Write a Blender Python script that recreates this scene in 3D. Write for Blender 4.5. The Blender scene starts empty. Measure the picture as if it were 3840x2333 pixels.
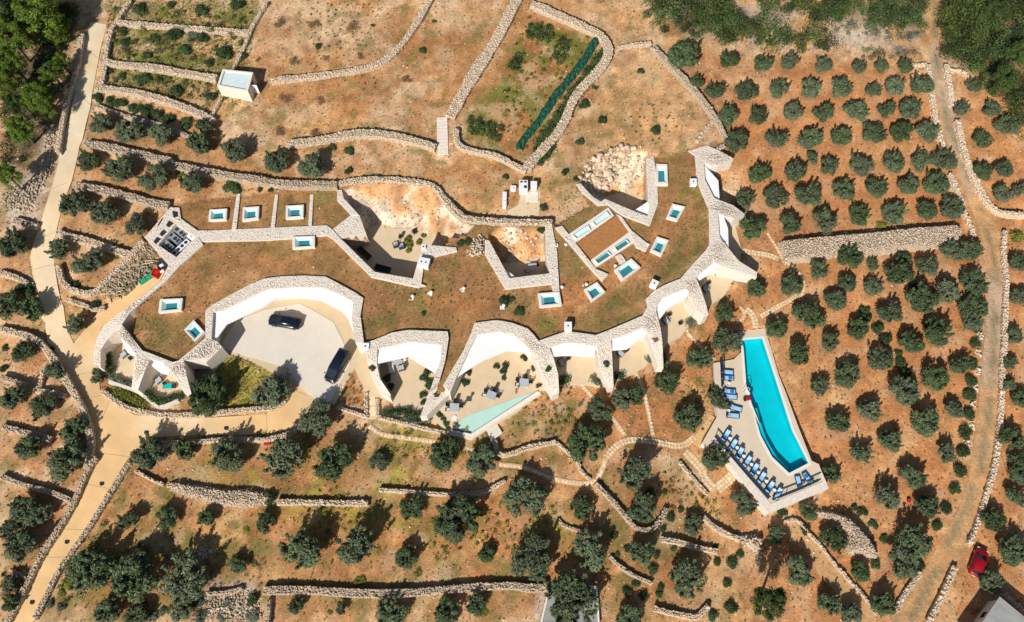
import bpy, math, random
import numpy as np
from mathutils import Vector, Matrix
from mathutils.geometry import delaunay_2d_cdt, tessellate_polygon

random.seed(7)
RNG = np.random.default_rng(11)
SC = bpy.context.scene
COL = SC.collection

# ---------------------------------------------------------------- camera, sky, sun, exposure
CAM_H, TILT = 114.0, math.radians(24.0)
CAM = np.array([0.0, -CAM_H * math.tan(TILT), CAM_H])
FPX = 3117.0                                   # focal length in photograph pixels (3840 wide)
cd = bpy.data.cameras.new('camera'); cam = bpy.data.objects.new('camera', cd); COL.objects.link(cam)
cam.location = CAM; cam.rotation_euler = (TILT, 0, 0)
cd.sensor_width = 36; cd.lens = 36 * FPX / 3840; cd.clip_end = 6000; cd.clip_start = 1
SC.camera = cam
LIGHT = Vector((768, 1679, -1441)).normalized()
W = bpy.data.worlds.new('World'); SC.world = W; W.use_nodes = True
nt = W.node_tree; bg = nt.nodes['Background']
sky = nt.nodes.new('ShaderNodeTexSky'); sky.sky_type = 'NISHITA'; sky.sun_disc = False
sky.sun_elevation = math.radians(38.0); sky.sun_rotation = math.radians(204.6)
nt.links.new(sky.outputs[0], bg.inputs[0]); bg.inputs[1].default_value = 0.06
sl = bpy.data.lights.new('sun', 'SUN'); sl.energy = 4.7; sl.angle = math.radians(0.53); sl.color = (1.0, 0.955, 0.89)
so = bpy.data.objects.new('sun', sl); COL.objects.link(so)
so.rotation_euler = LIGHT.to_track_quat('-Z', 'Y').to_euler(); so.location = (-60, -160, 140)
SC.view_settings.view_transform = 'Standard'; SC.view_settings.look = 'None'
SC.view_settings.exposure = 0.12; SC.view_settings.gamma = 1; SC.view_settings.use_curve_mapping = False
SC.cycles.use_denoising = True; SC.cycles.max_bounces = 5; SC.cycles.diffuse_bounces = 2; SC.cycles.transparent_max_bounces = 12
SC.render.film_transparent = False

# ---------------------------------------------------------------- survey: photograph points -> ground plan
TX = (0, 940, 1880, 2840); TY = (0, 580, 1150, 1723)
def parse(s):
    return [tuple(float(v) for v in p.split(',')) for p in s.split()]
def Q(x0, y0, k, s):
    return [(x0 + x / k, y0 + y / k) for x, y in parse(s)]
def P(cr, s):
    """survey points read on one of the 16 enlarged tiles; cr = 'column row'"""
    c, r = int(cr[0]), int(cr[1])
    return Q(TX[c], TY[r], 2.454, s)
def PP(s):
    """several tiles in one line: '00: x,y x,y | 01: x,y'"""
    out = []
    for seg in s.split('|'):
        cr, pts = seg.split(':'); q = P(cr.strip(), pts.strip())
        if len(out) > 1 and len(q):                    # tiles overlap: drop a point that would run back
            a, b, c = np.array(out[-2]), np.array(out[-1]), np.array(q[0])
            if np.linalg.norm(c - b) < 95 and (b - a) @ (c - b) < 0: out.pop()
        out += q
    return out
ST, CT = math.sin(TILT), math.cos(TILT)
def ray(s):
    u = (s[0] - 1920.0) / FPX; v = (1166.5 - s[1]) / FPX
    return np.array([u, ST + v * CT, -CT + v * ST])
def at(s, z):
    d = ray(s); t = (z - CAM[2]) / d[2]
    p = CAM + d * t
    return np.array([p[0], p[1], z])
def flat(pts, z):
    return [at(p, z)[:2] for p in pts]
def sst(a, b, x):
    t = np.clip((x - a) / (b - a), 0, 1); return t * t * (3 - 2 * t)
_Y = [-400, -60, -44, -16, -7, 17, 61, 120, 400]; _Z = [-12, -4.4, -3.0, -0.35, -0.05, 3.7, 5.8, 8.0, 14]
def T0(x, y):
    x = np.asarray(x, float); y = np.asarray(y, float)
    x0 = 15 + 12 * sst(14, 27, y)
    sh = 24 * sst(0, 11, x - x0)
    return np.interp(y - sh, _Y, _Z)
def ZR(x, y):
    return 3.55 + 0.012 * (np.asarray(y, float) - 0)
def onG(s, dz=0.0, f=None):
    f = f or T0
    z = 1.0
    for _ in range(12):
        p = at(s, z); z = float(f(p[0], p[1])) + dz
    return at(s, z)
def depth(p):
    return float((p - CAM) @ np.array([0, ST, -CT]))
def mpp(p):
    """metres per photograph pixel at a point"""
    return depth(np.asarray(p)) / FPX
def inpoly(x, y, poly):
    x = np.asarray(x, float); y = np.asarray(y, float); r = np.zeros(x.shape, bool)
    n = len(poly)
    for i in range(n):
        x1, y1 = poly[i]; x2, y2 = poly[(i + 1) % n]
        if y1 == y2: continue
        c = ((y1 > y) != (y2 > y)) & (x < (x2 - x1) * (y - y1) / (y2 - y1) + x1)
        r ^= c
    return r
def dpoly(x, y, poly, closed=True):
    x = np.asarray(x, float); y = np.asarray(y, float); d = np.full(x.shape, 1e9)
    n = len(poly)
    for i in range(n if closed else n - 1):
        ax, ay = poly[i]; bx, by = poly[(i + 1) % n]
        l2 = (bx - ax) ** 2 + (by - ay) ** 2 + 1e-9
        t = np.clip(((x - ax) * (bx - ax) + (y - ay) * (by - ay)) / l2, 0, 1)
        d = np.minimum(d, np.hypot(x - ax - t * (bx - ax), y - ay - t * (by - ay)))
    return d
def _h(ix, iy, s):
    n = (ix * 374761393 + iy * 668265263 + s * 144665) & 0x7fffffff
    n = ((n ^ (n >> 13)) * 1274126177) & 0x7fffffff
    return ((n ^ (n >> 16)) & 0xffff) / 65535.0
def noise(x, y, scale, seed=0, oct=3):
    x = np.asarray(x, float) * scale + 1000; y = np.asarray(y, float) * scale + 1000
    tot = 0; amp = 0.5; s = 0
    for o in range(oct):
        ix = np.floor(x).astype(np.int64); iy = np.floor(y).astype(np.int64)
        fx = x - ix; fy = y - iy; fx = fx * fx * (3 - 2 * fx); fy = fy * fy * (3 - 2 * fy)
        a = _h(ix, iy, seed + o); b = _h(ix + 1, iy, seed + o); c = _h(ix, iy + 1, seed + o); d = _h(ix + 1, iy + 1, seed + o)
        tot = tot + amp * (a + (b - a) * fx + (c - a) * fy + (a - b - c + d) * fx * fy); s += amp
        amp *= 0.5; x = x * 2.03 + 17.3; y = y * 2.03 + 5.1
    return tot / s

# ---------------------------------------------------------------- materials
def mat(name, col, rough=0.85, var=0.25, scale=3.0, bump=0.0, bscale=None, attr=None, spec=0.3, metal=0.0, rnd=0.0, detail=4.0, trans=0.0, alt=None):
    m = bpy.data.materials.new(name); m.use_nodes = True
    n = m.node_tree.nodes; l = m.node_tree.links; b = n['Principled BSDF']
    b.inputs['Roughness'].default_value = rough; b.inputs['Metallic'].default_value = metal
    b.inputs['Specular IOR Level'].default_value = spec
    tc = n.new('ShaderNodeTexCoord'); geo = n.new('ShaderNodeNewGeometry')
    nz = n.new('ShaderNodeTexNoise'); nz.inputs['Scale'].default_value = scale; nz.inputs['Detail'].default_value = detail
    nz.inputs['Roughness'].default_value = 0.65
    l.new(geo.outputs['Position'], nz.inputs['Vector'])
    mr = n.new('ShaderNodeMapRange'); mr.inputs[1].default_value = 0.25; mr.inputs[2].default_value = 0.75
    mr.inputs[3].default_value = 1 - var; mr.inputs[4].default_value = 1 + var
    l.new(nz.outputs['Fac'], mr.inputs[0])
    mul = n.new('ShaderNodeVectorMath'); mul.operation = 'SCALE'
    if attr:
        a = n.new('ShaderNodeAttribute'); a.attribute_name = attr
        if col is None: l.new(a.outputs['Color'], mul.inputs[0])
        else:
            mm = n.new('ShaderNodeVectorMath'); mm.operation = 'MULTIPLY'; mm.inputs[1].default_value = col[:3]
            l.new(a.outputs['Color'], mm.inputs[0]); l.new(mm.outputs[0], mul.inputs[0])
    else:
        mul.inputs[0].default_value = col[:3]
    if alt:                                             # each plant leans to one of two leaf colours
        oi2 = n.new('ShaderNodeObjectInfo'); mc = n.new('ShaderNodeMix'); mc.data_type = 'VECTOR'; wn = n.new('ShaderNodeTexWhiteNoise'); wn.noise_dimensions = '1D'
        l.new(oi2.outputs['Random'], wn.inputs['W']); l.new(wn.outputs['Value'], mc.inputs['Factor']); mc.inputs['A'].default_value = col[:3]; mc.inputs['B'].default_value = alt; l.new(mc.outputs['Result'], mm.inputs[1])
    fac = mr.outputs[0]
    if rnd:
        oi = n.new('ShaderNodeObjectInfo'); m2 = n.new('ShaderNodeMapRange')
        m2.inputs[3].default_value = 1 - rnd; m2.inputs[4].default_value = 1 + rnd
        l.new(oi.outputs['Random'], m2.inputs[0])
        m3 = n.new('ShaderNodeMath'); m3.operation = 'MULTIPLY'; l.new(fac, m3.inputs[0]); l.new(m2.outputs[0], m3.inputs[1]); fac = m3.outputs[0]
    l.new(fac, mul.inputs['Scale']); l.new(mul.outputs[0], b.inputs['Base Color'])
    if trans:
        tr = n.new('ShaderNodeBsdfTranslucent'); l.new(mul.outputs[0], tr.inputs['Color'])
        mx = n.new('ShaderNodeMixShader'); mx.inputs[0].default_value = trans
        l.new(b.outputs[0], mx.inputs[1]); l.new(tr.outputs[0], mx.inputs[2]); l.new(mx.outputs[0], n['Material Output'].inputs[0])
    if bump:
        bz = n.new('ShaderNodeTexNoise'); bz.inputs['Scale'].default_value = bscale or scale * 3; bz.inputs['Detail'].default_value = 5
        l.new(geo.outputs['Position'], bz.inputs['Vector'])
        bp = n.new('ShaderNodeBump'); bp.inputs['Strength'].default_value = bump; bp.inputs['Distance'].default_value = 0.12
        l.new(bz.outputs['Fac'], bp.inputs['Height']); l.new(bp.outputs[0], b.inputs['Normal'])
    return m
M = {}
M['soil'] = mat('soil', None, 0.95, 0.34, 2.6, 0.9, 4.5, attr='Col', spec=0.1, detail=9)
M['road'] = mat('road_concrete', None, 0.9, 0.05, 1.1, 0.15, 6, attr='Col', spec=0.2)
M['stone'] = mat('limestone', (0.62, 0.49, 0.355), 0.9, 0.2, 5, 0.25, 11, attr='Col', spec=0.15)
M['wall_core'] = mat('wall_earth', (0.44, 0.345, 0.25), 0.95, 0.3, 4, 0.6, 6)
M['clad'] = mat('pale_stone_cladding', (0.735, 0.65, 0.55), 0.9, 0.16, 2.5, 0.10, 9, spec=0.15)
M['cladstone'] = mat('pale_cladding_stone', (0.715, 0.625, 0.525), 0.88, 0.12, 4, 0.10, 12, attr='Col', spec=0.15)
M['plaster'] = mat('white_plaster', (0.86, 0.86, 0.845), 0.7, 0.02, 1.5, 0.05, 8)
M['frame'] = mat('skylight_plaster', (0.76, 0.71, 0.62), 0.75, 0.05, 2, 0.1, 6)
M['reveal'] = mat('skylight_reveal', (0.60, 0.84, 0.86), 0.5, 0.05, 3)
M['pane'] = mat('skylight_glass', (0.04, 0.22, 0.25), 0.06, 0.1, 2, spec=0.6)
M['glass_dark'] = mat('dark_glass', (0.012, 0.018, 0.025), 0.05, 0.1, 2, spec=0.7)
M['floor'] = mat('terrace_microcement', (0.68, 0.53, 0.345), 0.8, 0.09, 0.55, 0.08, 8, detail=6)
M['concrete'] = mat('court_concrete', (0.72, 0.65, 0.55), 0.85, 0.06, 0.5, 0.08, 8, detail=7)
M['border'] = mat('tan_concrete', (0.64, 0.50, 0.32), 0.85, 0.07, 0.8, 0.08, 8)
M['deck'] = mat('pool_deck_stone', (0.67, 0.555, 0.41), 0.8, 0.06, 0.9, 0.06, 8)
M['coping'] = mat('white_coping', (0.78, 0.74, 0.66), 0.8, 0.05, 2)
M['tile'] = mat('pool_tile', (0.005, 0.55, 0.635), 0.4, 0.10, 0.35, detail=6)
M['tile_pale'] = mat('pale_green_tile', (0.50, 0.74, 0.64), 0.5, 0.10, 0.6, detail=5)
M['grey_metal'] = mat('grey_metal', (0.36, 0.40, 0.42), 0.45, 0.12, 2, metal=0.3)
M['white_metal'] = mat('white_metal', (0.80, 0.81, 0.82), 0.4, 0.04, 2)
M['dark_metal'] = mat('dark_metal', (0.03, 0.033, 0.04), 0.5, 0.2, 4)
M['navy'] = mat('navy_frame', (0.012, 0.03, 0.075), 0.5, 0.2, 4)
M['blue_fabric'] = mat('light_blue_cushion', (0.33, 0.56, 0.78), 0.9, 0.06, 6)
M['blue_towel'] = mat('blue_towel', (0.03, 0.16, 0.42), 0.95, 0.1, 8)
M['grey_fabric'] = mat('grey_cushion', (0.42, 0.45, 0.49), 0.9, 0.08, 6)
M['white_fabric'] = mat('white_cushion', (0.76, 0.77, 0.78), 0.9, 0.05, 6)
M['grey_top'] = mat('grey_table_top', (0.42, 0.46, 0.50), 0.5, 0.08, 3)
M['teal'] = mat('teal_towel', (0.0, 0.42, 0.42), 0.95, 0.1, 6)
M['red_paint'] = mat('red_car_paint', (0.30, 0.004, 0.012), 0.22, 0.03, 2, spec=0.6)
M['navy_paint'] = mat('black_blue_car_paint', (0.008, 0.013, 0.028), 0.2, 0.03, 2, spec=0.6)
M['tyre'] = mat('rubber', (0.012, 0.012, 0.012), 0.9, 0.1, 8)
M['rim'] = mat('alloy', (0.5, 0.5, 0.52), 0.35, 0.05, 4, metal=0.8)
M['lamp'] = mat('lamp_lens', (0.75, 0.78, 0.8), 0.15, 0.02, 4, spec=0.6)
M['tail'] = mat('tail_lens', (0.3, 0.01, 0.01), 0.2, 0.02, 4)
M['plate'] = mat('number_plate', (0.8, 0.8, 0.78), 0.5, 0.02, 4)
M['red'] = mat('red_plastic', (0.55, 0.015, 0.012), 0.5, 0.15, 4)
M['green_plastic'] = mat('green_plastic', (0.03, 0.36, 0.19), 0.6, 0.2, 4)
M['net'] = mat('green_netting', (0.010, 0.080, 0.050), 0.8, 0.6, 2.2, 0.7, 5)
M['bark'] = mat('olive_bark', (0.13, 0.10, 0.075), 0.95, 0.3, 6, 0.6, 12)
M['olive'] = mat('olive_leaf', (0.072, 0.108, 0.040), 0.62, 0.18, 1.2, attr='Col', rnd=0.2, spec=0.25, trans=0.12, alt=(0.130, 0.156, 0.088))
M['pine_dark'] = mat('dark_pine_needle', (0.055, 0.088, 0.022), 0.7, 0.2, 0.7, attr='Col', rnd=0.14, spec=0.2, trans=0.1)
M['slate_shade'] = mat('shaded_slate_floor', (0.075, 0.075, 0.085), 0.8, 0.1, 1.5)  # entrance floor: the shade of the entrance is put into this dark colour
M['pine'] = mat('pine_needle', (0.110, 0.170, 0.022), 0.7, 0.2, 0.7, attr='Col', rnd=0.14, spec=0.2, trans=0.15)
M['shrub'] = mat('shrub_leaf', (0.055, 0.090, 0.032), 0.65, 0.2, 1.4, attr='Col', rnd=0.25, spec=0.25, trans=0.12)
M['maquis'] = mat('maquis_leaf', (0.074, 0.110, 0.034), 0.65, 0.35, 0.5, attr='Col', spec=0.2, trans=0.12)
M['lime'] = mat('lime_leaf', (0.19, 0.20, 0.028), 0.7, 0.25, 1.4, attr='Col', rnd=0.2, trans=0.15)
M['sage'] = mat('sage_leaf', (0.14, 0.16, 0.115), 0.8, 0.2, 1.4, attr='Col', rnd=0.2, trans=0.1)
M['dry'] = mat('dry_stalk', (0.30, 0.17, 0.085), 0.9, 0.3, 1.5, attr='Col', rnd=0.2, trans=0.1)
M['grass'] = mat('grass_blade', None, 0.8, 0.25, 0.6, attr='Col', trans=0.2)
M['roof_grey'] = mat('grey_roof_sheet', (0.33, 0.33, 0.31), 0.85, 0.22, 0.8, 0.2, 5)
M['timber'] = mat('weathered_timber', (0.52, 0.41, 0.27), 0.85, 0.25, 5, 0.3, 14, attr='Col')
M['skin'] = mat('skin', (0.52, 0.30, 0.21), 0.6, 0.06, 8)
M['pink'] = mat('pink_cloth', (0.70, 0.22, 0.24), 0.9, 0.1, 8)
M['black_cloth'] = mat('black_cloth', (0.02, 0.02, 0.025), 0.9, 0.1, 8)
M['hair'] = mat('dark_hair', (0.03, 0.02, 0.014), 0.6, 0.2, 20)
M['paver'] = mat('path_limestone', (0.80, 0.61, 0.39), 0.9, 0.15, 3, 0.4, 8, rnd=0.16)
M['sand'] = mat('sandy_earth', (0.53, 0.305, 0.14), 0.95, 0.25, 2.5, 0.5, 6)
M['wet_tile'] = mat('wet_pale_green_tile', (0.50, 0.74, 0.63), 0.06, 0.08, 0.6, detail=5, spec=0.5)
M['pathbed'] = mat('path_bed', (0.60, 0.41, 0.23), 0.95, 0.2, 3, 0.3, 8)
M['ochre'] = mat('ochre_wall', (0.66, 0.42, 0.19), 0.9, 0.12, 2, 0.3, 8)
M['soil_panel'] = mat('roof_bed_soil', (0.42, 0.185, 0.062), 0.95, 0.22, 2.4, 0.6, 5)
# clear water sheets: tinted transparency + fresnel mirror
def water(name, tint):
    m = bpy.data.materials.new(name); m.use_nodes = True; n = m.node_tree.nodes; l = m.node_tree.links
    n.remove(n['Principled BSDF'])
    tr = n.new('ShaderNodeBsdfTransparent'); tr.inputs[0].default_value = (*tint, 1)
    gl = n.new('ShaderNodeBsdfGlossy'); gl.inputs['Roughness'].default_value = 0.04
    fr = n.new('ShaderNodeFresnel'); fr.inputs[0].default_value = 1.33
    nz = n.new('ShaderNodeTexNoise'); nz.inputs['Scale'].default_value = 1.2; nz.inputs['Detail'].default_value = 3
    geo = n.new('ShaderNodeNewGeometry'); l.new(geo.outputs['Position'], nz.inputs['Vector'])
    io = n.new('ShaderNodeMapRange'); io.inputs[3].default_value = 1.33; io.inputs[4].default_value = 1 / 1.33; l.new(geo.outputs['Backfacing'], io.inputs[0]); l.new(io.outputs[0], fr.inputs[0])
    bp = n.new('ShaderNodeBump'); bp.inputs['Strength'].default_value = 0.15; bp.inputs['Distance'].default_value = 0.05
    l.new(nz.outputs['Fac'], bp.inputs['Height']); l.new(bp.outputs[0], gl.inputs['Normal']); l.new(bp.outputs[0], fr.inputs['Normal'])
    mx = n.new('ShaderNodeMixShader'); l.new(fr.outputs[0], mx.inputs[0]); l.new(tr.outputs[0], mx.inputs[1]); l.new(gl.outputs[0], mx.inputs[2])
    l.new(mx.outputs[0], n['Material Output'].inputs[0]); return m
M['water'] = water('pool_water', (0.62, 0.99, 1.0)); M['water_thin'] = water('shallow_water', (0.95, 1.0, 0.985))
M['clear'] = water('balustrade_glass', (0.9, 0.95, 0.94))

# ---------------------------------------------------------------- mesh helpers
def newmesh(name, V, F, m, smooth=False, col=None):
    V = np.asarray(V, float); me = bpy.data.meshes.new(name)
    if isinstance(F, np.ndarray):
        n, k = F.shape
        me.vertices.add(len(V)); me.vertices.foreach_set('co', V.ravel())
        me.loops.add(n * k); me.loops.foreach_set('vertex_index', F.astype(np.int32).ravel())
        me.polygons.add(n); me.polygons.foreach_set('loop_start', np.arange(0, n * k, k, dtype=np.int32))
        me.update(calc_edges=True)
    else:
        me.from_pydata([tuple(v) for v in V], [], [tuple(int(i) for i in f) for f in F]); me.update()
    if col is not None:
        a = me.color_attributes.new('Col', 'FLOAT_COLOR', 'POINT')
        c = np.ones((len(V), 4)); col = np.asarray(col, float); c[:, :col.shape[1] if col.ndim > 1 else 3] = col if col.ndim > 1 else col[:, None]
        a.data.foreach_set('color', c.ravel())
    ms = m if isinstance(m, (list, tuple)) else [m]
    for x in ms: me.materials.append(M[x] if isinstance(x, str) else x)
    if smooth: me.polygons.foreach_set('use_smooth', np.ones(len(me.polygons), bool))
    return me
def tag(o, label=None, cat=None, group=None, kind=None):
    if label: o['label'] = label
    if cat: o['category'] = cat
    if group: o['group'] = group
    if kind: o['kind'] = kind
    return o
def link(name, me, parent=None, loc=None, rz=0.0):
    o = bpy.data.objects.new(name, me); COL.objects.link(o)
    if loc is not None: o.location = loc
    if rz: o.rotation_euler = (0, 0, rz)
    if parent is not None: o.parent = parent
    return o
def empty(name, loc, rz=0.0):
    o = bpy.data.objects.new(name, None); COL.objects.link(o); o.location = loc; o.rotation_euler = (0, 0, rz)
    o.empty_display_size = 0.3
    return o
def wpart(name, V, F, m, root, kind=None, col=None, smooth=False):
    """part given in world coordinates under an unrotated root (root may sit under another)"""
    off = np.zeros(3); r = root
    while r is not None: off += np.array(r.location); r = r.parent
    o = link(name, newmesh(name, np.asarray(V, float) - off, F, m, smooth, col), root)
    if kind: o['kind'] = kind
    return o
class MB:
    def __init__(s): s.V = []; s.F = []; s.mi = []; s.cur = 0
    def add(s, V, F):
        b = len(s.V); s.V += [tuple(map(float, v)) for v in V]; s.F += [tuple(b + i for i in f) for f in F]; s.mi += [s.cur] * len(F); return s
    def box(s, c, d, rz=0.0, taper=1.0, ry=0.0):
        x, y, z = d[0] / 2, d[1] / 2, d[2] / 2; v = []
        for k, t in ((-1, 1.0), (1, taper)):
            for a, b in ((-1, -1), (1, -1), (1, 1), (-1, 1)):
                p = Vector((a * x * t, b * y * t, k * z))
                if ry: p = Matrix.Rotation(ry, 3, 'Y') @ p
                if rz: p = Matrix.Rotation(rz, 3, 'Z') @ p
                v.append((p[0] + c[0], p[1] + c[1], p[2] + c[2]))
        return s.add(v, [(3, 2, 1, 0), (4, 5, 6, 7), (0, 1, 5, 4), (1, 2, 6, 5), (2, 3, 7, 6), (3, 0, 4, 7)])
    def cyl(s, a, b, r0, r1=None, n=10, caps=True):
        r1 = r0 if r1 is None else r1; a = Vector(a); b = Vector(b); d = (b - a).normalized()
        u = d.orthogonal().normalized(); w = d.cross(u); V = []
        for p, r in ((a, r0), (b, r1)):
            for i in range(n):
                t = 2 * math.pi * i / n; V.append(p + u * (r * math.cos(t)) + w * (r * math.sin(t)))
        F = [(i, (i + 1) % n, n + (i + 1) % n, n + i) for i in range(n)]
        if caps: F += [tuple(reversed(range(n))), tuple(range(n, 2 * n))]
        return s.add(V, F)
    def tube(s, pts, radii, n=7):
        for i in range(len(pts) - 1): s.cyl(pts[i], pts[i + 1], radii[i], radii[i + 1], n)
        return s
    def prism(s, poly, z0, z1):
        V, F = prism(poly, z0, z1); return s.add(V, F)
    def mesh(s, name, m, smooth=False):
        me = newmesh(name, s.V, s.F, m, smooth)
        if isinstance(m, (list, tuple)): me.polygons.foreach_set('material_index', np.array(s.mi, np.int32))
        return me
    def build(s, name, m, parent=None, loc=None, rz=0.0, smooth=False):
        return link(name, s.mesh(name, m, smooth), parent, loc, rz)
    def world(s, name, m, root, smooth=False):
        off = np.zeros(3); r = root
        while r is not None: off += np.array(r.location); r = r.parent
        s.V = [tuple(np.array(v) - off) for v in s.V]; return link(name, s.mesh(name, m, smooth), root)
def prism(poly, z0, z1):
    n = len(poly); zt = z1 if callable(z1) else (lambda x, y: z1); zb = z0 if callable(z0) else (lambda x, y: z0)
    V = [(p[0], p[1], float(zb(p[0], p[1]))) for p in poly] + [(p[0], p[1], float(zt(p[0], p[1]))) for p in poly]
    tris = tessellate_polygon([[Vector((p[0], p[1], 0)) for p in poly]])
    F = [tuple(n + i for i in t) for t in tris] + [(i, (i + 1) % n, n + (i + 1) % n, n + i) for i in range(n)]
    return V, F
def resample(pts, step):
    pts = [np.asarray(p, float) for p in pts]; out = [pts[0]]
    for a, b in zip(pts, pts[1:]):
        k = max(1, int(np.linalg.norm(b - a) / step + 0.5))
        out += [a + (b - a) * (i + 1) / k for i in range(k)]
    return np.array(out)
def smooth_line(pts, it=2):
    pts = [np.asarray(p, float) for p in pts]
    for _ in range(it):
        q = [pts[0]]
        for a, b in zip(pts, pts[1:]): q += [a * 0.75 + b * 0.25, a * 0.25 + b * 0.75]
        pts = q + [pts[-1]]
    return pts
def surf(poly, zf, step=2.0, edge=1.5):
    """triangulated sheet over a plan polygon that follows zf"""
    ring = resample(list(poly) + [poly[0]], edge)[:-1]
    x0, y0 = ring.min(0); x1, y1 = ring.max(0)
    gx, gy = np.meshgrid(np.arange(x0, x1, step), np.arange(y0, y1, step)); gx = gx.ravel(); gy = gy.ravel()
    k = inpoly(gx, gy, poly) & (dpoly(gx, gy, poly) > step * 0.35); ins = np.c_[gx[k], gy[k]]
    pts = [Vector(p) for p in ring] + [Vector(p) for p in ins]; n = len(ring)
    r = delaunay_2d_cdt(pts, [(i, (i + 1) % n) for i in range(n)], [], 1, 1e-5)
    V = np.array([(v.x, v.y) for v in r[0]]); z = zf(V[:, 0], V[:, 1]) * np.ones(len(V)); F = []
    for f in r[2]:
        a, b, c = V[f[0]], V[f[1]], V[f[2]]; F.append(tuple(f) if (b[0] - a[0]) * (c[1] - a[1]) - (b[1] - a[1]) * (c[0] - a[0]) > 0 else tuple(f)[::-1])
    return np.c_[V, z], F
# many loose stones as one mesh
_C = np.array([(-1, -1, -1), (1, -1, -1), (1, 1, -1), (-1, 1, -1), (-1, -1, 1), (1, -1, 1), (1, 1, 1), (-1, 1, 1)], float) * 0.5
_CF = np.array([(3, 2, 1, 0), (4, 5, 6, 7), (0, 1, 5, 4), (1, 2, 6, 5), (2, 3, 7, 6), (3, 0, 4, 7)])
def stones(C, S, yaw, jit=0.16, tilt=0.10, rng=RNG, tone=(0.72, 1.18), warm=0.08):
    C = np.asarray(C, float); n = len(C)
    S = np.asarray(S) * np.exp(rng.normal(0, 0.22, (n, 1)))
    V = _C[None] * np.asarray(S)[:, None, :] * (1 + rng.uniform(-jit, jit, (n, 8, 3)))
    V[:, 4:, :2] *= rng.uniform(0.72, 0.95, (n, 1, 1))
    tx = rng.normal(0, tilt, n)[:, None]; ty = rng.normal(0, tilt, n)[:, None]
    V[:, :, 2] += V[:, :, 0] * tx + V[:, :, 1] * ty
    c, s = np.cos(yaw)[:, None], np.sin(yaw)[:, None]
    x = V[:, :, 0] * c - V[:, :, 1] * s; y = V[:, :, 0] * s + V[:, :, 1] * c
    V[:, :, 0] = x; V[:, :, 1] = y; V += C[:, None, :]
    F = (_CF[None] + (np.arange(n) * 8)[:, None, None]).reshape(-1, 4)
    t = rng.uniform(tone[0], tone[1], n); w = rng.normal(0, warm, n)
    col = np.c_[t * (1 + w), t, t * (1 - w)]; col = np.repeat(np.clip(col, 0.1, 1.5), 8, 0)
    return V.reshape(-1, 3), F, col
def scatter(poly, step, rng=RNG, jit=0.45):
    p = np.array(poly); x0, y0 = p.min(0); x1, y1 = p.max(0)
    gx, gy = np.meshgrid(np.arange(x0, x1, step), np.arange(y0, y1, step))
    gx = gx.ravel() + rng.uniform(-jit, jit, gx.size) * step; gy = gy.ravel() + rng.uniform(-jit, jit, gy.size) * step
    k = inpoly(gx, gy, poly); return gx[k], gy[k]
# ---------------------------------------------------------------- plan of the villa: roof outline, courts
ZTOP = 3.95                                          # parapet top
ZCAN = 3.45                                          # canopy top
R_POLY = flat(PP('01: 1640,470 1810,430 2454,400 | 11: 0,380 790,250 1300,205 1700,280 1960,600 | 21: 0,600 470,600 505,650 800,480 690,280 900,130 1340,40 | 20: 1500,1450 1725,1375 1880,1330') +
   Q(2560, 540, 2.993, '330,70 440,130 400,190 200,190 205,400 270,560 335,660 350,780 360,1000 385,1110') +
   PP('21: 1880,950 1770,1085 1690,1185 1560,1245 1440,1320 | 22: 1380,20 1320,110 1150,190 1010,250 890,300 650,280 500,320 400,345 320,330 240,240 120,200 0,180 | 12: 2454,200 2250,180 2070,200 1990,380 1870,600 1780,760 1700,810 1720,660 1775,500 1790,290 1700,280 1450,270 1250,310 1110,360 1040,370 990,300 970,150 968,0 | 11: 965,1440 990,1340 900,1310 820,1240 670,1175 400,1165 140,1190 0,1250 | 01: 2454,1190 2100,1350 1930,1430 | 02: 1920,60 1915,250 1890,310 1760,420 1650,510 1590,540 1480,500 1340,440 1220,310 1080,190 | 01: 1240,1420 1500,1180 1640,1030 1600,970 1395,800 1500,640'), 3.6)
# sunken courts with level floors (plan read at parapet level)
COURTS = {
 'car': PP('02: 1960,60 | 01: 2040,1440 2454,1260 | 11: 0,1310 150,1240 400,1225 650,1225 800,1280 945,1365 930,1497 | 12: 930,130 955,330 1030,330 1060,420 1190,780 1060,790 930,520 740,860 0,470 | 02: 2060,370 1985,310'),
 'c': PP('12: 1165,390 1250,380 1450,330 1600,345 1755,355 1750,480 1700,620 1640,800 1560,1000 1400,950 1290,880 1290,810 1190,660 1160,520'),
 'd': PP('12: 2080,260 2300,230 2454,255 | 22: 0,240 130,280 220,360 280,420 340,560 410,720 0,980 | 12: 2454,930 2030,1170 1850,1140 1640,980 1830,800 1890,660 2000,420'),
 'f1': PP('22: 440,380 570,335 700,345 870,365 900,560 940,660 830,640 660,630 530,650 480,470'),
 'f2': PP('22: 1012,300 1100,280 1290,200 1340,235 1400,420 1280,520 1120,590 1035,605'),
 'f3': PP('21: 1430,1400 1480,1320 1680,1240 1730,1260 1720,1310 1800,1450 1840,1497 | 22: 1800,50 1700,180 1570,240 1490,345 1425,50'),
 'f4': PP('21: 1800,1130 1830,1090 1960,990 2010,1000 2180,1090 2100,1200 1980,1280 1890,1340 1850,1230'),
 'f5': Q(2560, 540, 2.993, '395,780 460,800 570,840 660,1180 650,1310 520,1180 415,1040'),
 'f6': Q(2560, 540, 2.993, '235,215 400,230 485,390 485,560 570,690 415,630 350,600 250,400'),
 'a': PP('02: 930,390 1080,215 1120,290 1250,440 1215,740 1000,680 930,560'),
 'b': PP('02: 1380,480 1500,515 1560,580 1600,640 1680,770 1640,810 1430,880 1290,780 1300,700 1340,560'),
 'yard': PP('02: 1700,490 1890,480 1880,560 1830,700 1780,830 1720,650'),
}
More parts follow.
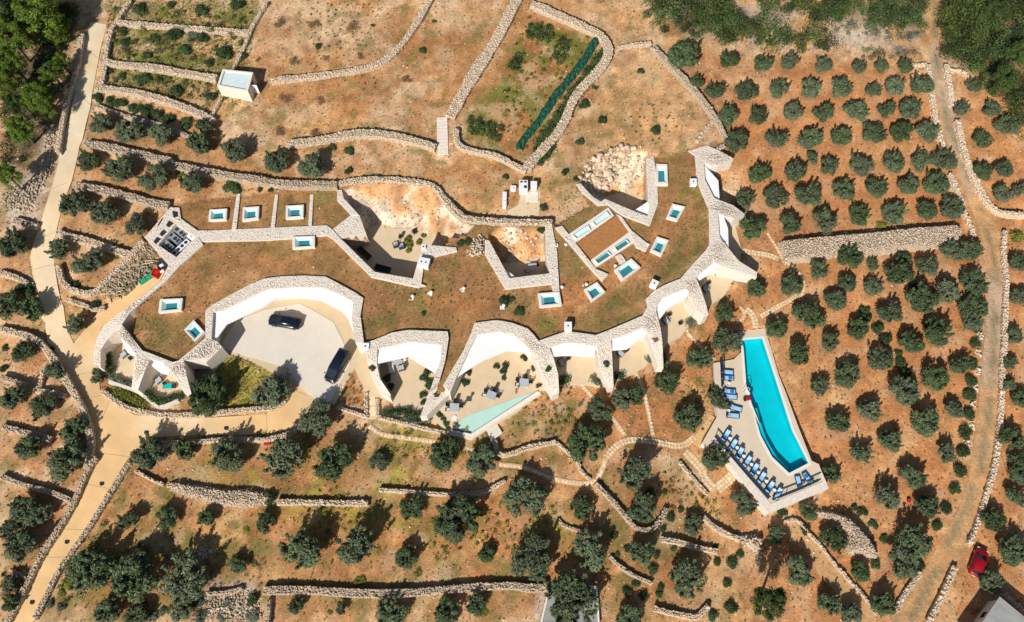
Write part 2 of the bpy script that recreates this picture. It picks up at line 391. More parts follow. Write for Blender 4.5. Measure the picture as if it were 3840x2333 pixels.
COURTS = {k: flat(v, ZTOP if k not in ('car', 'c', 'd', 'a', 'b') else 2.2) for k, v in COURTS.items()}
PIT = flat(PP('01: 1465,840 1620,640 1800,770 1615,950'), 3.6)
# back courts: level floor at the foot of a quarried rock slope
B1 = flat(PP('11: 838,330 855,400 1000,560 1060,720 840,780 1150,1075 1490,1135 1545,960 1575,845 1745,840 1830,745 1960,740 2060,660 1940,600 1850,480 1690,300 1500,255 1000,255'), 3.9)
B1F = flat(PP('11: 1085,700 1110,640 1240,640 1330,680 1480,680 1600,735 1700,735 1720,830 1570,850 1500,1260 1140,1200 830,880 830,790'), 0.3)
B2 = flat(PP('11: 2190,790 2385,1135 2454,1125 | 21: 80,1130 435,1085 405,660 0,655 | 11: 2260,670 2200,720'), 3.9)
B2F = flat(PP('21: -40,1000 180,985 420,930 450,1200 80,1240 | 11: 2340,1200 2300,1040'), 0.3)
B3 = flat(Q(2040, 560, 4.677, '600,620 660,470 780,310 900,210 1250,60 1790,60 1790,240 1830,900 1850,1000 1815,1175 1540,1072 1070,872 990,920 850,840'), 3.9)
B3F = flat(Q(2040, 560, 4.677, '1040,850 1380,740 1720,850 1900,900 1920,1300 1540,1190 1050,1000'), 0.3)

ROADS = {
 'upper': PP('00: 830,205 800,330 740,600 690,860 640,1080 590,1280 540,1497 | 01: 480,300 420,480 370,640 300,850 278,950 300,1100 350,1250 368,1480 | 02: 415,150 440,330 530,440 680,340 612,200 585,0 | 01: 560,1350 530,1200 500,1000 490,900 510,750 545,600 600,400 660,250 690,130 | 00: 735,1340 760,1290 790,1150 830,1000 850,850 880,700 920,480 985,225'),
 'drive': PP('01: 1540,1040 1470,1165 1300,1310 1100,1480 | 02: 1150,60 935,190 885,370 862,450 870,530 905,570 920,760 1100,930 1250,1000 1600,1022 1950,1022 2454,990 | 12: 150,970 300,900 368,780 380,640 350,570 190,520 0,470 740,860 600,870 520,980 430,1085 330,1145 150,1168 0,1178 | 02: 2000,1182 1600,1192 1360,1210 1200,1380 | 03: 1170,10 1100,120 980,330 850,560 700,780 560,990 450,1200 380,1360 290,1530 100,1530 200,1290 270,1130 350,1000 450,810 560,620 700,380 820,150 880,0 | 02: 850,1480 880,1250 830,1080 760,950 680,780 600,630 530,440 680,340 930,20 | 01: 1120,1310 1280,1190 1420,1110'),
 'track': PP('30: 1580,-30 1590,200 1580,420 1590,600 1640,800 1690,1100 1740,1300 1830,1497 | 31: 1900,330 1990,560 2040,800 2090,1000 2130,1300 | 32: 2110,0 2090,300 2060,600 2030,900 2000,1150 1960,1497 | 33: 1900,330 1800,560 1680,760 1600,900 1520,1050 1280,1420 1240,1530 1560,1530 1740,1180 1830,960 1950,770 2040,560 2110,300 2170,50 | 32: 2220,1150 2255,800 2265,400 2280,0 | 31: 2280,1200 2250,900 2230,720 2150,520 2050,400 1960,200 1890,0 | 30: 1930,1480 1850,1200 1800,1000 1760,800 1720,600 1690,480 1660,400 1660,200 1665,-30'),
}
def onlist(pts, dz=0.0): return [onG(p, dz)[:2] for p in pts]
ROADS = {k: onlist(v) for k, v in ROADS.items()}
ROADO = {}
POOL_Z = -1.55
K1 = lambda s: Q(2640, 1220, 3.7425, s)
K6 = lambda s: Q(2600, 1530, 3.4815, s)
DECK = flat(K1('405,95 860,40 885,150 950,350 1050,700 1150,950 1330,1440') + K6('1545,690 1630,730 1770,1050 980,1370 440,700 215,510 110,465 310,110') + K1('180,1250 150,800 135,530 420,475 540,360 520,180'), POOL_Z)
POOL = flat(K1('538,208 815,185 1000,750 1232,1470') + K6('1500,720 1250,850 1030,640 880,360 800,100') + K1('790,1400 665,1090 645,970 595,860 562,400'), POOL_Z)
CARVE = [(v, -0.18) for v in COURTS.values()] + [(PIT, 2.1)]
def ground_exact(x, y):
    """height of the finished ground; also returns zone: 0 land 1 green roof 2 rock 3 court"""
    x = np.asarray(x, float); y = np.asarray(y, float)
    n1 = noise(x, y, 0.25, 3, 3) - 0.5; n2 = noise(x, y, 1.3, 9, 2) - 0.5
    z = T0(x, y) + 0.28 * n1 + 0.10 * n2; zone = np.zeros(x.shape, int)
    for k, r in ROADS.items():
        i = inpoly(x, y, r); e = np.where(i, 1, 0) if k != 'track' else np.where(i, 1, 0)
        z = np.where(i, T0(x, y) - (0.10 if k != 'track' else 0.03), z)
    i = inpoly(x, y, R_POLY); z = np.where(i, ZR(x, y) + 0.16 * n1 + 0.06 * n2, z); zone[i] = 1
    for poly, zz in CARVE:
        i = inpoly(x, y, poly); z = np.where(i, zz, z); zone[i] = 3
    for poly, fl in ((B1, B1F), (B2, B2F), (B3, B3F)):
        i = inpoly(x, y, poly); f = inpoly(x, y, fl); d = dpoly(x, y, fl)
        rg = noise(x, y, 0.55, 21, 4) - 0.45; rg2 = np.abs(noise(x, y, 1.1, 33, 3) - 0.5)
        zs = np.minimum(0.3 + np.minimum(d * 0.56, 3.3) + np.minimum(d, 1.2) * (1.1 * rg + 0.8 * rg2), 3.95)
        z = np.where(i, np.where(f, 0.22, zs), z); zone[i] = np.where(f, 3, 2)[i]
    i = inpoly(x, y, DECK); z = np.where(i, np.minimum(z, POOL_Z - 1.7), z); zone[i] = 3
    return z, zone


# ---------------------------------------------------------------- soil colours (real differences of soil and plant cover)
RED = (0.485, 0.213, 0.082); TAN = (0.565, 0.315, 0.142); PALE = (0.64, 0.435, 0.255); BROWN = (0.375, 0.168, 0.062)
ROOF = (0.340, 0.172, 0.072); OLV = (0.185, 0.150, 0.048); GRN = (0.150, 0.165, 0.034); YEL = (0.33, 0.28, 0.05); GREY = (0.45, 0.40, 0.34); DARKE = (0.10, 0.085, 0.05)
def S(s): return parse(s)
# (polygon, colour, feather m, strength, noise scale or 0, noise threshold)
PAINT = [
 (S('2500,170 3480,230 3560,520 3700,900 3700,1500 3600,1900 3450,2400 2900,2400 2700,1980 2600,1700 2330,1620 2100,1500 2480,1230 2800,1050 2780,800 2700,500'), RED, 4, 0.9, 0, 0),
 (S('2500,170 3480,230 3560,520 3700,900 3700,1500 3600,1900 3450,2400 2900,2400 2700,1980 2600,1700 2330,1620 2480,1230 2800,1050 2780,800 2700,500'), TAN, 4, 0.6, 0.22, 0.52),
 (S('3560,300 3900,300 3900,2400 3550,2400 3640,1900 3720,1300 3640,900'), RED, 3, 0.8, 0, 0),
 (S('0,1200 330,1300 330,1800 60,2333 0,2333'), RED, 4, 0.6, 0.2, 0.42),
 (S('300,1700 1200,1560 2000,1650 2600,1750 2700,2333 150,2333'), BROWN, 6, 0.75, 0, 0),
 (S('300,1700 1200,1560 2000,1650 2600,1750 2700,2333 150,2333'), RED, 6, 0.55, 0.16, 0.53),
 (S('300,1700 1200,1560 2000,1650 2600,1750 2700,2333 150,2333'), OLV, 6, 0.8, 0.35, 0.49),
 (S('300,1980 900,2000 1000,2333 150,2333'), GRN, 4, 0.75, 0.25, 0.40),
 (S('300,1700 1200,1560 2000,1650 2600,1750 2700,2333 150,2333'), TAN, 6, 0.7, 0.4, 0.58),
 (S('600,1600 1700,1560 2100,1750 2200,2100 700,2000'), YEL, 6, 0.7, 0.45, 0.555),
 (S('0,1900 200,1800 160,2333 0,2333'), OLV, 4, 0.8, 0.3, 0.36),
 (S('2020,1560 2480,1430 2700,1700 2100,1720'), RED, 3, 0.7, 0.2, 0.35),
 (S('900,80 1600,100 1900,0 2250,0 2420,300 2480,520 2100,620 1700,560 1250,500 960,420'), BROWN, 5, 0.55, 0.13, 0.48),
 (S('1350,60 1850,120 1760,470 1500,430 1450,300'), BROWN, 4, 0.85, 0.1, 0.36),
 (S('960,0 1500,0 1450,190 1000,260'), PALE, 4, 0.55, 0.2, 0.42),
 (S('2100,0 2480,0 2450,160 2330,150'), TAN, 3, 0.9, 0, 0),
 (S('2350,190 2500,200 2680,480 2620,560 2200,560 2200,420'), TAN, 3, 0.8, 0, 0),
 (S('2150,420 2350,330 2500,480 2400,560 2100,600'), OLV, 4, 0.45, 0.3, 0.48),
 (S('1300,580 1950,560 2000,700 1750,780 1450,660'), BROWN, 4, 0.55, 0.2, 0.4),
 (S('2000,700 2200,580 2250,700 2100,810'), OLV, 2, 0.7, 0.35, 0.45),
 (S('1990,60 2260,150 2250,240 2000,600 1740,540 1760,420 1900,200'), BROWN, 2, 0.9, 0, 0),
 (S('1990,60 2260,150 2250,240 2000,600 1740,540 1760,420 1900,200'), GRN, 2, 0.85, 0.25, 0.455),
 (S('400,0 980,0 900,420 420,330'), OLV, 2, 0.8, 0.35, 0.46),
 (S('400,0 980,0 900,420 420,330'), GRN, 2, 0.8, 0.3, 0.52),
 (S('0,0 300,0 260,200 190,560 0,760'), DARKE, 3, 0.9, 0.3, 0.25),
 (S('190,420 260,500 150,900 0,1000 0,760 150,560'), GREY, 2, 0.8, 0, 0),
 (S('330,450 980,600 760,700 640,760 240,900 160,860'), TAN, 3, 0.5, 0, 0),
 (S('330,450 980,600 640,780 240,1020'), RED, 3, 0.5, 0.25, 0.48),
 (S('820,1310 1070,1380 1080,1530 760,1560 730,1440'), YEL, 1.5, 0.9, 0, 0),
 (S('820,1310 1070,1380 1080,1530 760,1560 730,1440'), GRN, 1.5, 0.8, 0.4, 0.5),
 (S('400,1440 470,1440 560,1530 520,1570 400,1480'), GRN, 1, 0.8, 0.5, 0.4),
 (S('1260,1350 1370,1480 1370,1550 1250,1510'), RED, 1, 0.9, 0, 0),
 (S('1420,1560 1700,1600 1700,1700 1400,1680'), YEL, 2, 0.7, 0.4, 0.42),
 (S('1950,1500 2100,1420 2500,1400 2600,1700 2000,1680'), RED, 3, 0.75, 0, 0),
 (S('1900,1550 2200,1450 2300,1560 2150,1680 1900,1680'), OLV, 2, 0.7, 0.4, 0.48),
 (S('2560,1480 2680,1500 2700,1600 2600,1640'), GRN, 2, 0.6, 0.3, 0.4),
 (S('2420,0 3480,0 3480,200 2900,190 2560,150'), GREY, 3, 0.6, 0.2, 0.4),
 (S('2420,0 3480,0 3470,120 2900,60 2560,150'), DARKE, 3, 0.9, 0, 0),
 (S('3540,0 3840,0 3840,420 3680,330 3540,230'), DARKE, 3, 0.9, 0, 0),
 (S('750,2160 1050,2170 1020,2333 700,2333'), GREY, 2, 0.7, 0.3, 0.4),
 (S('2000,2180 2230,2180 2240,2333 2000,2333'), GREY, 1, 0.9, 0, 0),
]
ROOFPAINT = [
 (PP('21: 850,1497 1100,1200 1350,1230 1330,1330 1100,1450'), OLV, 1.2, 0.9, 0, 0), (PP('21: 850,1497 1100,1200 1350,1230 1330,1330 1100,1450'), GRN, 1.2, 0.6, 0.4, 0.5),
 (PP('21: 1600,350 1700,290 1850,330 1880,500 1650,450'), GRN, 1.0, 0.75, 0.4, 0.35), (PP('21: 1360,1130 1500,990 1620,700 1760,600 1905,560 1900,860 1650,1130 1440,1210'), OLV, 1.5, 0.9, 0, 0),
 (PP('21: 1660,700 1760,650 1830,780 1740,950 1600,950'), ROOF, 1.5, 0.9, 0, 0), (PP('21: 1080,1300 1200,1210 1280,1280 1180,1390'), ROOF, 1.2, 0.8, 0, 0),
 (PP('12: 1010,40 1380,40 1360,190 1050,310'), OLV, 1.5, 0.85, 0.3, 0.3), (PP('21: 560,740 840,1010 850,1130 650,1130'), OLV, 1.5, 0.75, 0, 0),
 (PP('22: 270,60 530,80 540,250 340,300'), GRN, 1.2, 0.7, 0.4, 0.3), (PP('22: 780,160 1300,20 1300,90 880,250'), OLV, 1, 0.9, 0, 0), (PP('11: 1600,1000 1680,1160 1620,1180'), GRN, 0.6, 0.9, 0, 0),
 (PP('11: 1680,950 2160,930 2370,1240 2000,1240 1900,1080'), OLV, 1.5, 0.6, 0.3, 0.42), (PP('21: 1000,560 1100,570 1340,790 1300,830'), OLV, 0.8, 0.9, 0, 0), (PP('21: 540,670 760,490 960,470 600,720'), OLV, 0.8, 0.6, 0, 0),
 (PP('02: 1180,110 1600,60 1700,200 1600,480 1380,430'), OLV, 2.0, 0.7, 0.2, 0.46), (PP('01: 1640,1060 1850,860 2300,860 1700,1300'), OLV, 2.0, 0.55, 0.2, 0.5), (PP('11: 1540,1240 1590,1230 1620,1497 1540,1497'), GRN, 0.6, 0.8, 0, 0),
 (PP('11: 1100,1150 1480,1200 1400,1290 1150,1240'), OLV, 1, 0.7, 0.5, 0.45), (PP('11: 590,350 790,360 720,480 600,450'), GRN, 1, 0.5, 0, 0), (PP('11: 700,750 900,820 1100,1150 900,1200 0,1050 0,920 600,880'), RED, 2, 0.6, 0.15, 0.45),
 (PP('11: 1450,1260 2300,1260 2300,1450 1700,1497'), RED, 2, 0.6, 0.2, 0.4), (PP('21: 560,1200 1100,980 1330,880 1330,700 1560,600 1560,480 1700,480 1600,700 1500,950 1100,1200 700,1440 300,1440'), RED, 1.5, 0.8, 0, 0),
]
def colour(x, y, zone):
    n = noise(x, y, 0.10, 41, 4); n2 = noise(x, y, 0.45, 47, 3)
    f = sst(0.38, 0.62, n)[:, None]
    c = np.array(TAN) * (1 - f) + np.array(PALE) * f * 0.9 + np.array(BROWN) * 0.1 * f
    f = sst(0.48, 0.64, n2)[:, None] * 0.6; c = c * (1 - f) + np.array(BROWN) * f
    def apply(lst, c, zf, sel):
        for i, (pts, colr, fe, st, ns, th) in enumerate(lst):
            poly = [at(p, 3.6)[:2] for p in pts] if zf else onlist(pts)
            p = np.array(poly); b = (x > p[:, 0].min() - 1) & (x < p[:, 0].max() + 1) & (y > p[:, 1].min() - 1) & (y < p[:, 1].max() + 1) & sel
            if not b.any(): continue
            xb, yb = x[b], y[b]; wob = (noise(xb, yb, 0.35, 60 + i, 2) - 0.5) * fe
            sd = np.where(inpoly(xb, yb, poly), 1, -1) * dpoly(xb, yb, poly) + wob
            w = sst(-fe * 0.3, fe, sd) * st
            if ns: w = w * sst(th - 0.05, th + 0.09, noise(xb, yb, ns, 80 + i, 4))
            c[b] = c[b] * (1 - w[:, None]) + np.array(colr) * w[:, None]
        return c
    roof = zone == 1
    c = apply(PAINT, c, False, ~roof)
    cr = np.array(ROOF)[None] * (0.85 + 0.35 * n2[:, None]); g = sst(0.48, 0.64, noise(x, y, 0.2, 71, 4))[:, None] * 0.42; tt = sst(0.58, 0.7, noise(x, y, 0.3, 77, 4))[:, None] * 0.6; cr = cr * (1 - tt) + np.array(TAN) * 0.85 * tt
    cr = cr * (1 - g) + np.array(OLV) * g
    c[roof] = cr[roof]; c = apply(ROOFPAINT, c, True, roof)
    rk = zone == 2
    n3 = noise(x, y, 0.30, 91, 4)[:, None]; n4 = noise(x, y, 0.9, 95, 3)[:, None]
    rc = np.array((0.70, 0.565, 0.41)) * (1 - sst(0.46, 0.60, n3)) + np.array((0.62, 0.33, 0.15)) * sst(0.46, 0.60, n3)
    rc = rc * (0.62 + 0.7 * n4); c[rk] = rc[rk]
    c[zone == 3] = (0.50, 0.42, 0.32)
    fine = noise(x, y, 2.2, 15, 2)[:, None]; med = noise(x, y, 0.7, 16, 3)[:, None]; c = c * (0.80 + 0.40 * fine) * (0.62 + 0.76 * med)
    wd = sst(0.57, 0.68, noise(x, y, 0.55, 23, 4))[:, None] * 0.6 * (zone == 0)[:, None] * (x < 34)[:, None]; c = c * (1 - wd) + np.array(OLV) * 1.1 * wd
    sp = sst(0.56, 0.70, noise(x, y, 0.33, 19, 4))[:, None] * 0.45 * (~roof & ~rk)[:, None]
    return c * (1 - sp) + np.array(PALE) * sp

def build_ground():
    st = 0.4
    ext = [30, 100, 400, 1500]
    xs = np.r_[[-112 - e for e in ext[::-1]], np.arange(-112, 112.01, st), [112 + e for e in ext]]
    ys = np.r_[[-58 - e for e in ext[::-1]], np.arange(-58, 84.01, st), [84 + e for e in ext]]
    gx, gy = np.meshgrid(xs, ys); nx, ny = len(xs), len(ys); x = gx.ravel(); y = gy.ravel()
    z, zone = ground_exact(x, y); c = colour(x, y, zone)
    V = np.c_[x, y, z]
    i = np.arange(nx * ny).reshape(ny, nx)
    F = np.stack([i[:-1, :-1], i[:-1, 1:], i[1:, 1:], i[1:, :-1]], -1).reshape(-1, 4)
    fz = zone[F]; roof = (fz == 1).all(1); rock = (fz == 2).all(1)
    out = {}
    for nm, sel in (('ground', ~roof & ~rock), ('roof', roof), ('rock', rock)):
        f = F[sel]; u, inv = np.unique(f, return_inverse=True); out[nm] = (V[u], inv.reshape(-1, 4), c[u])
    return out
GR = build_ground()
# later lookups read the finished grid
_gx0, _gy0, _st = -112.0, -58.0, 0.4
_gx, _gy = np.meshgrid(np.arange(-112, 112.01, _st), np.arange(-58, 84.01, _st)); _gz, _gq = ground_exact(_gx, _gy)
def ground(x, y):
    x = np.asarray(x, float); y = np.asarray(y, float); u = np.clip((x - _gx0) / _st, 0, _gz.shape[1] - 1.001); v = np.clip((y - _gy0) / _st, 0, _gz.shape[0] - 1.001)
    i = u.astype(int); j = v.astype(int); fu = u - i; fv = v - j
    z = (_gz[j, i] * (1 - fu) + _gz[j, i + 1] * fu) * (1 - fv) + (_gz[j + 1, i] * (1 - fu) + _gz[j + 1, i + 1] * fu) * fv
    return z, _gq[np.rint(v).astype(int), np.rint(u).astype(int)]
def G(x, y): return float(ground(np.array([x]), np.array([y]))[0][0])
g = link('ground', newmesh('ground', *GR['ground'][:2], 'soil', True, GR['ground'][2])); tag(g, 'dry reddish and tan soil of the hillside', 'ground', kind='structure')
g = link('quarried_rock_slope', newmesh('rock', *GR['rock'][:2], 'soil', False, GR['rock'][2])); tag(g, 'pale and rust coloured cut rock slopes behind the sunken courts', 'rock slope', kind='structure')

# roads
def road_colour(V, a, b, ax):
    t = noise(V[:, 0], V[:, 1], 0.12, 5, 4); t2 = noise(V[:, 0], V[:, 1], 0.6, 8, 3)
    f = np.clip(ax + 1.6 * (t - 0.5), 0, 1)[:, None]
    c = np.array(a) * (1 - f) + np.array(b) * f; t3 = noise(V[:, 0], V[:, 1], 0.28, 58, 4)[:, None]; return c * (0.88 + 0.24 * t2[:, None]) * (0.86 + 0.28 * t3)
CREAM = (0.72, 0.60, 0.42); OCHRE = (0.71, 0.465, 0.222); DUST = (0.53, 0.30, 0.138); GRASSY = (0.27, 0.21, 0.12)
for nm, lab in (('upper', 'pale concrete lane running down the left side past the terraces'), ('drive', 'sandy coloured concrete driveway and junction left of the villa')):
    V, F = surf(ROADS[nm], lambda x, y: T0(x, y) + 0.05, 1.2, 0.8)
    if nm == 'upper': col = road_colour(V, CREAM, OCHRE, sst(-6, -26, V[:, 1]) * 0.9 + 0.12)
    else: col = road_colour(V, OCHRE, CREAM, sst(-42, -8, V[:, 0]) * 0.9 + 0.05)
    o = link('concrete_road' if nm == 'upper' else 'driveway', newmesh(nm, V, F, 'road', True, col)); tag(o, lab, 'road', kind='structure')
    ROADO[nm] = o
V, F = surf(ROADS['track'], lambda x, y: T0(x, y) + 0.05 + 0.05 * (noise(x, y, 0.8, 3, 2) - 0.5), 0.7, 0.7)
cl = [np.array(onG(p)[:2]) for p in PP('30: 1630,0 1640,500 1690,800 1760,1150 | 31: 1880,0 1990,350 2130,700 2190,1100 | 32: 2190,0 2170,500 2140,900 2090,1300 | 33: 2030,150 1890,500 1750,800 1600,1100 1430,1450')]
d = dpoly(V[:, 0], V[:, 1], cl, False)
w = np.clip(sst(0.70, 0.30, d) * 0.95 + sst(1.3, 1.7, d) * 0.5, 0, 1) * sst(0.33, 0.55, noise(V[:, 0], V[:, 1], 0.5, 2, 3))
grey = sst(0.42, 0.6, noise(V[:, 0], V[:, 1], 0.07, 55, 2)) * sst(-25, -5, V[:, 1])
c = np.array(DUST) * (1 - grey[:, None] * 0.6) + np.array((0.40, 0.33, 0.26)) * grey[:, None] * 0.6
c = c * (1 - w[:, None]) + np.array(GRASSY) * w[:, None]; c = c * (0.7 + 0.6 * noise(V[:, 0], V[:, 1], 0.9, 31, 3)[:, None])
o = link('dirt_track', newmesh('dirt_track', V, F, 'soil', True, c)); tag(o, 'rutted dirt track with a grassy middle down the right side', 'track', kind='structure')
# expansion joints of the concrete
def strip(a, b, w, z):
    a = np.array(a[:2]); b = np.array(b[:2]); k = max(2, int(np.linalg.norm(b - a) / 0.6)); t = (b - a) / np.linalg.norm(b - a); n = np.array([-t[1], t[0]]) * w / 2
    V = []; F = []
    for i in range(k + 1):
        p = a + (b - a) * i / k
        for s in (-1, 1): q = p + n * s; V.append((q[0], q[1], float(T0(*q)) + z))
    for i in range(k): F.append((2 * i, 2 * i + 2, 2 * i + 3, 2 * i + 1))
    return V, F
M['joint'] = mat('joint_filler', (0.36, 0.28, 0.18), 0.95, 0.2, 6)
for own, s in (('upper', '00: 775,450 940,560'), ('upper', '00: 700,840 845,980'), ('upper', '01: 480,315 615,260'), ('upper', '01: 325,790 505,720'), ('upper', '01: 290,1060 510,1010'), ('upper', '01: 360,1280 530,1200'),
   ('drive', '02: 640,640 870,600'), ('drive', '02: 700,860 930,820'), ('drive', '02: 880,1340 1240,1390'), ('drive', '03: 790,225 1000,270'), ('drive', '03: 560,640 790,650'), ('drive', '03: 400,900 620,900'), ('drive', '02: 1010,860 880,1200'), ('drive', '12: 150,970 150,1165'), ('drive', '12: 370,760 640,860')):
    a, b = PP(s); V, F = strip(onG(a), onG(b), 0.07, 0.056); link('expansion_joint', newmesh('expansion_joint', V, F, 'joint'), ROADO[own])
ORD = ['first', 'second', 'third', 'fourth', 'fifth', 'sixth', 'seventh', 'eighth', 'ninth', 'tenth', 'eleventh', 'twelfth', 'thirteenth', 'fourteenth', 'fifteenth', 'sixteenth', 'seventeenth', 'eighteenth', 'nineteenth', 'twentieth', 'twenty-first', 'twenty-second', 'twenty-third', 'twenty-fourth']
mb = MB(); mb.cyl((0, 0, 0), (0, 0, 0.02), 0.36, 0.35, 20); 
for k in range(-2, 3): mb.box((0, k * 0.11, 0.024), (0.5 - abs(k) * 0.06, 0.03, 0.012))
mh = mb.mesh('manhole', 'dark_metal')
for s, lab in (('02: 1350,1155', 'round dark manhole cover at the mouth of the lower drive'), ('02: 2085,1115', 'round dark manhole cover on the lower drive under the villa lawn'), ('03: 940,220', 'uppermost dark manhole cover on the road leaving at lower left'), ('03: 620,755', 'middle dark manhole cover on the road leaving at lower left'), ('03: 300,1310', 'lowest dark manhole cover on the road leaving at lower left')):
    p = onG(PP(s)[0]); o = link('manhole_cover', mh, None, (p[0], p[1], float(T0(p[0], p[1])) + 0.052)); tag(o, lab, 'manhole cover', 'manhole covers in the concrete road')
# ---------------------------------------------------------------- the villa dug into the slope
villa = empty('villa', (0, 0, 0)); tag(villa, 'long stone villa sunk in the slope with grassed roof, white canopies and skylights', 'villa')
wpart('green_roof', *GR['roof'][:2], 'soil', villa, col=GR['roof'][2], smooth=True)
def clad_stones(poly, z, step, own, size=(0.11, 0.24), thick=0.05, tone=(0.86, 1.08), matn='cladstone', rng=RNG):
    sx, sy = scatter(poly, step * 0.6)
    d = dpoly(sx, sy, poly); k = d > 0.10; sx, sy = sx[k], sy[k]
    if not len(sx): return
    n = len(sx); zz = z(sx, sy) if callable(z) else np.full(n, z)
    C = np.c_[sx, sy, zz + rng.uniform(-0.0245, -0.0205, n)]
    S_ = np.c_[rng.uniform(*size, n), rng.uniform(size[0], size[1] * 0.75, n), np.full(n, thick)]
    V, F, c = stones(C, S_, rng.uniform(0, math.pi, n), 0.15, 0.02, tone=tone, warm=0.03)
    wpart('cladding_stones', V, F, matn, own, 'stuff', c)
PCOUNT = [0]
def fall(x, y):
    x = np.atleast_1d(x); y = np.atleast_1d(y); d = np.where(inpoly(x, y, R_POLY), 0, dpoly(x, y, R_POLY)); return np.maximum(ZTOP - 0.30 * np.maximum(0, d - 1.0), 0.7)
def parapet(pts, z0=-0.35, z1=ZTOP, name='parapet_wall', m='clad', label=None, step=0.30):
    if z1 == ZTOP and z0 < 0:
        poly = []
        for p in pts:
            z = ZTOP
            for _ in range(5): q = at(p, z); z = float(fall(q[0], q[1])[0])
            poly.append(at(p, z)[:2])
        z1 = lambda x, y: fall(x, y)[0] if np.isscalar(x) or np.ndim(x) == 0 else fall(x, y)
    else: poly = flat(pts, z1)
    PCOUNT[0] += 1; dz_ = 0.005 * (PCOUNT[0] % 9); zt_ = z1; z1 = (lambda x, y: zt_(x, y) + dz_) if callable(zt_) else zt_ + dz_
    V, F = prism(poly, z0, z1)
    o = wpart(name, V, F, m, villa)
    if label: o['label'] = label
    clad_stones(poly, z1, step, o)
    return o
def band(o, i): return PP(o) + PP(i)[::-1]
K4 = lambda s: Q(2560, 540, 2.993, s); K7 = lambda s: Q(2040, 560, 4.677, s); KB = lambda s: Q(1560, 820, 4.537, s); K3 = lambda s: Q(540, 760, 4.68, s); KR = lambda s: Q(700, 680, 3.85, s)
parapet(band('02: 1890,290 1890,60 | 01: 1895,1430 1950,1385 2100,1300 2454,1130 | 11: 0,1190 120,1140 300,1118 500,1113 690,1123 850,1208 960,1268 1037,1320 1022,1400 1007,1497 | 12: 1012,100 1042,330', '02: 1945,300 1960,50 | 01: 2040,1440 2454,1258 | 11: 0,1310 150,1240 400,1225 650,1225 800,1280 950,1360 937,1497 | 12: 930,130 950,250 965,335'), label='broad curved stone parapet around the car court')
parapet(band('02: 905,560 868,530 860,430 890,300 940,190 1010,130 | 01: 1130,1440 1300,1310 1480,1160 1545,1030 1600,980 1850,800', '02: 925,560 925,400 990,300 1080,215 1120,165 | 01: 1190,1460 1350,1310 1540,1150 1660,1015 1870,830'))
for s in ('02: 1120,165 1310,405 1300,440 1250,445 1170,340 1120,290 1080,215', '02: 1310,405 1370,425 1380,480 1330,600 1270,765 1210,752 1245,450 1300,440', '02: 1370,425 1590,512 1575,600 1505,515 1420,492 1380,480',
          '02: 1590,512 1690,495 1720,650 1770,830 1700,800 1640,700 1590,640 1575,600', '02: 1600,510 1645,496 1890,290 1985,310 2045,372 1895,520 1890,478 1700,490'):
    parapet(PP(s))
parapet(band('12: 1285,835 1190,785 1110,645 1080,520 1050,410 1060,330 1130,310 1300,240 1450,215 1700,225 1812,230 1822,290 1790,500 1735,690', '12: 1290,812 1190,665 1160,520 1165,390 1250,375 1450,330 1600,345 1757,355 1750,480 1655,760'))
parapet(PP('12: 1735,690 1772,722 1835,795 1720,905 1620,1005 1560,1010 1640,800 1655,760'), z1=2.6)
parapet(band('12: 1772,722 1860,570 1960,400 2030,240 2060,150 2250,125 2454,160 | 22: 0,130 100,150 240,200 300,260 345,318', '12: 1835,795 1890,660 2000,420 2080,262 2300,230 2454,255 | 22: 0,240 130,280 220,360 280,420'))
for s in ('22: 345,318 400,330 440,380 480,470 522,620 532,790 470,818 410,720 340,560 280,420', '22: 350,312 580,232 650,232 870,262 1000,212 1012,300 920,335 870,365 700,345 570,335 440,380 400,330',
          '22: 870,365 920,335 1012,300 1016,400 1033,740 990,747 940,650 895,530', '22: 1000,212 1300,82 1335,120 1335,235 1290,200 1100,280 1012,300', '22: 1300,82 1345,0 1425,50 1465,200 1482,330 1492,562 1440,545 1400,420 1335,235',
          '22: 1345,0 | 21: 1330,1330 1400,1258 1500,1200 1650,1140 1700,1190 1730,1260 1680,1240 1480,1320 1430,1400 | 22: 1425,50', '21: 1650,1140 1700,1110 1790,1135 1835,1235 1885,1385 1908,1480 | 22: 1905,75 1862,97 1790,30 | 21: 1725,1305 1700,1190',
          '21: 1650,1138 1760,1010 1880,880 1940,905 2010,1000 1960,990 1830,1090 1795,1135'):
    parapet(PP(s))
for s in ('258,1193 340,1225 520,1180 640,1320 835,1440 830,1497 650,1440 430,1370 330,1320 230,1230', '258,1193 300,1130 292,715 395,780 415,1040 520,1180 450,1210 340,1225', '275,690 350,600 415,632 570,692 700,790 580,832 460,802 395,780 292,715', '135,130 240,205 250,400 350,600 275,690 200,520 160,400', '60,80 270,15 400,70 572,165 560,190 400,240 320,252 240,205 135,130'):
    parapet(K4(s))
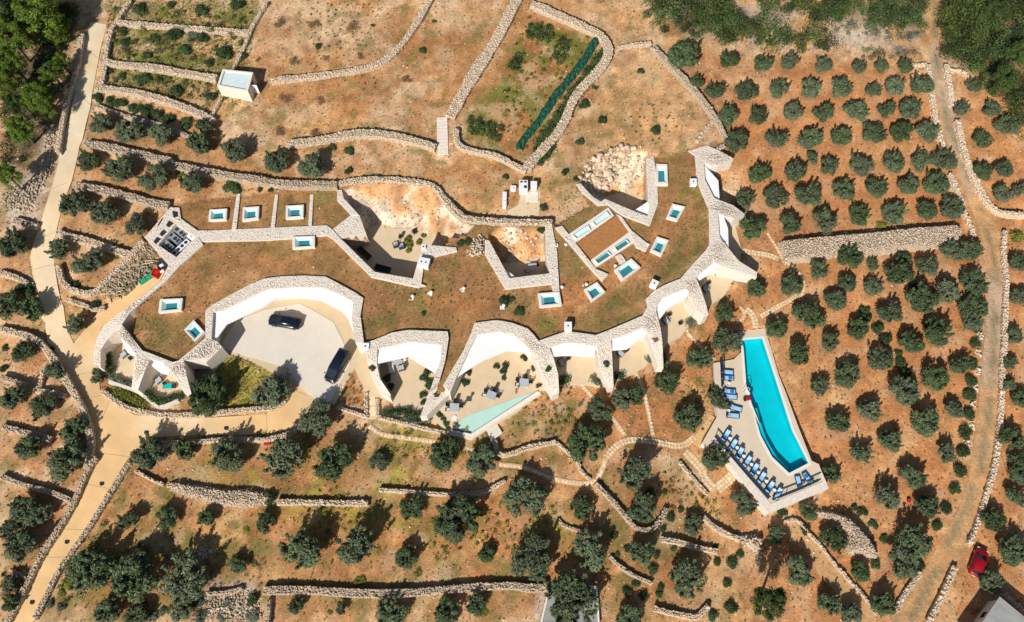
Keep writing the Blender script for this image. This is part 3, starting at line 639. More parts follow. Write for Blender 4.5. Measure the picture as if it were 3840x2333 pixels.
# back courts
for s in ('11: 797,330 838,325 855,400 1000,560 925,555 797,425', '11: 752,690 828,772 1140,1080 1495,1142 1545,960 1600,960 1570,1190 1610,1205 1540,1222 1110,1125 745,765', '11: 1545,960 1575,845 1610,830 1890,855 1900,890 1655,945 1600,960'):
    parapet(PP(s))
parapet(PP('11: 752,688 925,555 1000,560 1060,722 828,772'), z1=ZTOP - 0.1, label='grey paved wedge at the corner of the rocky court')
parapet(PP('01: 1810,705 2454,680 | 11: 0,680 700,650 755,690 745,770 700,745 0,775 | 01: 2454,790 1850,800 1800,770'), z0=3.0, z1=3.9, label='long straight stone band dividing the grassed roof')
for s in ('1170,600 1175,360 1245,370 1590,1015 1520,1195', '1520,1195 1590,1015 2275,930 2300,1110', '2195,100 2310,100 2400,560 2440,1230 2330,1240 2300,1110 2275,930 2215,650'):
    parapet(KB(s))
for s in ('560,610 640,600 860,840 1000,920 950,990 660,760', '1000,920 1070,872 1540,1072 1815,1175 1850,1340 1330,1140 1120,970 950,990', '1815,1175 1850,1000 1830,900 1790,240 1800,50 1900,45 1950,300 1985,600 2000,950 1860,1340'):
    parapet(K7(s))
for s in ('725,180 775,180 715,710 650,700', '1275,190 1320,190 1270,660 1215,665', '1785,190 1830,190 1805,635 1755,630'):
    parapet(KR(s), 3.2, 3.95, 'roof_rib')
# canopies
CAN = [PP('02: 1962,60 | 01: 2040,1448 2454,1262 | 11: 0,1315 150,1245 400,1230 650,1230 800,1285 945,1365 930,1497 | 12: 932,130 950,250 900,120 840,40 760,0 | 11: 650,1340 400,1305 250,1310 0,1400 | 01: 2454,1385 | 02: 2090,160 1985,305 1948,290'),
 PP('12: 1165,392 1250,380 1450,335 1600,348 1755,358 1748,500 1700,612 1580,540 1450,460 1200,515 1170,520'),
 PP('12: 2085,265 2300,233 2454,258 | 22: 0,245 130,283 220,363 275,430 150,410 50,405 0,425 | 12: 2350,410 2150,490 2000,580 1900,650 2000,420'),
 PP('22: 442,383 570,338 720,348 870,368 858,462 700,450 560,450 478,458'), PP('22: 1014,303 1100,283 1290,203 1338,236 1290,290 1160,390 1022,402'),
 PP('21: 1432,1402 1482,1323 1680,1243 1728,1262 1710,1310 1530,1420 1470,1497 | 22: 1450,120 1425,50'), PP('21: 1797,1137 1830,1093 1960,993 2008,1002 2000,1030 1930,1090 1830,1152'),
 K4('397,783 460,812 510,950 515,1160 415,1042'), K4('237,230 400,410 415,620 350,597 253,402'),
 PP('02: 1112,292 1140,300 1220,400 1250,440 1240,462 1170,420'), PP('02: 1420,498 1500,518 1562,590 1555,628 1480,612 1395,545'),
 K7('1838,905 1855,1000 1815,1172 1650,1110 1600,1060'), KB('1500,850 1592,1010 1700,995')]
for i, s in enumerate(CAN):
    poly = flat(s, ZCAN); V, F = prism(poly, ZCAN - 0.22, ZCAN); o = wpart('canopy', V, F, 'plaster', villa)
# terrace floors (read at floor level)
FLO = {'c': '12: 1150,380 1450,330 1760,355 1700,610 1640,800 1575,972 1400,942 1290,882 1200,650', 'd': '12: 1830,800 1900,660 2080,260 2454,250 | 22: 0,240 280,420 340,560 410,722 0,895 | 12: 2454,845 1950,1030 1860,1122 1740,1002 1655,950',
 'f1': '22: 440,380 870,365 860,460 900,560 945,662 830,642 660,632 528,652 522,560', 'f2': '22: 1020,330 1170,290 1320,245 1402,422 1282,522 1122,592 1036,607', 'f3': '21: 1440,1400 1560,1320 1720,1310 1800,1450 | 22: 1800,52 1700,182 1570,242 1490,347 1470,90', 'f4': '21: 1800,1140 2000,1000 2185,1092 2100,1202 1980,1282 1890,1345 1850,1230',
 'a': '02: 922,400 1080,220 1110,300 1250,450 1215,742 1000,682 930,562', 'b': '02: 1380,490 1500,520 1600,640 1680,772 1640,812 1430,882 1295,782 1300,700'}
FLP = {k: flat(PP(s), 0.0) for k, s in FLO.items()}
FLP['f5'] = flat(K4('400,785 570,842 660,1180 650,1312 515,1165'), 0.0); FLP['f6'] = flat(K4('240,215 400,232 485,390 485,560 580,702 415,622 350,590'), 0.0)
for k, poly in FLP.items():
    V, F = prism(poly, -0.5, 0.0); o = wpart('terrace_floor', V, F, 'floor', villa)
V, F = prism(COURTS['yard'], -0.5, -0.02); wpart('entrance_floor', V, F, 'slate_shade', villa)
for k in ('c', 'd', 'f1', 'f2', 'f3', 'f4', 'f5', 'f6', 'a', 'b'):
    V, F = prism(COURTS[k], -0.5, -0.02); wpart('terrace_floor', V, F, 'floor', villa)
V, F = prism(COURTS['car'], -0.5, -0.03); o = wpart('court_floor', V, F, 'border', villa); o['label'] = 'tan border band of the car court floor'
V, F = prism(flat(PP('02: 2010,370 2190,112 | 11: 0,1478 130,1430 300,1395 450,1372 | 12: 530,10 760,140 850,320 915,520 740,870 640,900 380,640 350,565 180,515 0,465'), 0.0), -0.4, 0.03); o = wpart('court_floor', V, F, 'concrete', villa); o['label'] = 'pale concrete floor of the car court'
V, F = prism(flat(PP('12: 950,320 1035,330 1060,420 1120,650 1270,825 1180,845 1060,785 930,515'), 0.0), -0.4, 0.02); o = wpart('entrance_walk', V, F, 'border', villa)
for poly in (B1F, B2F, B3F):
    V, F = prism(poly, -0.1, 0.3); wpart('court_floor', V, F, 'floor', villa)
# thin garden walls in front of the two small left courts
def thin_wall(pts, w, h, root, name='garden_wall', m='clad', z=-0.1):
    L = [at(p, z + h)[:2] for p in pts]; L = [np.array(p) for p in L]; n = len(L); left = []; right = []
    for i in range(n):
        t = L[min(i + 1, n - 1)] - L[max(i - 1, 0)]; t /= np.linalg.norm(t); q = np.array([-t[1], t[0]]) * w / 2
        left.append(L[i] + q); right.append(L[i] - q)
    V, F = prism(left + right[::-1], z - 0.5, z + h); return wpart(name, V, F, m, root)
thin_wall(PP('02: 1000,688 1210,758 1280,790 1460,932'), 0.45, 0.55, villa); thin_wall(PP('02: 1462,925 1560,895 1640,858'), 0.45, 0.55, villa)
# skylights: cream frame, aqua reveals, dark pane at the foot
def skylight(pts, h=0.55, ins=0.24, label=None, zb=3.3):
    c = [at(p, float(ZR(0, 0)) + h + 0.02) for p in pts]; c = np.array(c); c[:, 2] = float(ZR(c[:, 0].mean(), c[:, 1].mean())) + h
    m = c.mean(0); inner = c + (m - c) * ins * np.array([1, 1, 0])
    # keep an even margin
    bot = inner + (m - inner) * 0.36 * np.array([1, 1, 0]); bot[:, 2] -= h - 0.10
    base = c.copy(); base[:, 2] = zb
    V = np.r_[base, c, inner]; n = 4
    F = [(i, (i + 1) % 4, 4 + (i + 1) % 4, 4 + i) for i in range(4)] + [(4 + i, 4 + (i + 1) % 4, 8 + (i + 1) % 4, 8 + i) for i in range(4)]
    e = empty('skylight', (m[0], m[1], zb)); e.parent = villa
    if label: e['label'] = label
    wpart('frame', V, F, 'frame', e)
    wpart('reveal', np.r_[inner - [0, 0, 0.004], bot], [(i, (i + 1) % 4, 4 + (i + 1) % 4, 4 + i) for i in range(4)], 'reveal', e)
    wpart('pane', bot + [0, 0, 0.0], [(0, 1, 2, 3)], 'pane', e)
SKY = ['01: 1930,510 2092,500 2085,602 1920,612', '01: 2237,490 2387,480 2380,592 2230,612', '11: 325,475 490,465 485,580 325,592', '11: 385,757 590,750 590,852 385,866', '01: 1470,1330 1680,1320 1667,1432 1455,1452', '02: 1780,120 1882,232 1790,322 1690,212',
 '21: 335,1275 535,1260 557,1382 350,1402', '21: 763,1240 880,1170 957,1262 830,1352', '21: 1040,1060 1195,955 1282,1037 1110,1162', '21: 1433,755 1542,790 1472,932 1368,885', '21: 1573,455 1692,482 1620,612 1518,582', '21: 1425,92 1525,95 1532,282 1430,282']
for s in SKY: skylight(PP(s))
# pool-house roof bed with its four long skylights
def slab(pts, z0, z1, m, name, root=villa): V, F = prism(flat(pts, z1), z0, z1); return wpart(name, V, F, m, root)
slab(PP('21: 700,815 1060,565 1190,700 835,965'), 3.2, 3.85, 'soil_panel', 'roof_bed')
for a, b in (('21: 605,742 985,485 1035,560 672,815', ('21: 655,742 800,648 825,692 690,775', '21: 838,622 972,520 1003,562 868,655')), ('21: 825,968 1190,700 1245,790 870,1035', ('21: 858,972 982,888 1012,922 890,1004', '21: 1038,852 1152,778 1182,812 1068,888'))):
    slab(PP(a), 3.2, 3.98, 'frame', 'skylight_kerb')
    for s in b:
        c = np.array([at(p, 4.25) for p in PP(s)]); m = c.mean(0); inn = c + (m - c) * 0.10; bot = inn.copy(); bot[:, 2] = 4.0; base = c.copy(); base[:, 2] = 3.9
        e = empty('skylight', (m[0], m[1], 3.9)); e.parent = villa
        wpart('frame', np.r_[base, c, inn], [(i, (i + 1) % 4, 4 + (i + 1) % 4, 4 + i) for i in range(4)] + [(4 + i, 4 + (i + 1) % 4, 8 + (i + 1) % 4, 8 + i) for i in range(4)], 'frame', e)
        wpart('reveal', np.r_[inn, bot], [(i, (i + 1) % 4, 4 + (i + 1) % 4, 4 + i) for i in range(4)], 'reveal', e); wpart('pane', bot, [(0, 1, 2, 3)], 'reveal' if a[4:7] == '605' else 'pane', e)
parapet(PP('21: 495,672 560,655 870,1050 985,1100 930,1162 850,1080'), 3.1, 4.0); parapet(PP('21: 1062,548 1105,570 1200,700 1362,830 1330,892 1240,850 1180,715'), 3.1, 4.0); parapet(PP('21: 1050,935 1100,910 1150,985 1100,1010'), 3.1, 3.9)
# chimneys and vents
def chimney(s, w, d, h, rz=0.0, holes=1):
    p = at(s, 3.6 + h); z = 3.5
    e = empty('chimney', (p[0], p[1], z), rz); e.parent = villa
    b = MB(); b.box((0, 0, h / 2), (w, d, h)); b.build('shaft', 'plaster', e)
    b = MB(); b.box((0, 0, h + 0.03), (w + 0.08, d + 0.08, 0.06)); b.build('cap', 'white_metal', e)
    for k in range(holes): b = MB(); b.cyl(((k - (holes - 1) / 2) * w * 0.42, 0, h + 0.062), ((k - (holes - 1) / 2) * w * 0.42, 0, h + 0.075), 0.13, n=12); b.build('flue', 'dark_metal', e)
for s, w, d, h, r, k in (('21: 1770,245', 0.95, 1.0, 1.0, 0, 1), ('21: 1410,1180', 1.0, 0.95, 1.1, -0.5, 1), ('22: 615,175', 1.0, 1.15, 1.1, 0, 1), ('12: 1055,362', 0.95, 0.9, 0.7, 0, 1), ('11: 1592,985', 1.6, 1.3, 1.2, -0.2, 2), ('11: 1590,845', 0.6, 0.6, 0.8, 0, 1), ('21: 505,830', 0.5, 0.4, 0.5, 0, 1)):
    chimney(PP(s)[0], w, d, h, r, k)
def vent(s):
    p = at(PP(s)[0], 4.0); e = empty('roof_vent', (p[0], p[1], 3.45)); e.parent = villa
    b = MB(); b.cyl((0, 0, 0), (0, 0, 0.55), 0.14, n=12); b.build('pipe', 'white_metal', e)
    b = MB(); b.cyl((0, 0, 0.52), (0, 0, 0.66), 0.26, 0.12, n=14); b.build('cowl', 'white_metal', e)
    b = MB(); b.box((-0.25, -0.2, 0.02), (0.7, 0.6, 0.18)); b.build('pad', 'frame', e)
for s in ('11: 1490,1300', '11: 1660,1262', '11: 1960,1225', '11: 2330,1385', '21: 595,825', '21: 1050,1020', '21: 785,1190', '21: 1350,825', '21: 505,1140', '21: 560,1215', '12: 1885,1010'): vent(s)
# entry steps of the stone block
# plant pit: frame, openings
for s in ('0,600 60,560 250,745 570,960 590,1010 540,1060 430,1095', '570,960 905,610 960,600 1010,700 600,1065 540,1060', '562,372 600,300 660,290 940,490 1110,490 1110,520 960,600 905,612', '60,560 460,80 620,90 650,290 600,300 562,372 250,745'):
    parapet(K3(s), 2.0, 3.95)
for s in ('170,690 230,610 300,645 215,735', '270,560 340,480 400,520 320,600', '390,400 440,320 520,370 440,440', '500,150 590,170 600,250 520,265', '240,405 320,275 335,290 255,415'):
    V, F = prism(flat(K3(s), 3.96), 3.9, 4.06); wpart('vent_grille', V, F, 'dark_metal', villa)
V, F = prism(PIT, 2.0, 2.16); wpart('plant_floor', V, F, 'dark_metal', villa)
# ---------------------------------------------------------------- dry stone walls
def gz(x, y): return ground(np.atleast_1d(x), np.atleast_1d(y))[0]
GREYT = (0.62, 1.02)
def dry_wall(pts, w, h, label, size=0.27, tone=(0.70, 1.12), name='dry_stone_wall', zf=T0, smooth=True, warm=0.07, cat='stone wall', group=None, matn='stone'):
    L = [onG(p, h, zf)[:2] for p in pts]
    if smooth and len(L) > 2: L = smooth_line(L, 2)
    L = resample(L, 0.6); n = len(L)
    T = np.gradient(L, axis=0); T /= np.linalg.norm(T, axis=1)[:, None] + 1e-9; N = np.c_[-T[:, 1], T[:, 0]]
    hh = h * (0.78 + 0.42 * noise(L[:, 0], L[:, 1], 0.4, 12, 3)); ww = w * (0.70 + 0.56 * noise(L[:, 0], L[:, 1], 0.35, 17, 3))
    base = np.minimum(zf(L[:, 0] + N[:, 0] * w, L[:, 1] + N[:, 1] * w), zf(L[:, 0] - N[:, 0] * w, L[:, 1] - N[:, 1] * w)) - 0.45
    top = zf(L[:, 0], L[:, 1]) + hh - 0.10
    V = []
    for i in range(n):
        for s, k, z in ((1, 0.55, base[i]), (1, 0.44, top[i]), (-1, 0.44, top[i]), (-1, 0.55, base[i])):
            q = L[i] + N[i] * ww[i] * k * s; V.append((q[0], q[1], z))
    F = [(4 * i + k, 4 * i + 4 + k, 4 * i + 5 + k, 4 * i + 1 + k) for i in range(n - 1) for k in range(3)] + [(0, 1, 2, 3), (4 * n - 1, 4 * n - 2, 4 * n - 3, 4 * n - 4)]
    c = np.array([L[n // 2][0], L[n // 2][1], base[n // 2] + 0.45])
    o = link(name, newmesh(name, np.array(V) - c, F, 'wall_core'), None, c); tag(o, label, cat, group, 'thing')
    # stones: coping + both faces
    seg = np.r_[0, np.cumsum(np.linalg.norm(np.diff(L, axis=0), axis=1))]; tot = seg[-1]
    C = []; S_ = []; Y = []
    def along(s): return np.array([np.interp(s, seg, L[:, 0]), np.interp(s, seg, L[:, 1])]).T
    def nrm(s):
        q = np.array([np.interp(s, seg, N[:, 0]), np.interp(s, seg, N[:, 1])]).T; return q / (np.linalg.norm(q, axis=1)[:, None] + 1e-9)
    rows = max(2, int(w / (size * 0.85)))
    for r in range(rows):
        s = np.arange(RNG.uniform(0, size), tot, size * 0.92); s = s + RNG.uniform(-0.3, 0.3, len(s)) * size; s = np.clip(s, 0, tot)
        k = ((r + 0.5) / rows - 0.5) * 0.98; wv = np.interp(s, seg, ww); p = along(s) + nrm(s) * (wv * k + RNG.normal(0, 0.05, len(s)))[:, None]
        z = np.interp(s, seg, top) + RNG.uniform(-0.06, 0.10, len(s)); C.append(np.c_[p, z]); q = nrm(s); Y.append(np.arctan2(q[:, 1], q[:, 0]) + RNG.normal(0, 0.35, len(s)))
        S_.append(np.c_[RNG.uniform(0.7, 1.15, len(s)) * size * 0.9, RNG.uniform(0.7, 1.25, len(s)) * size, RNG.uniform(0.5, 0.8, len(s)) * size])
    for sd in (1, -1):
        for r in range(max(1, int((h + 0.15) / (size * 0.75)))):
            s = np.arange(RNG.uniform(0, size), tot, size * 0.95); s = np.clip(s + RNG.uniform(-0.3, 0.3, len(s)) * size, 0, tot)
            wv = np.interp(s, seg, ww); q = nrm(s); p = along(s) + q * (wv * (0.46 + 0.02 * r * 0) * sd)[:, None]
            z = np.interp(s, seg, top) - size * 0.75 * (r + 0.6) + RNG.normal(0, 0.03, len(s)); C.append(np.c_[p, z]); Y.append(np.arctan2(q[:, 1], q[:, 0]) + RNG.normal(0, 0.12, len(s)))
            S_.append(np.c_[np.full(len(s), size * 0.6), RNG.uniform(0.7, 1.25, len(s)) * size, RNG.uniform(0.6, 0.9, len(s)) * size * 0.8])
    V, F, col = stones(np.concatenate(C) - c, np.concatenate(S_), np.concatenate(Y), tone=tone, warm=warm)
    q = link('stones', newmesh('stones', V, F, matn, False, col), o); q['kind'] = 'stuff'
    return o
WALLS = [
 ('00: 745,300 720,560 660,760 590,960 560,1150 530,1400', 50, 0.9, 'rust coloured wall along the left edge of the pale upper lane', 0),
 ('00: 1190,0 1090,150 1020,260 985,420 960,600 930,790', 45, 0.8, 'dry stone wall between the upper lane and the green terraces', 0),
 ('00: 1060,190 1300,220 1600,235 1900,265 2290,290', 60, 0.8, 'topmost terrace wall above the round dark bush at upper left', 0),
 ('00: 960,560 1150,590 1400,610 1700,660 1990,710', 78, 0.9, 'terrace wall running from the lane to the small white hut', 0),
 ('00: 870,800 1000,805 1300,850 1600,940 1850,1040 1960,1110', 80, 0.9, 'terrace wall with hedge just below it, lower left of the hut', 0),
 ('00: 880,960 1050,1030 1300,1100 1560,1160 1700,1240 1900,1290', 45, 0.6, 'low grey wall between the hedge and the upper olive row', 1),
 ('00: 770,1310 1000,1350 1300,1420 1640,1490 | 01: 1400,50 1700,110 2000,170 2454,240 | 11: 300,262 700,268 790,268', 88, 1.0, 'long grey terrace wall reaching from the lane to the rocky court', 1),
 ('00: 2454,20 2380,130 2300,260 2270,370 2150,610', 38, 0.7, 'thin wall dropping from the top edge to the white hut', 0),
 ('00: 2030,900 1990,980 1935,1070', 30, 0.6, 'short thin wall just below the white hut', 0),
 ('10: 185,730 500,700 800,660 1050,620 1200,570 1330,470 1450,320 1560,150 1660,-30', 68, 0.8, 'curved pale wall starting beside the hut and leaving at the top', 0),
 ('10: 2450,-20 2330,230 2200,460 2050,680 1900,950 1830,1070', 115, 0.7, 'broad tan stone bank along the left side of the fenced garden', 0),
 ('10: 330,1320 700,1270 1000,1210 1300,1235 1600,1310 1700,1350', 85, 0.9, 'terrace wall under the dry field left of the stone stair', 0),
 ('10: 1890,1180 1895,1340 | 10: 2100,1390 2250,1410 2454,1480 | 21: 120,90 230,140', 60, 0.9, 'wall along the lower edge of the fenced garden right of the stair', 0),
 ('20: 280,20 500,120 750,230 900,300 985,400 985,520 900,640 800,740 690,860 630,980 600,1080 520,1220 400,1350 270,1490 | 21: 235,120', 95, 0.9, 'tall curving wall along the right side of the fenced garden', 0),
 ('20: 1075,425 1250,400 1380,388', 42, 0.7, 'short level wall at the top of the bare field beside the wood', 0),
 ('20: 1400,420 1530,560 1700,740 1830,880 1950,1050 2065,1265', 68, 0.9, 'grey diagonal wall between bare field and olive orchard', 1),
 ('20: 1945,1110 1800,1300', 45, 0.6, 'stub wall running down left from the diagonal orchard wall', 0),
 ('20: 2070,1310 1990,1370', 45, 0.6, 'tiny stub wall beside the top tip of the villa', 0),
 ('30: 1580,590 1610,800 1640,1050 1690,1260 1730,1370', 45, 0.9, 'whitish wall on the left edge of the track above the orchard corner', 2),
 ('30: 1745,590 1780,800 1810,960', 48, 0.9, 'short whitish wall on the right edge of the track near the top', 2),
 ('30: 1850,1100 1890,1280 1950,1497 | 31: 2000,180 2080,350 2150,460 2250,530 2470,548', 55, 1.0, 'long whitish wall right of the track that bends away to the right edge', 2),
 ('30: 1420,590 1565,588', 32, 0.6, 'short white wall closing the orchard at its top right corner', 2),
 ('30: 1785,640 1890,640 1940,700', 30, 0.5, 'little wall at the foot of the upper right wood', 2),
 ('31: 1790,160 1850,330 1908,450', 48, 0.9, 'whitish wall left of the track halfway down the orchard', 2),
 ('31: 1905,510 1960,600 2008,740', 44, 0.8, 'short whitish wall left of the track beside the long rubble mound', 2),
 ('31: 2290,690 2270,900 2305,1100 2300,1300 2290,1497 | 32: 2290,300 2270,500 2260,800 2255,1000 2230,1250 2195,1497 | 33: 2130,280 2080,480 2010,660 1965,775', 48, 0.9, 'very long whitish wall on the right of the track above the red car', 2),
 ('33: 1830,985 1740,1190 1660,1350 1580,1510', 55, 0.9, 'whitish wall on the right of the track below the red car', 2),
 ('33: 1510,1040 1400,1190 1330,1300 1275,1400', 58, 0.7, 'low stone edging left of the track near the bottom', 0),
 ('33: 250,575 370,540 450,650 600,800 690,930 760,1010 880,1140 1000,1270 1105,1430', 32, 0.5, 'thin stone edge of the sandy path below the pool', 0),
 ('23: 1860,520 1950,610 2080,690 2200,730', 58, 0.8, 'pale wall leading into the rubble heap below the pool stair', 0),
 ('23: 870,220 980,330 1080,440 1180,570 1270,650 1400,640 1480,530 1520,450', 52, 0.8, 'hooked wall wrapping round the olive below the curved path', 1),
 ('23: 520,550 600,620 750,660 920,688', 36, 0.5, 'thin low wall left of the hooked wall on the lower slope', 1),
 ('23: 1000,890 1080,970 1200,1060 1390,1140', 42, 0.5, 'thin slanting wall between small round bushes on the lower slope', 1),
 ('23: 1480,730 1650,760 1850,820 1990,845', 60, 0.8, 'short terrace wall right of the hooked wall', 0),
 ('23: 1410,1370 1550,1410 1720,1440 1800,1460 1910,1345', 58, 0.7, 'stone wall at the bottom edge left of the big round pine', 0),
 ('23: 1640,20 1760,160 1900,320', 45, 0.4, 'rough stone edging left of the pool stair path', 0),
 ('13: 240,390 560,390 800,400 1075,396', 66, 0.8, 'terrace wall right of the lower left rubble bank', 0),
 ('13: 1180,275 1450,290 1740,320 2000,312 2150,300 2340,190', 44, 0.7, 'low pale wall in the middle of the lower slope under the lawn steps', 0),
 ('13: 110,1205 500,1195 850,1225 1200,1235 1500,1225 1800,1195 2100,1170 2454,1155 | 23: 210,1180 420,1180', 88, 1.0, 'long grey terrace wall along the bottom of the photo', 1),
 ('13: 165,1290 150,1530', 46, 0.9, 'short wall going down off the bottom edge at left centre', 1),
 ('03: 1900,1235 2100,1220 2230,1180', 48, 0.6, 'short grey wall in the scrub at the bottom left', 1),
 ('03: 880,-20 800,90 700,330 560,600 400,830 290,1030 200,1230 60,1500', 55, 0.9, 'long wall on the left edge of the road leaving at lower left', 1),
 ('03: 1190,20 1060,220 960,380 830,600 680,810 540,1010 430,1230 310,1470', 52, 0.6, 'long kerb wall on the right edge of the road leaving at lower left', 1),
 ('03: 0,150 250,250 450,290 640,370', 58, 0.9, 'wall meeting the lower left road from the left edge', 1),
 ('03: 90,1010 265,1112', 32, 0.5, 'stub wall by the lower left road near the bottom', 1),
 ('03: 1240,100 1400,190 1500,230', 38, 0.6, 'short pale wall climbing to the lower left rubble bank', 0),
 ('02: -20,195 200,250 340,300 420,390 500,500 570,600 620,700 700,830 760,950 800,1080 830,1200 825,1350 790,1490', 72, 1.0, 'long curving wall on the left side of the sandy junction', 0),
 ('02: 0,645 150,690 235,712', 56, 0.9, 'short wall at the left edge level with the small courts', 1),
 ('02: 395,560 375,700 350,755', 40, 0.7, 'short upright wall left of the junction beside an olive', 0),
 ('02: 300,760 450,785 590,815', 52, 0.8, 'level wall joining the curved junction wall from the left', 0),
 ('02: 0,1095 200,1150 460,1215', 66, 0.9, 'grey wall at the left edge level with the lower drive', 1),
 ('02: 560,1265 770,1325', 46, 0.7, 'short wall left of the junction above the large olive', 0),
 ('02: 935,770 1050,860 1180,940 1400,985 1650,1000 1900,980 2200,950 2454,930 | 12: 180,935 300,880 345,780 345,600', 62, 0.6, 'pebbled wall edging the lawn along the north side of the lower drive', 0),
 ('02: 1480,1262 1800,1235 2200,1215 2454,1222 | 12: 200,1203 330,1180 430,1110 490,1050', 52, 0.9, 'long wall along the south side of the lower drive', 0),
 ('01: 530,690 560,730 800,790 1000,850 1190,920', 80, 0.9, 'wall below three olives right of the upper lane bend', 0),
 ('01: 690,270 900,310 1150,370 1400,440 1550,462', 88, 0.9, 'grey terrace wall reaching the villa plant yard', 1),
 ('01: 120,595 340,655', 76, 0.8, 'wall at the left of the upper lane bend', 1),
 ('01: -20,1080 120,1110 250,1180', 58, 0.8, 'short wall at the left edge above two olives', 0),
 ('01: 530,1020 560,1150 620,1230 850,1285 960,1160 1090,1030 1200,930 1310,785', 62, 1.0, 'wall round the two olives beside the timber yard', 0),
 ('01: 620,1330 800,1390 870,1430 960,1400', 46, 0.6, 'low wall below the timber yard near the lane', 0),
 ('12: 790,920 950,970 1075,1012', 42, 0.6, 'low wall under the triangular herb bed', 0),
 ('12: 1180,1012 1450,1080 1700,1140 1830,1165', 44, 0.7, 'low wall under the hedge in front of the second court', 0),
 ('12: 1062,790 1064,1000', 38, 0.5, 'left cheek wall of the short garden steps', 0),
 ('12: 1165,845 1172,1010', 38, 0.5, 'right cheek wall of the short garden steps', 0),
 ('12: 2250,1230 2270,1375 2454,1335 | 22: 200,1300 505,1240', 54, 0.7, 'angled wall in the garden below the reflecting pool', 0),
 ('22: 515,1250 620,1340 720,1440 | 23: 720,90 820,180', 36, 0.5, 'thin wall running down from the angled garden wall', 0),
]
for s, wt, h, lab, kind in WALLS:
    pts = PP(s); w = wt / 2.454 * mpp(onG(pts[0])) * 0.92
    tone = ((0.86, 1.13), (0.64, 0.95), (1.0, 1.22))[kind]
    dry_wall(pts, max(0.35, w - 0.12), h, lab, 0.21 if kind != 2 else 0.26, tone, warm=0.08 if kind == 0 else 0.03)
dry_wall(PP('11: 780,262 1000,222 1300,215 1680,262 1760,370 1940,575 2100,600 2454,612 | 21: 200,612 470,618'), 0.95, 0.6, 'stone wall curving along the top rim of the rocky court', zf=lambda x, y: np.maximum(T0(x, y), 3.75))
# grey gravel bank left of the lane is loose stones; rubble mounds
def mound(pts, h, label, size=0.45, rim=1.5, step=0.42, tone=(0.6, 1.1), name='rubble_mound', zf=T0):
    poly = [onG(p, h * 0.7, zf)[:2] for p in pts]; c = np.mean(poly, 0); c = np.array([c[0], c[1], float(zf(*c))])
    V, F = surf(poly, lambda x, y: zf(x, y) + h * sst(0, rim, dpoly(x, y, poly)) - 0.25, 0.7, 0.8)
    o = link(name, newmesh(name, V - c, F, 'wall_core'), None, c); tag(o, label, 'rubble mound', kind='thing')
    x, y = scatter(poly, step); d = dpoly(x, y, poly); z = zf(x, y) + h * sst(0, rim, d) - 0.12 + RNG.uniform(-0.05, 0.1, len(x)); n = len(x)
    # steep rim faces
    ring = resample(list(poly) + [poly[0]], 0.4); rx = []; 
    for lv in range(0):
        j = ring + RNG.normal(0, 0.08, ring.shape); rx.append(np.c_[j, zf(j[:, 0], j[:, 1]) + 0.1 + lv * 0.3])
    rx = np.concatenate(rx) if rx else np.zeros((0, 3))
    C = np.r_[np.c_[x, y, z], rx]; n = len(C)
    S_ = np.c_[RNG.uniform(0.5, 1.2, n), RNG.uniform(0.5, 1.2, n), RNG.uniform(0.4, 0.9, n)] * size
    V, F, col = stones(C - c, S_, RNG.uniform(0, 3.14, n), 0.2, 0.14, tone=tone, warm=0.05)
    q = link('stones', newmesh('stones', V, F, 'stone', False, col), o); q['kind'] = 'stuff'
mound(PP('31: 200,775 400,752 740,722 1100,692 1450,652 1820,628 1895,665 1905,720 1860,800 1700,850 1400,870 1100,920 960,930 800,905 640,950 450,980 250,990 215,850'), 1.5, 'long low mound of pinkish rubble across the olive orchard', 0.20, 0.7, 0.19, (0.80, 1.08))
mound(PP('33: 540,440 700,452 870,500 990,620 1060,700 1110,780 1150,850 1150,910 1100,920 950,890 840,850 820,700 700,570 560,500'), 1.9, 'rounded heap of grey rubble below the pool corner', 0.20, 1.1, 0.19, (0.74, 1.02))
mound(PP('23: 2080,682 2350,668 2425,720 2435,800 2390,900 2250,790'), 1.2, 'small triangular rubble heap above the round pine', 0.34, 0.9, 0.34)
mound(PP('03: 1500,200 1640,180 1880,220 2100,250 2300,240 2440,280 | 13: 235,330 240,390 0,450 | 03: 2200,450 1950,420 1700,350 1530,270'), 1.0, 'broad rubble bank on the terrace at lower left', 0.20, 0.8, 0.20, (0.78, 1.08))
mound(PP('03: 1870,1270 2230,1190 2400,1270 2454,1497 1900,1497 1880,1400'), 0.35, 'patch of loose grey stones at the bottom left', 0.24, 1.2, 0.34, (0.55, 1.1))
mound(PP('00: 560,1080 545,1250 500,1497 | 01: 420,300 260,560 90,540 0,480 0,350 200,250 380,120 | 00: 380,1497 400,1150'), 0.25, 'grey scree bank between the wood and the upper lane', 0.3, 1.0, 0.4, (0.55, 0.95))
mound(KB('830,600 960,340 1110,230 1180,330 1175,590 1040,660'), 0.5, 'rough pile of stones between the two back courts', 0.34, 0.6, 0.34, (0.7, 1.15), zf=lambda x, y: np.full(np.shape(x), 3.6))
mound(PP('03: 1790,830 1870,770 1940,830 1930,920 1840,930'), 0.7, 'small round stone ring at the dark olive, lower left', 0.3, 0.4, 0.3, (0.8, 1.2))

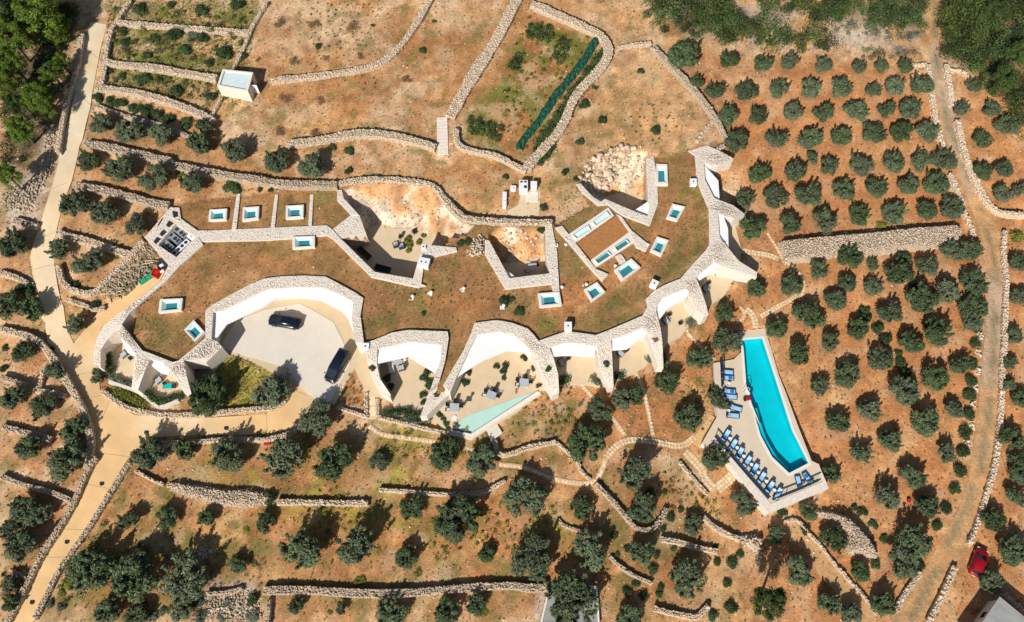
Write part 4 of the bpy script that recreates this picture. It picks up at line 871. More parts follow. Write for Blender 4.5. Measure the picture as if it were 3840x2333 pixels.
for i, (x, y) in enumerate(parse('2055,265 2040,430 2030,590 2010,740 1990,905 1980,1085 1935,1255')):
    mound(PP('32: %f,%f %f,%f %f,%f %f,%f' % (x - 28, y - 45, x + 26, y - 40, x + 30, y + 40, x - 24, y + 46)), 0.35, 'small pile of white stones, %s from the top among the clipped bushes' % ORD[i], 0.3, 0.4, 0.28, (1.0, 1.3), 'stone_pile')
poly = [onG(p, 0.5)[:2] for p in PP('23: 440,1190 700,1145 880,1175 895,1530 360,1530')]; c = np.array([*np.mean(poly, 0), 0.0]); c[2] = float(T0(*c[:2])); o = empty('cistern', c); tag(o, 'grey concrete cistern roof under an olive at the bottom edge', 'cistern')
V, F = prism(poly, c[2] - 1.0, c[2] + 0.45); M['cistern'] = mat('cistern_concrete', (0.30, 0.295, 0.28), 0.9, 0.3, 1.0, 0.3, 5); wpart('slab', V, F, 'cistern', o)
for a, b in zip(poly, poly[1:] + poly[:1]):
    mb = MB(); L = np.linalg.norm(np.array(b) - a); mb.box(((a[0] + b[0]) / 2, (a[1] + b[1]) / 2, c[2] + 0.5), (L, 0.22, 0.2), math.atan2(b[1] - a[1], b[0] - a[0])); mb.world('kerb', 'coping', o)
# ---------------------------------------------------------------- pool terrace
def ring_mesh(outer, hole, z):
    n = len(outer); t = tessellate_polygon([[Vector((*p, 0)) for p in outer], [Vector((*p, 0)) for p in hole]])
    return [(p[0], p[1], z) for p in list(outer) + list(hole)], [tuple(f) for f in t]
def offset(poly, d):
    P_ = [np.array(p) for p in poly]; n = len(P_); out = []
    a = sum(P_[i][0] * P_[(i + 1) % n][1] - P_[(i + 1) % n][0] * P_[i][1] for i in range(n)); sg = 1 if a > 0 else -1
    for i in range(n):
        t1 = P_[i] - P_[i - 1]; t2 = P_[(i + 1) % n] - P_[i]; t1 /= np.linalg.norm(t1); t2 /= np.linalg.norm(t2)
        n1 = np.array([t1[1], -t1[0]]) * sg; n2 = np.array([t2[1], -t2[0]]) * sg; b = n1 + n2; b /= max(0.3, np.linalg.norm(b)); out.append(P_[i] + b * d / max(0.5, b @ n1))
    return out
pc = np.mean(DECK, 0); pool = empty('pool_terrace', (pc[0], pc[1], POOL_Z - 1.2)); tag(pool, 'long turquoise swimming pool in a pale stone sun deck', 'pool')
V, F = ring_mesh(DECK, POOL, POOL_Z); wpart('deck', V, F, 'deck', pool)
n = len(DECK); V = [(p[0], p[1], POOL_Z - 0.004) for p in DECK] + [(p[0], p[1], POOL_Z - 3.2) for p in DECK]; wpart('retaining_wall', V, [(i, (i + 1) % n, n + (i + 1) % n, n + i) for i in range(n)], 'clad', pool)
n = len(POOL); V = [(p[0], p[1], POOL_Z - 0.004) for p in POOL] + [(p[0], p[1], POOL_Z - 1.45) for p in POOL]
wpart('basin', V, [(i, (i + 1) % n, n + (i + 1) % n, n + i) for i in range(n)] + [tuple(n + i for i in t) for t in tessellate_polygon([[Vector((*p, 0)) for p in POOL]])], 'tile', pool)
inn = offset(POOL, -0.004); V, F = surf(inn, lambda x, y: np.full(np.shape(x), POOL_Z - 0.13), 1.5, 2.0); wpart('water', V, F, 'water', pool)
CO = offset(POOL, 0.38); V, F = ring_mesh(CO, POOL, POOL_Z + 0.03); wpart('coping', V, F, 'coping', pool)
V = [(p[0], p[1], POOL_Z + 0.029) for p in CO] + [(p[0], p[1], POOL_Z - 0.02) for p in CO]; m_ = len(CO); wpart('coping_edge', V, [(i, (i + 1) % m_, m_ + (i + 1) % m_, m_ + i) for i in range(m_)], 'coping', pool)
for s in ('310,430 1010,1250 980,1372 440,700 215,510', '1010,1250 1685,962 1640,735 1632,730 1770,1050 980,1370'):
    poly = flat(K6(s), POOL_Z + 0.02); V, F = prism(poly, POOL_Z - 0.3, POOL_Z + 0.06); q = wpart('edge_band', V, F, 'clad', pool); clad_stones(poly, POOL_Z + 0.04, 0.42, q)
# long bench step inside the pool on its left side
V, F = prism(flat(K6('780,0 800,100 880,360 1030,640 1250,850 1240,790 1090,640 950,400 870,150 830,0') , POOL_Z - 0.4), POOL_Z - 1.4, POOL_Z - 0.45); wpart('bench_step', V, F, 'tile', pool)
# glass balustrade
def balustrade(pts, z, label):
    L = [at(p, z + 1.0) for p in pts]; c = np.mean(L, 0); o = empty('glass_balustrade', (c[0], c[1], z)); tag(o, label, 'balustrade')
    for a, b in zip(L, L[1:]):
        a = np.array(a); b = np.array(b); k = max(1, int(np.linalg.norm(b - a) / 1.6))
        for i in range(k):
            p = a + (b - a) * (i + 0.03) / k; q = a + (b - a) * (i + 0.97) / k
            wpart('glass_panel', [(p[0], p[1], z + 0.08), (q[0], q[1], z + 0.08), (q[0], q[1], z + 0.96), (p[0], p[1], z + 0.96)], [(0, 1, 2, 3)], 'clear', o)
            mb = MB(); mb.box((p[0], p[1], z + 0.45), (0.07, 0.07, 1.0)); mb.world('post', 'dark_metal', o)
        mb = MB(); mb.cyl((a[0], a[1], z + 1.0), (b[0], b[1], z + 1.0), 0.10, n=8); mb.world('handrail', 'dark_metal', o)
        mb = MB(); d_ = (b - a) / np.linalg.norm(b - a); mb.box((*((a + b) / 2)[:2], z + 0.06), (np.linalg.norm(b - a), 0.26, 0.14), math.atan2(d_[1], d_[0])); mb.world('base_rail', 'navy', o)  # handrail and navy base made thicker to include the rail's shadow line
balustrade(K6('305,345 640,745 1010,1165'), POOL_Z, 'dark railed glass balustrade behind the long row of loungers')
balustrade(K6('1060,1180 1390,1050 1665,925'), POOL_Z, 'dark railed glass balustrade across the foot of the pool deck')
balustrade(K1('255,440 268,600 275,830'), POOL_Z, 'upright dark railed balustrade at the upper left of the pool deck')
# ladder
p = at(K1('600,930')[0], POOL_Z); lad = empty('pool_ladder', (p[0], p[1], POOL_Z), -0.12); tag(lad, 'bright steel pool ladder at the left side of the pool', 'ladder')
for s in (-0.3, 0.3):
    mb = MB(); mb.tube([(-0.5, s, 0), (-0.45, s, 0.8), (0.0, s, 0.9), (0.35, s, 0.5), (0.4, s, -0.6)], [0.03] * 5); mb.build('rail', 'white_metal', lad)
for k in range(3):
    mb = MB(); mb.box((0.4, 0, -0.25 - 0.22 * k), (0.14, 0.6, 0.04)); mb.build('rung', 'white_metal', lad)
# ---------------------------------------------------------------- copying whole things
def dup(root, loc, rz, label=None, group=None):
    r = root.copy(); COL.objects.link(r); r.location = loc; r.rotation_euler = (0, 0, rz)
    if label: r['label'] = label
    if group: r['group'] = group
    for ch in list(root.children):
        c = ch.copy(); COL.objects.link(c); c.parent = r
        for gch in list(ch.children):
            d_ = gch.copy(); COL.objects.link(d_); d_.parent = c
    return r
class Proto:
    """first use moves the built thing itself, later uses copy it"""
    def __init__(s, root): s.root = root; s.used = False
    def put(s, loc, rz, label, group=None):
        if not s.used:
            s.used = True; r = s.root; r.location = loc; r.rotation_euler = (0, 0, rz); r['label'] = label
            if group: r['group'] = group
            return r
        return dup(s.root, loc, rz, label, group)
def rbox(mb, c, d, b=0.04, rz=0.0):
    """cushion-like box: bevelled top"""
    mb.box((c[0], c[1], c[2] - d[2] * 0.15), (d[0], d[1], d[2] * 0.7), rz); mb.box((c[0], c[1], c[2] + d[2] * 0.35), (d[0] * 0.98, d[1] * 0.98, d[2] * 0.3), rz, 1 - b * 2 / d[1])
def mk_lounger(towel=False):
    e = empty('sun_lounger', (0, 0, 0)); e['category'] = 'sun lounger'
    mb = MB()
    for y in (-0.41, 0.41): mb.box((0, y, 0.30), (2.1, 0.10, 0.09))
    for x in (-1.02, 1.02): mb.box((x, 0, 0.302), (0.10, 0.74, 0.09))
    for k in range(6): mb.box((-0.75 + k * 0.3, 0, 0.275), (0.07, 0.62, 0.03))
    mb.build('frame', 'navy', e)
    for x in (-0.85, 0.85):
        for y in (-0.34, 0.34): b = MB(); b.box((x, y, 0.12), (0.07, 0.07, 0.24)); b.build('leg', 'navy', e)
    mb = MB(); rbox(mb, (0.32, 0, 0.36), (1.25, 0.64, 0.11)); mb.build('mattress', 'blue_fabric', e)
    a = math.radians(28); mb = MB(); mb.box((-0.30 - 0.37 * math.cos(a), 0, 0.36 + 0.37 * math.sin(a)), (0.76, 0.64, 0.10), 0, 0.97, a); mb.build('backrest', 'blue_fabric', e)
    mb = MB(); mb.box((-0.36 - 0.62 * math.cos(a), 0, 0.40 + 0.68 * math.sin(a)), (0.22, 0.56, 0.09), 0, 0.9, a); mb.build('head_cushion', 'navy', e)
    if towel: mb = MB(); mb.box((0.45, 0.02, 0.425), (0.62, 0.66, 0.025)); mb.build('towel', 'blue_towel', e)
    return e
LA = Proto(mk_lounger()); LB = Proto(mk_lounger(True)); LA.root.scale = LB.root.scale = (0.9, 0.9, 0.9)
def lounge_at(a, b, z, proto, label, group=None):
    """a = head end, b = foot end in the photograph"""
    A = at(a, z + 0.3); B = at(b, z + 0.3); m = (A + B) / 2; return proto.put((m[0], m[1], z), math.atan2(B[1] - A[1], B[0] - A[0]) + random.uniform(-0.09, 0.09), label, group)
row = [(428, 358), (520, 482), (606, 590), (706, 698), (800, 800), (892, 912), (1002, 1030), (1106, 1118)]
for i, (x, y) in enumerate(row):
    lounge_at(K6('%f,%f' % (x + 34, y - 62))[0], K6('%f,%f' % (x - 34, y + 62))[0], POOL_Z, LB if i % 2 == 0 and i < 7 else LA, '%s sun lounger from the top in the slanting row by the balustrade' % ORD[i], 'loungers in the slanting row')
for i, (x, y) in enumerate([(325, 655), (330, 735), (355, 925), (375, 1000), (445, 1160), (405, 1272)]):
    dx = 68; lounge_at(K1('%f,%f' % (x - dx, y - (18 if i > 3 else 0)))[0], K1('%f,%f' % (x + dx, y + (18 if i == 4 else 0)))[0], POOL_Z, LB if i in (1, 2) else LA, '%s sun lounger from the top on the left side of the pool' % ORD[i], 'loungers left of the pool')
lounge_at(K6('1408,1050')[0], K6('1352,890')[0], POOL_Z, LA, 'left sun lounger of the pair at the foot of the pool'); lounge_at(K6('1548,985')[0], K6('1445,855')[0], POOL_Z, LB, 'right sun lounger of the pair at the foot of the pool')
def mk_side(mt='white_metal'):
    e = empty('side_table', (0, 0, 0)); e['category'] = 'side table'
    b = MB(); b.cyl((0, 0, 0.40), (0, 0, 0.44), 0.24, n=18); b.build('top', mt, e); b = MB(); b.cyl((0, 0, 0.02), (0, 0, 0.4), 0.035, n=8); b.build('stem', 'dark_metal', e); b = MB(); b.cyl((0, 0, 0), (0, 0, 0.025), 0.18, n=16); b.build('base', 'dark_metal', e)
    return e
ST_ = Proto(mk_side())
for i, (x, y) in enumerate([(478, 400), (572, 520), (660, 632), (760, 740), (850, 845), (955, 960), (1060, 1075)]):
    p = at(K6('%f,%f' % (x, y))[0], POOL_Z + 0.4); ST_.put((p[0], p[1], POOL_Z), 0, 'small round white table after the %s lounger of the slanting row' % ORD[i], 'side tables by the pool')
for s, lab in ((K1('350,815')[0], 'small round white table between loungers at the upper left of the pool'), (K1('345,1200')[0], 'small round white table by the lowest lounger left of the pool'), (K6('1440,985')[0], 'small round white table between the pair at the pool foot')):
    p = at(s, POOL_Z + 0.4); ST_.put((p[0], p[1], POOL_Z), 0, lab)
# towel bundle at the ladder
p = at(K1('610,1035')[0], POOL_Z + 0.3); e = empty('towel_bundle', (p[0], p[1], POOL_Z), 0.2); tag(e, 'dark red bundle of towels on a black stool by the pool ladder', 'towels')
b = MB(); b.box((0, 0, 0.35), (1.2, 0.5, 0.08))
b.build('stool_top', 'dark_metal', e)
for x in (-0.5, 0.5):
    for y in (-0.2, 0.2): b = MB(); b.box((x, y, 0.155), (0.05, 0.05, 0.31)); b.build('leg', 'dark_metal', e)
b = MB(); rbox(b, (0.1, -0.05, 0.47), (0.7, 0.42, 0.16)); b.build('red_towel', 'red', e); b = MB(); rbox(b, (-0.35, 0.05, 0.46), (0.3, 0.34, 0.13)); b.build('black_towel', 'black_cloth', e)
# ---------------------------------------------------------------- terrace furniture
def mk_chair(seat='black_cloth'):
    e = empty('chair', (0, 0, 0)); e['category'] = 'chair'
    b = MB(); rbox(b, (0, 0, 0.43), (0.52, 0.52, 0.10)); b.build('seat', seat, e); b = MB(); b.box((0, 0.26, 0.66), (0.5, 0.07, 0.42)); b.build('backrest', 'dark_metal', e)
    for x in (-0.22, 0.22):
        for y in (-0.22, 0.22): b = MB(); b.box((x, y, 0.19), (0.035, 0.035, 0.38)); b.build('leg', 'dark_metal', e)
        b = MB(); b.box((x * 1.15, 0.02, 0.60), (0.04, 0.46, 0.035)); b.build('armrest', 'dark_metal', e)
    return e
def mk_sq():
    e = empty('square_table', (0, 0, 0)); e['category'] = 'table'
    b = MB(); b.box((0, 0, 0.73), (1.3, 1.15, 0.05)); b.build('top', 'grey_top', e)
    for x in (-0.55, 0.55):
        for y in (-0.48, 0.48): b = MB(); b.box((x, y, 0.352), (0.06, 0.06, 0.70)); b.build('leg', 'white_metal', e)
    return e
TBL = Proto(mk_sq()); CH = Proto(mk_chair()); CHW = Proto(mk_chair('white_fabric'))
KD = lambda s: Q(1640, 1280, 3.94, s)
for i, (x, y, r) in enumerate([(250, 975, -0.05), (795, 795, -0.38), (1280, 610, -0.12)]):
    nm = ('left', 'middle', 'right')[i]
    p = at(KD('%f,%f' % (x, y))[0], 0.7); TBL.put((p[0], p[1], 0), r, '%s grey square table on the wide terrace above the reflecting pool' % nm, 'tables on the wide terrace')
    for k, (dx, dy, a, pr, w) in enumerate([(0.15, 1.05, 0, CH, 'far side'), (0.95, 0.35, -1.57, CH, 'right side'), (-0.95, 0.45, 1.57, CH, 'left side'), (-0.95, -0.35, 1.57, CHW, 'near left corner')]):
        c, s_ = math.cos(r), math.sin(r); pr.put((p[0] + dx * c - dy * s_, p[1] + dx * s_ + dy * c, 0), a + r, '%s chair at the %s of the %s grey terrace table' % ('black' if pr is CH else 'white', w, nm), 'chairs at the terrace tables')
def mk_arm(sz=1.0, fab='grey_fabric', fr='dark_metal'):
    e = empty('lounge_chair', (0, 0, 0)); e['category'] = 'lounge chair'
    b = MB(); b.box((0, 0, 0.2), (1.02, 0.92, 0.08)); b.build('frame', fr, e)
    for x in (-0.46, 0.46):
        for y in (-0.4, 0.4): b = MB(); b.box((x, y, 0.08), (0.06, 0.06, 0.16)); b.build('leg', fr, e)
    b = MB(); rbox(b, (0.06, 0, 0.34), (0.86, 0.80, 0.2)); b.build('seat_cushion', fab, e); b = MB(); b.box((-0.44, 0, 0.55), (0.14, 0.88, 0.5), 0, 0.95, -0.15); b.build('backrest', fr, e)
    b = MB(); b.box((-0.33, 0, 0.57), (0.15, 0.74, 0.36), 0, 0.9, -0.15); b.build('back_cushion', fab, e)
    for y in (-0.44, 0.44): b = MB(); b.box((0, y, 0.5), (0.9, 0.06, 0.06)); b.build('armrest', fr, e)
    return e
def mk_stool(fr='dark_metal', top='black_cloth'):
    e = empty('footstool', (0, 0, 0)); e['category'] = 'footstool'
    b = MB(); rbox(b, (0, 0, 0.34), (0.62, 0.5, 0.16)); b.build('cushion', top, e)
    for x in (-0.26, 0.26):
        for y in (-0.2, 0.2): b = MB(); b.box((x, y, 0.13), (0.04, 0.04, 0.26)); b.build('leg', fr, e)
    return e
AR = Proto(mk_arm()); FS = Proto(mk_stool())
K8 = lambda s: Q(2460, 980, 3.7425, s)
KA = lambda s: Q(330, 1180, 3.94, s)
def seat(pr, s, rz, label, z=0.0, group=None): p = at(s, z + 0.35); return pr.put((p[0], p[1], z), rz, label, group)
for s, rz, where in ((PP('22: 555,512')[0], -1.1, 'on the first small south court right of the wide terrace'), (PP('22: 1098,430')[0], -0.75, 'on the second small south court right of the wide terrace'), (K8('140,835')[0], -1.0, 'on the third small court, left of the olive'), (K8('700,385')[0], -1.0, 'on the fourth small court facing lower right'), (KA('530,585')[0], -2.4, 'on the leftmost small court by the hedge'), (KA('1045,965')[0], -2.4, 'on the small court with the teal towel')):
    seat(AR, s, rz, 'grey cushioned lounge chair ' + where, group='lounge chairs on the small courts')
for s, rz, where in ((PP('22: 615,475')[0], 0.5, 'on the first small south court'), (PP('22: 1155,398')[0], 0.7, 'on the second small south court'), (K8('190,745')[0], 0.6, 'on the third small court by its wall'), (K8('345,865')[0], 0.5, 'alone at the front of the third small court'), (K8('740,300')[0], 0.6, 'on the fourth small court'), (KA('620,640')[0], -0.7, 'on the leftmost small court'), (KA('1130,1015')[0], -0.7, 'beside the teal towel')):
    seat(FS, s, rz, 'black footstool ' + where, group='footstools on the small courts')
p = at(KA('1200,1050')[0], 0.4); e = empty('towel_lounger', (p[0], p[1], 0), 0.05); tag(e, 'low lounger spread with a bright teal towel on a small court', 'sun lounger')
b = MB(); b.box((0, 0, 0.26), (1.9, 0.7, 0.08)); b.build('frame', 'dark_metal', e); b = MB(); rbox(b, (-0.25, 0, 0.36), (1.2, 0.72, 0.1)); b.build('towel', 'teal', e)
for x in (-0.8, 0.8):
    for y in (-0.28, 0.28): b = MB(); b.box((x, y, 0.11), (0.05, 0.05, 0.22)); b.build('leg', 'dark_metal', e)
b = MB(); b.box((0.75, 0, 0.46), (0.5, 0.66, 0.08), 0, 1, -0.4); b.build('backrest', 'dark_metal', e)
# butterfly chair on the fourth court
seat(CH, K8('835,175')[0], 0.8, 'dark folding chair standing alone by the fourth canopy')
# second court: sofa, coffee table, armchair
KC = lambda s: Q(1400, 1280, 4.678, s)
def mk_sofa(w=2.2, fab='white_fabric', fr='grey_metal'):
    e = empty('sofa', (0, 0, 0)); e['category'] = 'sofa'
    b = MB(); b.box((0, 0, 0.2), (0.95, w, 0.16)); b.build('base', fr, e)
    for k in (-1, 1): b = MB(); rbox(b, (0.06, k * w * 0.235, 0.38), (0.78, w * 0.46, 0.2)); b.build('seat_cushion', fab, e)
    b = MB(); b.box((-0.42, 0, 0.5), (0.14, w, 0.55)); b.build('backrest', fr, e)
    for k in (-1, 1): b = MB(); b.box((0, k * (w / 2 - 0.05), 0.42), (0.85, 0.1, 0.3)); b.build('armrest', fr, e)
    for x in (-0.4, 0.4):
        for y in (-w / 2 + 0.1, w / 2 - 0.1): b = MB(); b.box((x, y, 0.06), (0.07, 0.07, 0.12)); b.build('foot', 'dark_metal', e)
    return e
SF = Proto(mk_sofa()); SD = Proto(mk_sofa(2.4, 'black_cloth', 'dark_metal'))
seat(SF, KC('300,440')[0], 0.25, 'white cushioned sofa under the canopy edge of the second court'); seat(TBL, KC('420,350')[0], 0.2, 'grey square table beside the white sofa in the second court', 0.0); seat(AR, KC('490,465')[0], 3.4, 'lounge chair facing the white sofa in the second court'); seat(CHW, KC('545,320')[0], 0.3, 'pale chair under the canopy tip of the second court')
# rocky court furniture
K5 = lambda s: Q(1260, 820, 5.7575, s)
seat(SD, K5('370,470')[0], 0.55, 'dark sofa in the shaded corner under the grey wedge', 0.3); seat(SD, K5('610,740')[0], -0.75 + 1.57, 'dark sofa in the middle of the shaded wall of the rocky court', 0.3); seat(SD, K5('1010,1070')[0], -0.3 + 1.57, 'dark sofa in the lowest corner of the shaded rocky court', 0.3)
seat(AR, K5('1290,560')[0], 1.9, 'left grey lounge chair in the sunny part of the rocky court', 0.3); seat(AR, K5('1410,590')[0], 1.9, 'right grey lounge chair in the sunny part of the rocky court', 0.3); seat(CH, K5('1700,300')[0], 0.4, 'dark chair at the foot of the rock slope', 0.3); seat(CH, K5('1390,400')[0], -0.3, 'dark chair behind the two grey lounge chairs', 0.3)
seat(TBL, KB('1985,840')[0], 0.1, 'table in the shade of the second rocky court', 0.3); seat(CH, KB('2060,790')[0], 0.5, 'dark chair at the table in the second rocky court', 0.3); seat(CHW, KB('1890,905')[0], 2.0, 'pale chair at the shaded table of the second rocky court', 0.3)
seat(CH, K7('1700,720')[0], 0.2, 'dark chair standing in the sun of the boulder court', 0.3)
# ---------------------------------------------------------------- reflecting pool on the wide terrace
RP = flat(KD('262,1280 400,1120 560,1060 800,975 1080,870 1450,735 1000,1040 515,1350 470,1360'), 0.0)
c = np.mean(RP, 0); e = empty('reflecting_pool', (c[0], c[1], 0)); tag(e, 'pale green wedge shaped reflecting pool on the wide terrace', 'pool')
V, F = prism(RP, -0.3, 0.012); wpart('basin', V, F, 'tile_pale', e); V, F = prism(RP, 0.0, 0.03); wpart('water', V, F, 'wet_tile', e)
def curb(pts, w, h, root, z=0.0, m='coping', name='kerb'):
    L = [np.array(at(p, z + h)[:2]) for p in pts]; n = len(L); a = []; b = []
    for i in range(n):
        t = L[min(i + 1, n - 1)] - L[max(i - 1, 0)]; t /= np.linalg.norm(t); q = np.array([-t[1], t[0]]) * w / 2; a.append(L[i] + q); b.append(L[i] - q)
    V, F = prism(a + b[::-1], z - 0.6, z + h); return wpart(name, V, F, m, root)
curb(KD('200,1320 500,1380 1010,1050 1490,745'), 0.28, 0.22, e); curb(KD('180,1355 505,1425 1020,1085 1520,760'), 0.45, 0.05, e, m='clad')
curb(KD('240,1300 490,1358'), 0.1, 0.3, e, m='dark_metal', name='weir_slot')
# paved block and steps below it
poly = flat(KD('690,1210 870,1200 960,1350 860,1430 900,1497 800,1497'), -0.2); c = np.mean(poly, 0); V, F = prism(poly, -1.0, -0.2); o = link('paved_landing', newmesh('paved_landing', np.array(V) - [c[0], c[1], -0.5], F, 'clad'), None, (c[0], c[1], -0.5)); tag(o, 'paved stone landing below the reflecting pool', 'landing', kind='structure')
# ---------------------------------------------------------------- hut and house
KH = lambda s: Q(780, 230, 8.804, s)
hz = float(T0(*onG(KH('900,700')[0])[:2])); H = 2.45
c = [at(p, hz + H) for p in KH('480,258 1490,362 1315,985 300,800')]; m = np.mean(c, 0); poly = [p[:2] for p in c]
hut = empty('stone_hut', (m[0], m[1], hz)); tag(hut, 'small square pale stone hut with flat roof and open door', 'hut')
V = [(p[0], p[1], hz - 0.5) for p in poly] + [(p[0], p[1], hz + H) for p in poly]
for i in range(4): j = (i + 1) % 4; wpart('wall', [V[i], V[j], V[4 + j], V[4 + i]], [(0, 1, 2, 3)], 'clad', hut)
ip = [np.array(p) + (m[:2] - np.array(p)) * 0.14 for p in poly]
wpart('parapet', [(p[0], p[1], hz + H + 0.002) for p in poly] + [(p[0], p[1], hz + H + 0.002) for p in ip] + [(p[0], p[1], hz + H - 0.25) for p in ip], [(i, (i + 1) % 4, 4 + (i + 1) % 4, 4 + i) for i in range(4)] + [(4 + i, 4 + (i + 1) % 4, 8 + (i + 1) % 4, 8 + i) for i in range(4)], 'frame', hut)
M['pale_blue'] = mat('pale_roof_membrane', (0.62, 0.72, 0.74), 0.7, 0.12, 1.5); wpart('roof_membrane', [(p[0], p[1], hz + H - 0.22) for p in ip], [(0, 1, 2, 3)], 'pale_blue', hut)
a, b_ = np.array(poly[1]), np.array(poly[2]); t = (b_ - a) / np.linalg.norm(b_ - a); nn = np.array([-t[1], t[0]]);
if nn @ (a - m[:2]) < 0: nn = -nn
d0 = a + t * 1.2 + nn * 0.02
wpart('doorway', [(*(d0), hz), (*(d0 + t * 0.95), hz), (*(d0 + t * 0.95), hz + 2.0), (*d0, hz + 2.0)], [(0, 1, 2, 3)], 'dark_metal', hut)
dd = d0 + t * 0.95; de = dd + nn * 0.9; wpart('door', [(*dd, hz), (*de, hz), (*de, hz + 2.0), (*dd, hz + 2.0)] + [(*(q + t * 0.05), z) for q, z in ((dd, hz), (de, hz), (de, hz + 2.0), (dd, hz + 2.0))], [(0, 1, 2, 3), (7, 6, 5, 4), (0, 4, 5, 1), (1, 5, 6, 2), (2, 6, 7, 3), (3, 7, 4, 0)], 'white_metal', hut)
KG = lambda s: Q(3500, 2000, 4.494, s)
g0 = onG(KG('1120,1065')[0], 3.3); gzv = g0[2] - 3.3; e1 = at(KG('820,1497')[0], g0[2]) - g0; e2 = at(KG('1528,1497')[0], g0[2]) - g0
u1 = e1[:2] / np.linalg.norm(e1[:2]); u2 = np.array([-u1[1], u1[0]]);
if u2 @ e2[:2] < 0: u2 = -u2
house = empty('farm_building', (g0[0], g0[1], gzv)); tag(house, 'grey roofed farm building cut off by the lower right corner', 'building')
A = g0[:2]; Rf = [A, A + u1 * 9, A + u1 * 9 + u2 * 8, A + u2 * 8]
Wl = [A + u1 * 0.25 + u2 * 0.25, A + u1 * 8.75 + u2 * 0.25, A + u1 * 8.75 + u2 * 7.75, A + u1 * 0.25 + u2 * 7.75]
for i in range(4):
    p, q = Wl[i], Wl[(i + 1) % 4]; wpart('wall', [(*p, gzv - 0.6), (*q, gzv - 0.6), (*q, gzv + 3.1), (*p, gzv + 3.1)], [(0, 1, 2, 3)], 'frame', house)
for k in range(9):
    a = A + u1 * k; b_ = A + u1 * (k + 0.985); V, F = prism([a, b_, b_ + u2 * 8, a + u2 * 8], gzv + 3.1, gzv + 3.3 + 0.015 * (k % 2)); wpart('roof_sheet', V, F, 'roof_grey', house)
p, q = Wl[0], Wl[1]; t = (q - p) / np.linalg.norm(q - p); nn = -u2 * 0.02
for k in (2.0, 5.0): d0 = p + t * k + nn; wpart('window', [(*d0, gzv + 1.0), (*(d0 + t), gzv + 1.0), (*(d0 + t), gzv + 2.1), (*d0, gzv + 2.1)], [(0, 1, 2, 3)], 'glass_dark', house)
dry_wall(KG('1210,1010 1380,1170 1528,1290'), 0.4, 0.9, 'thin pale wall behind the farm building at the lower right corner', 0.3, (0.8, 1.2))
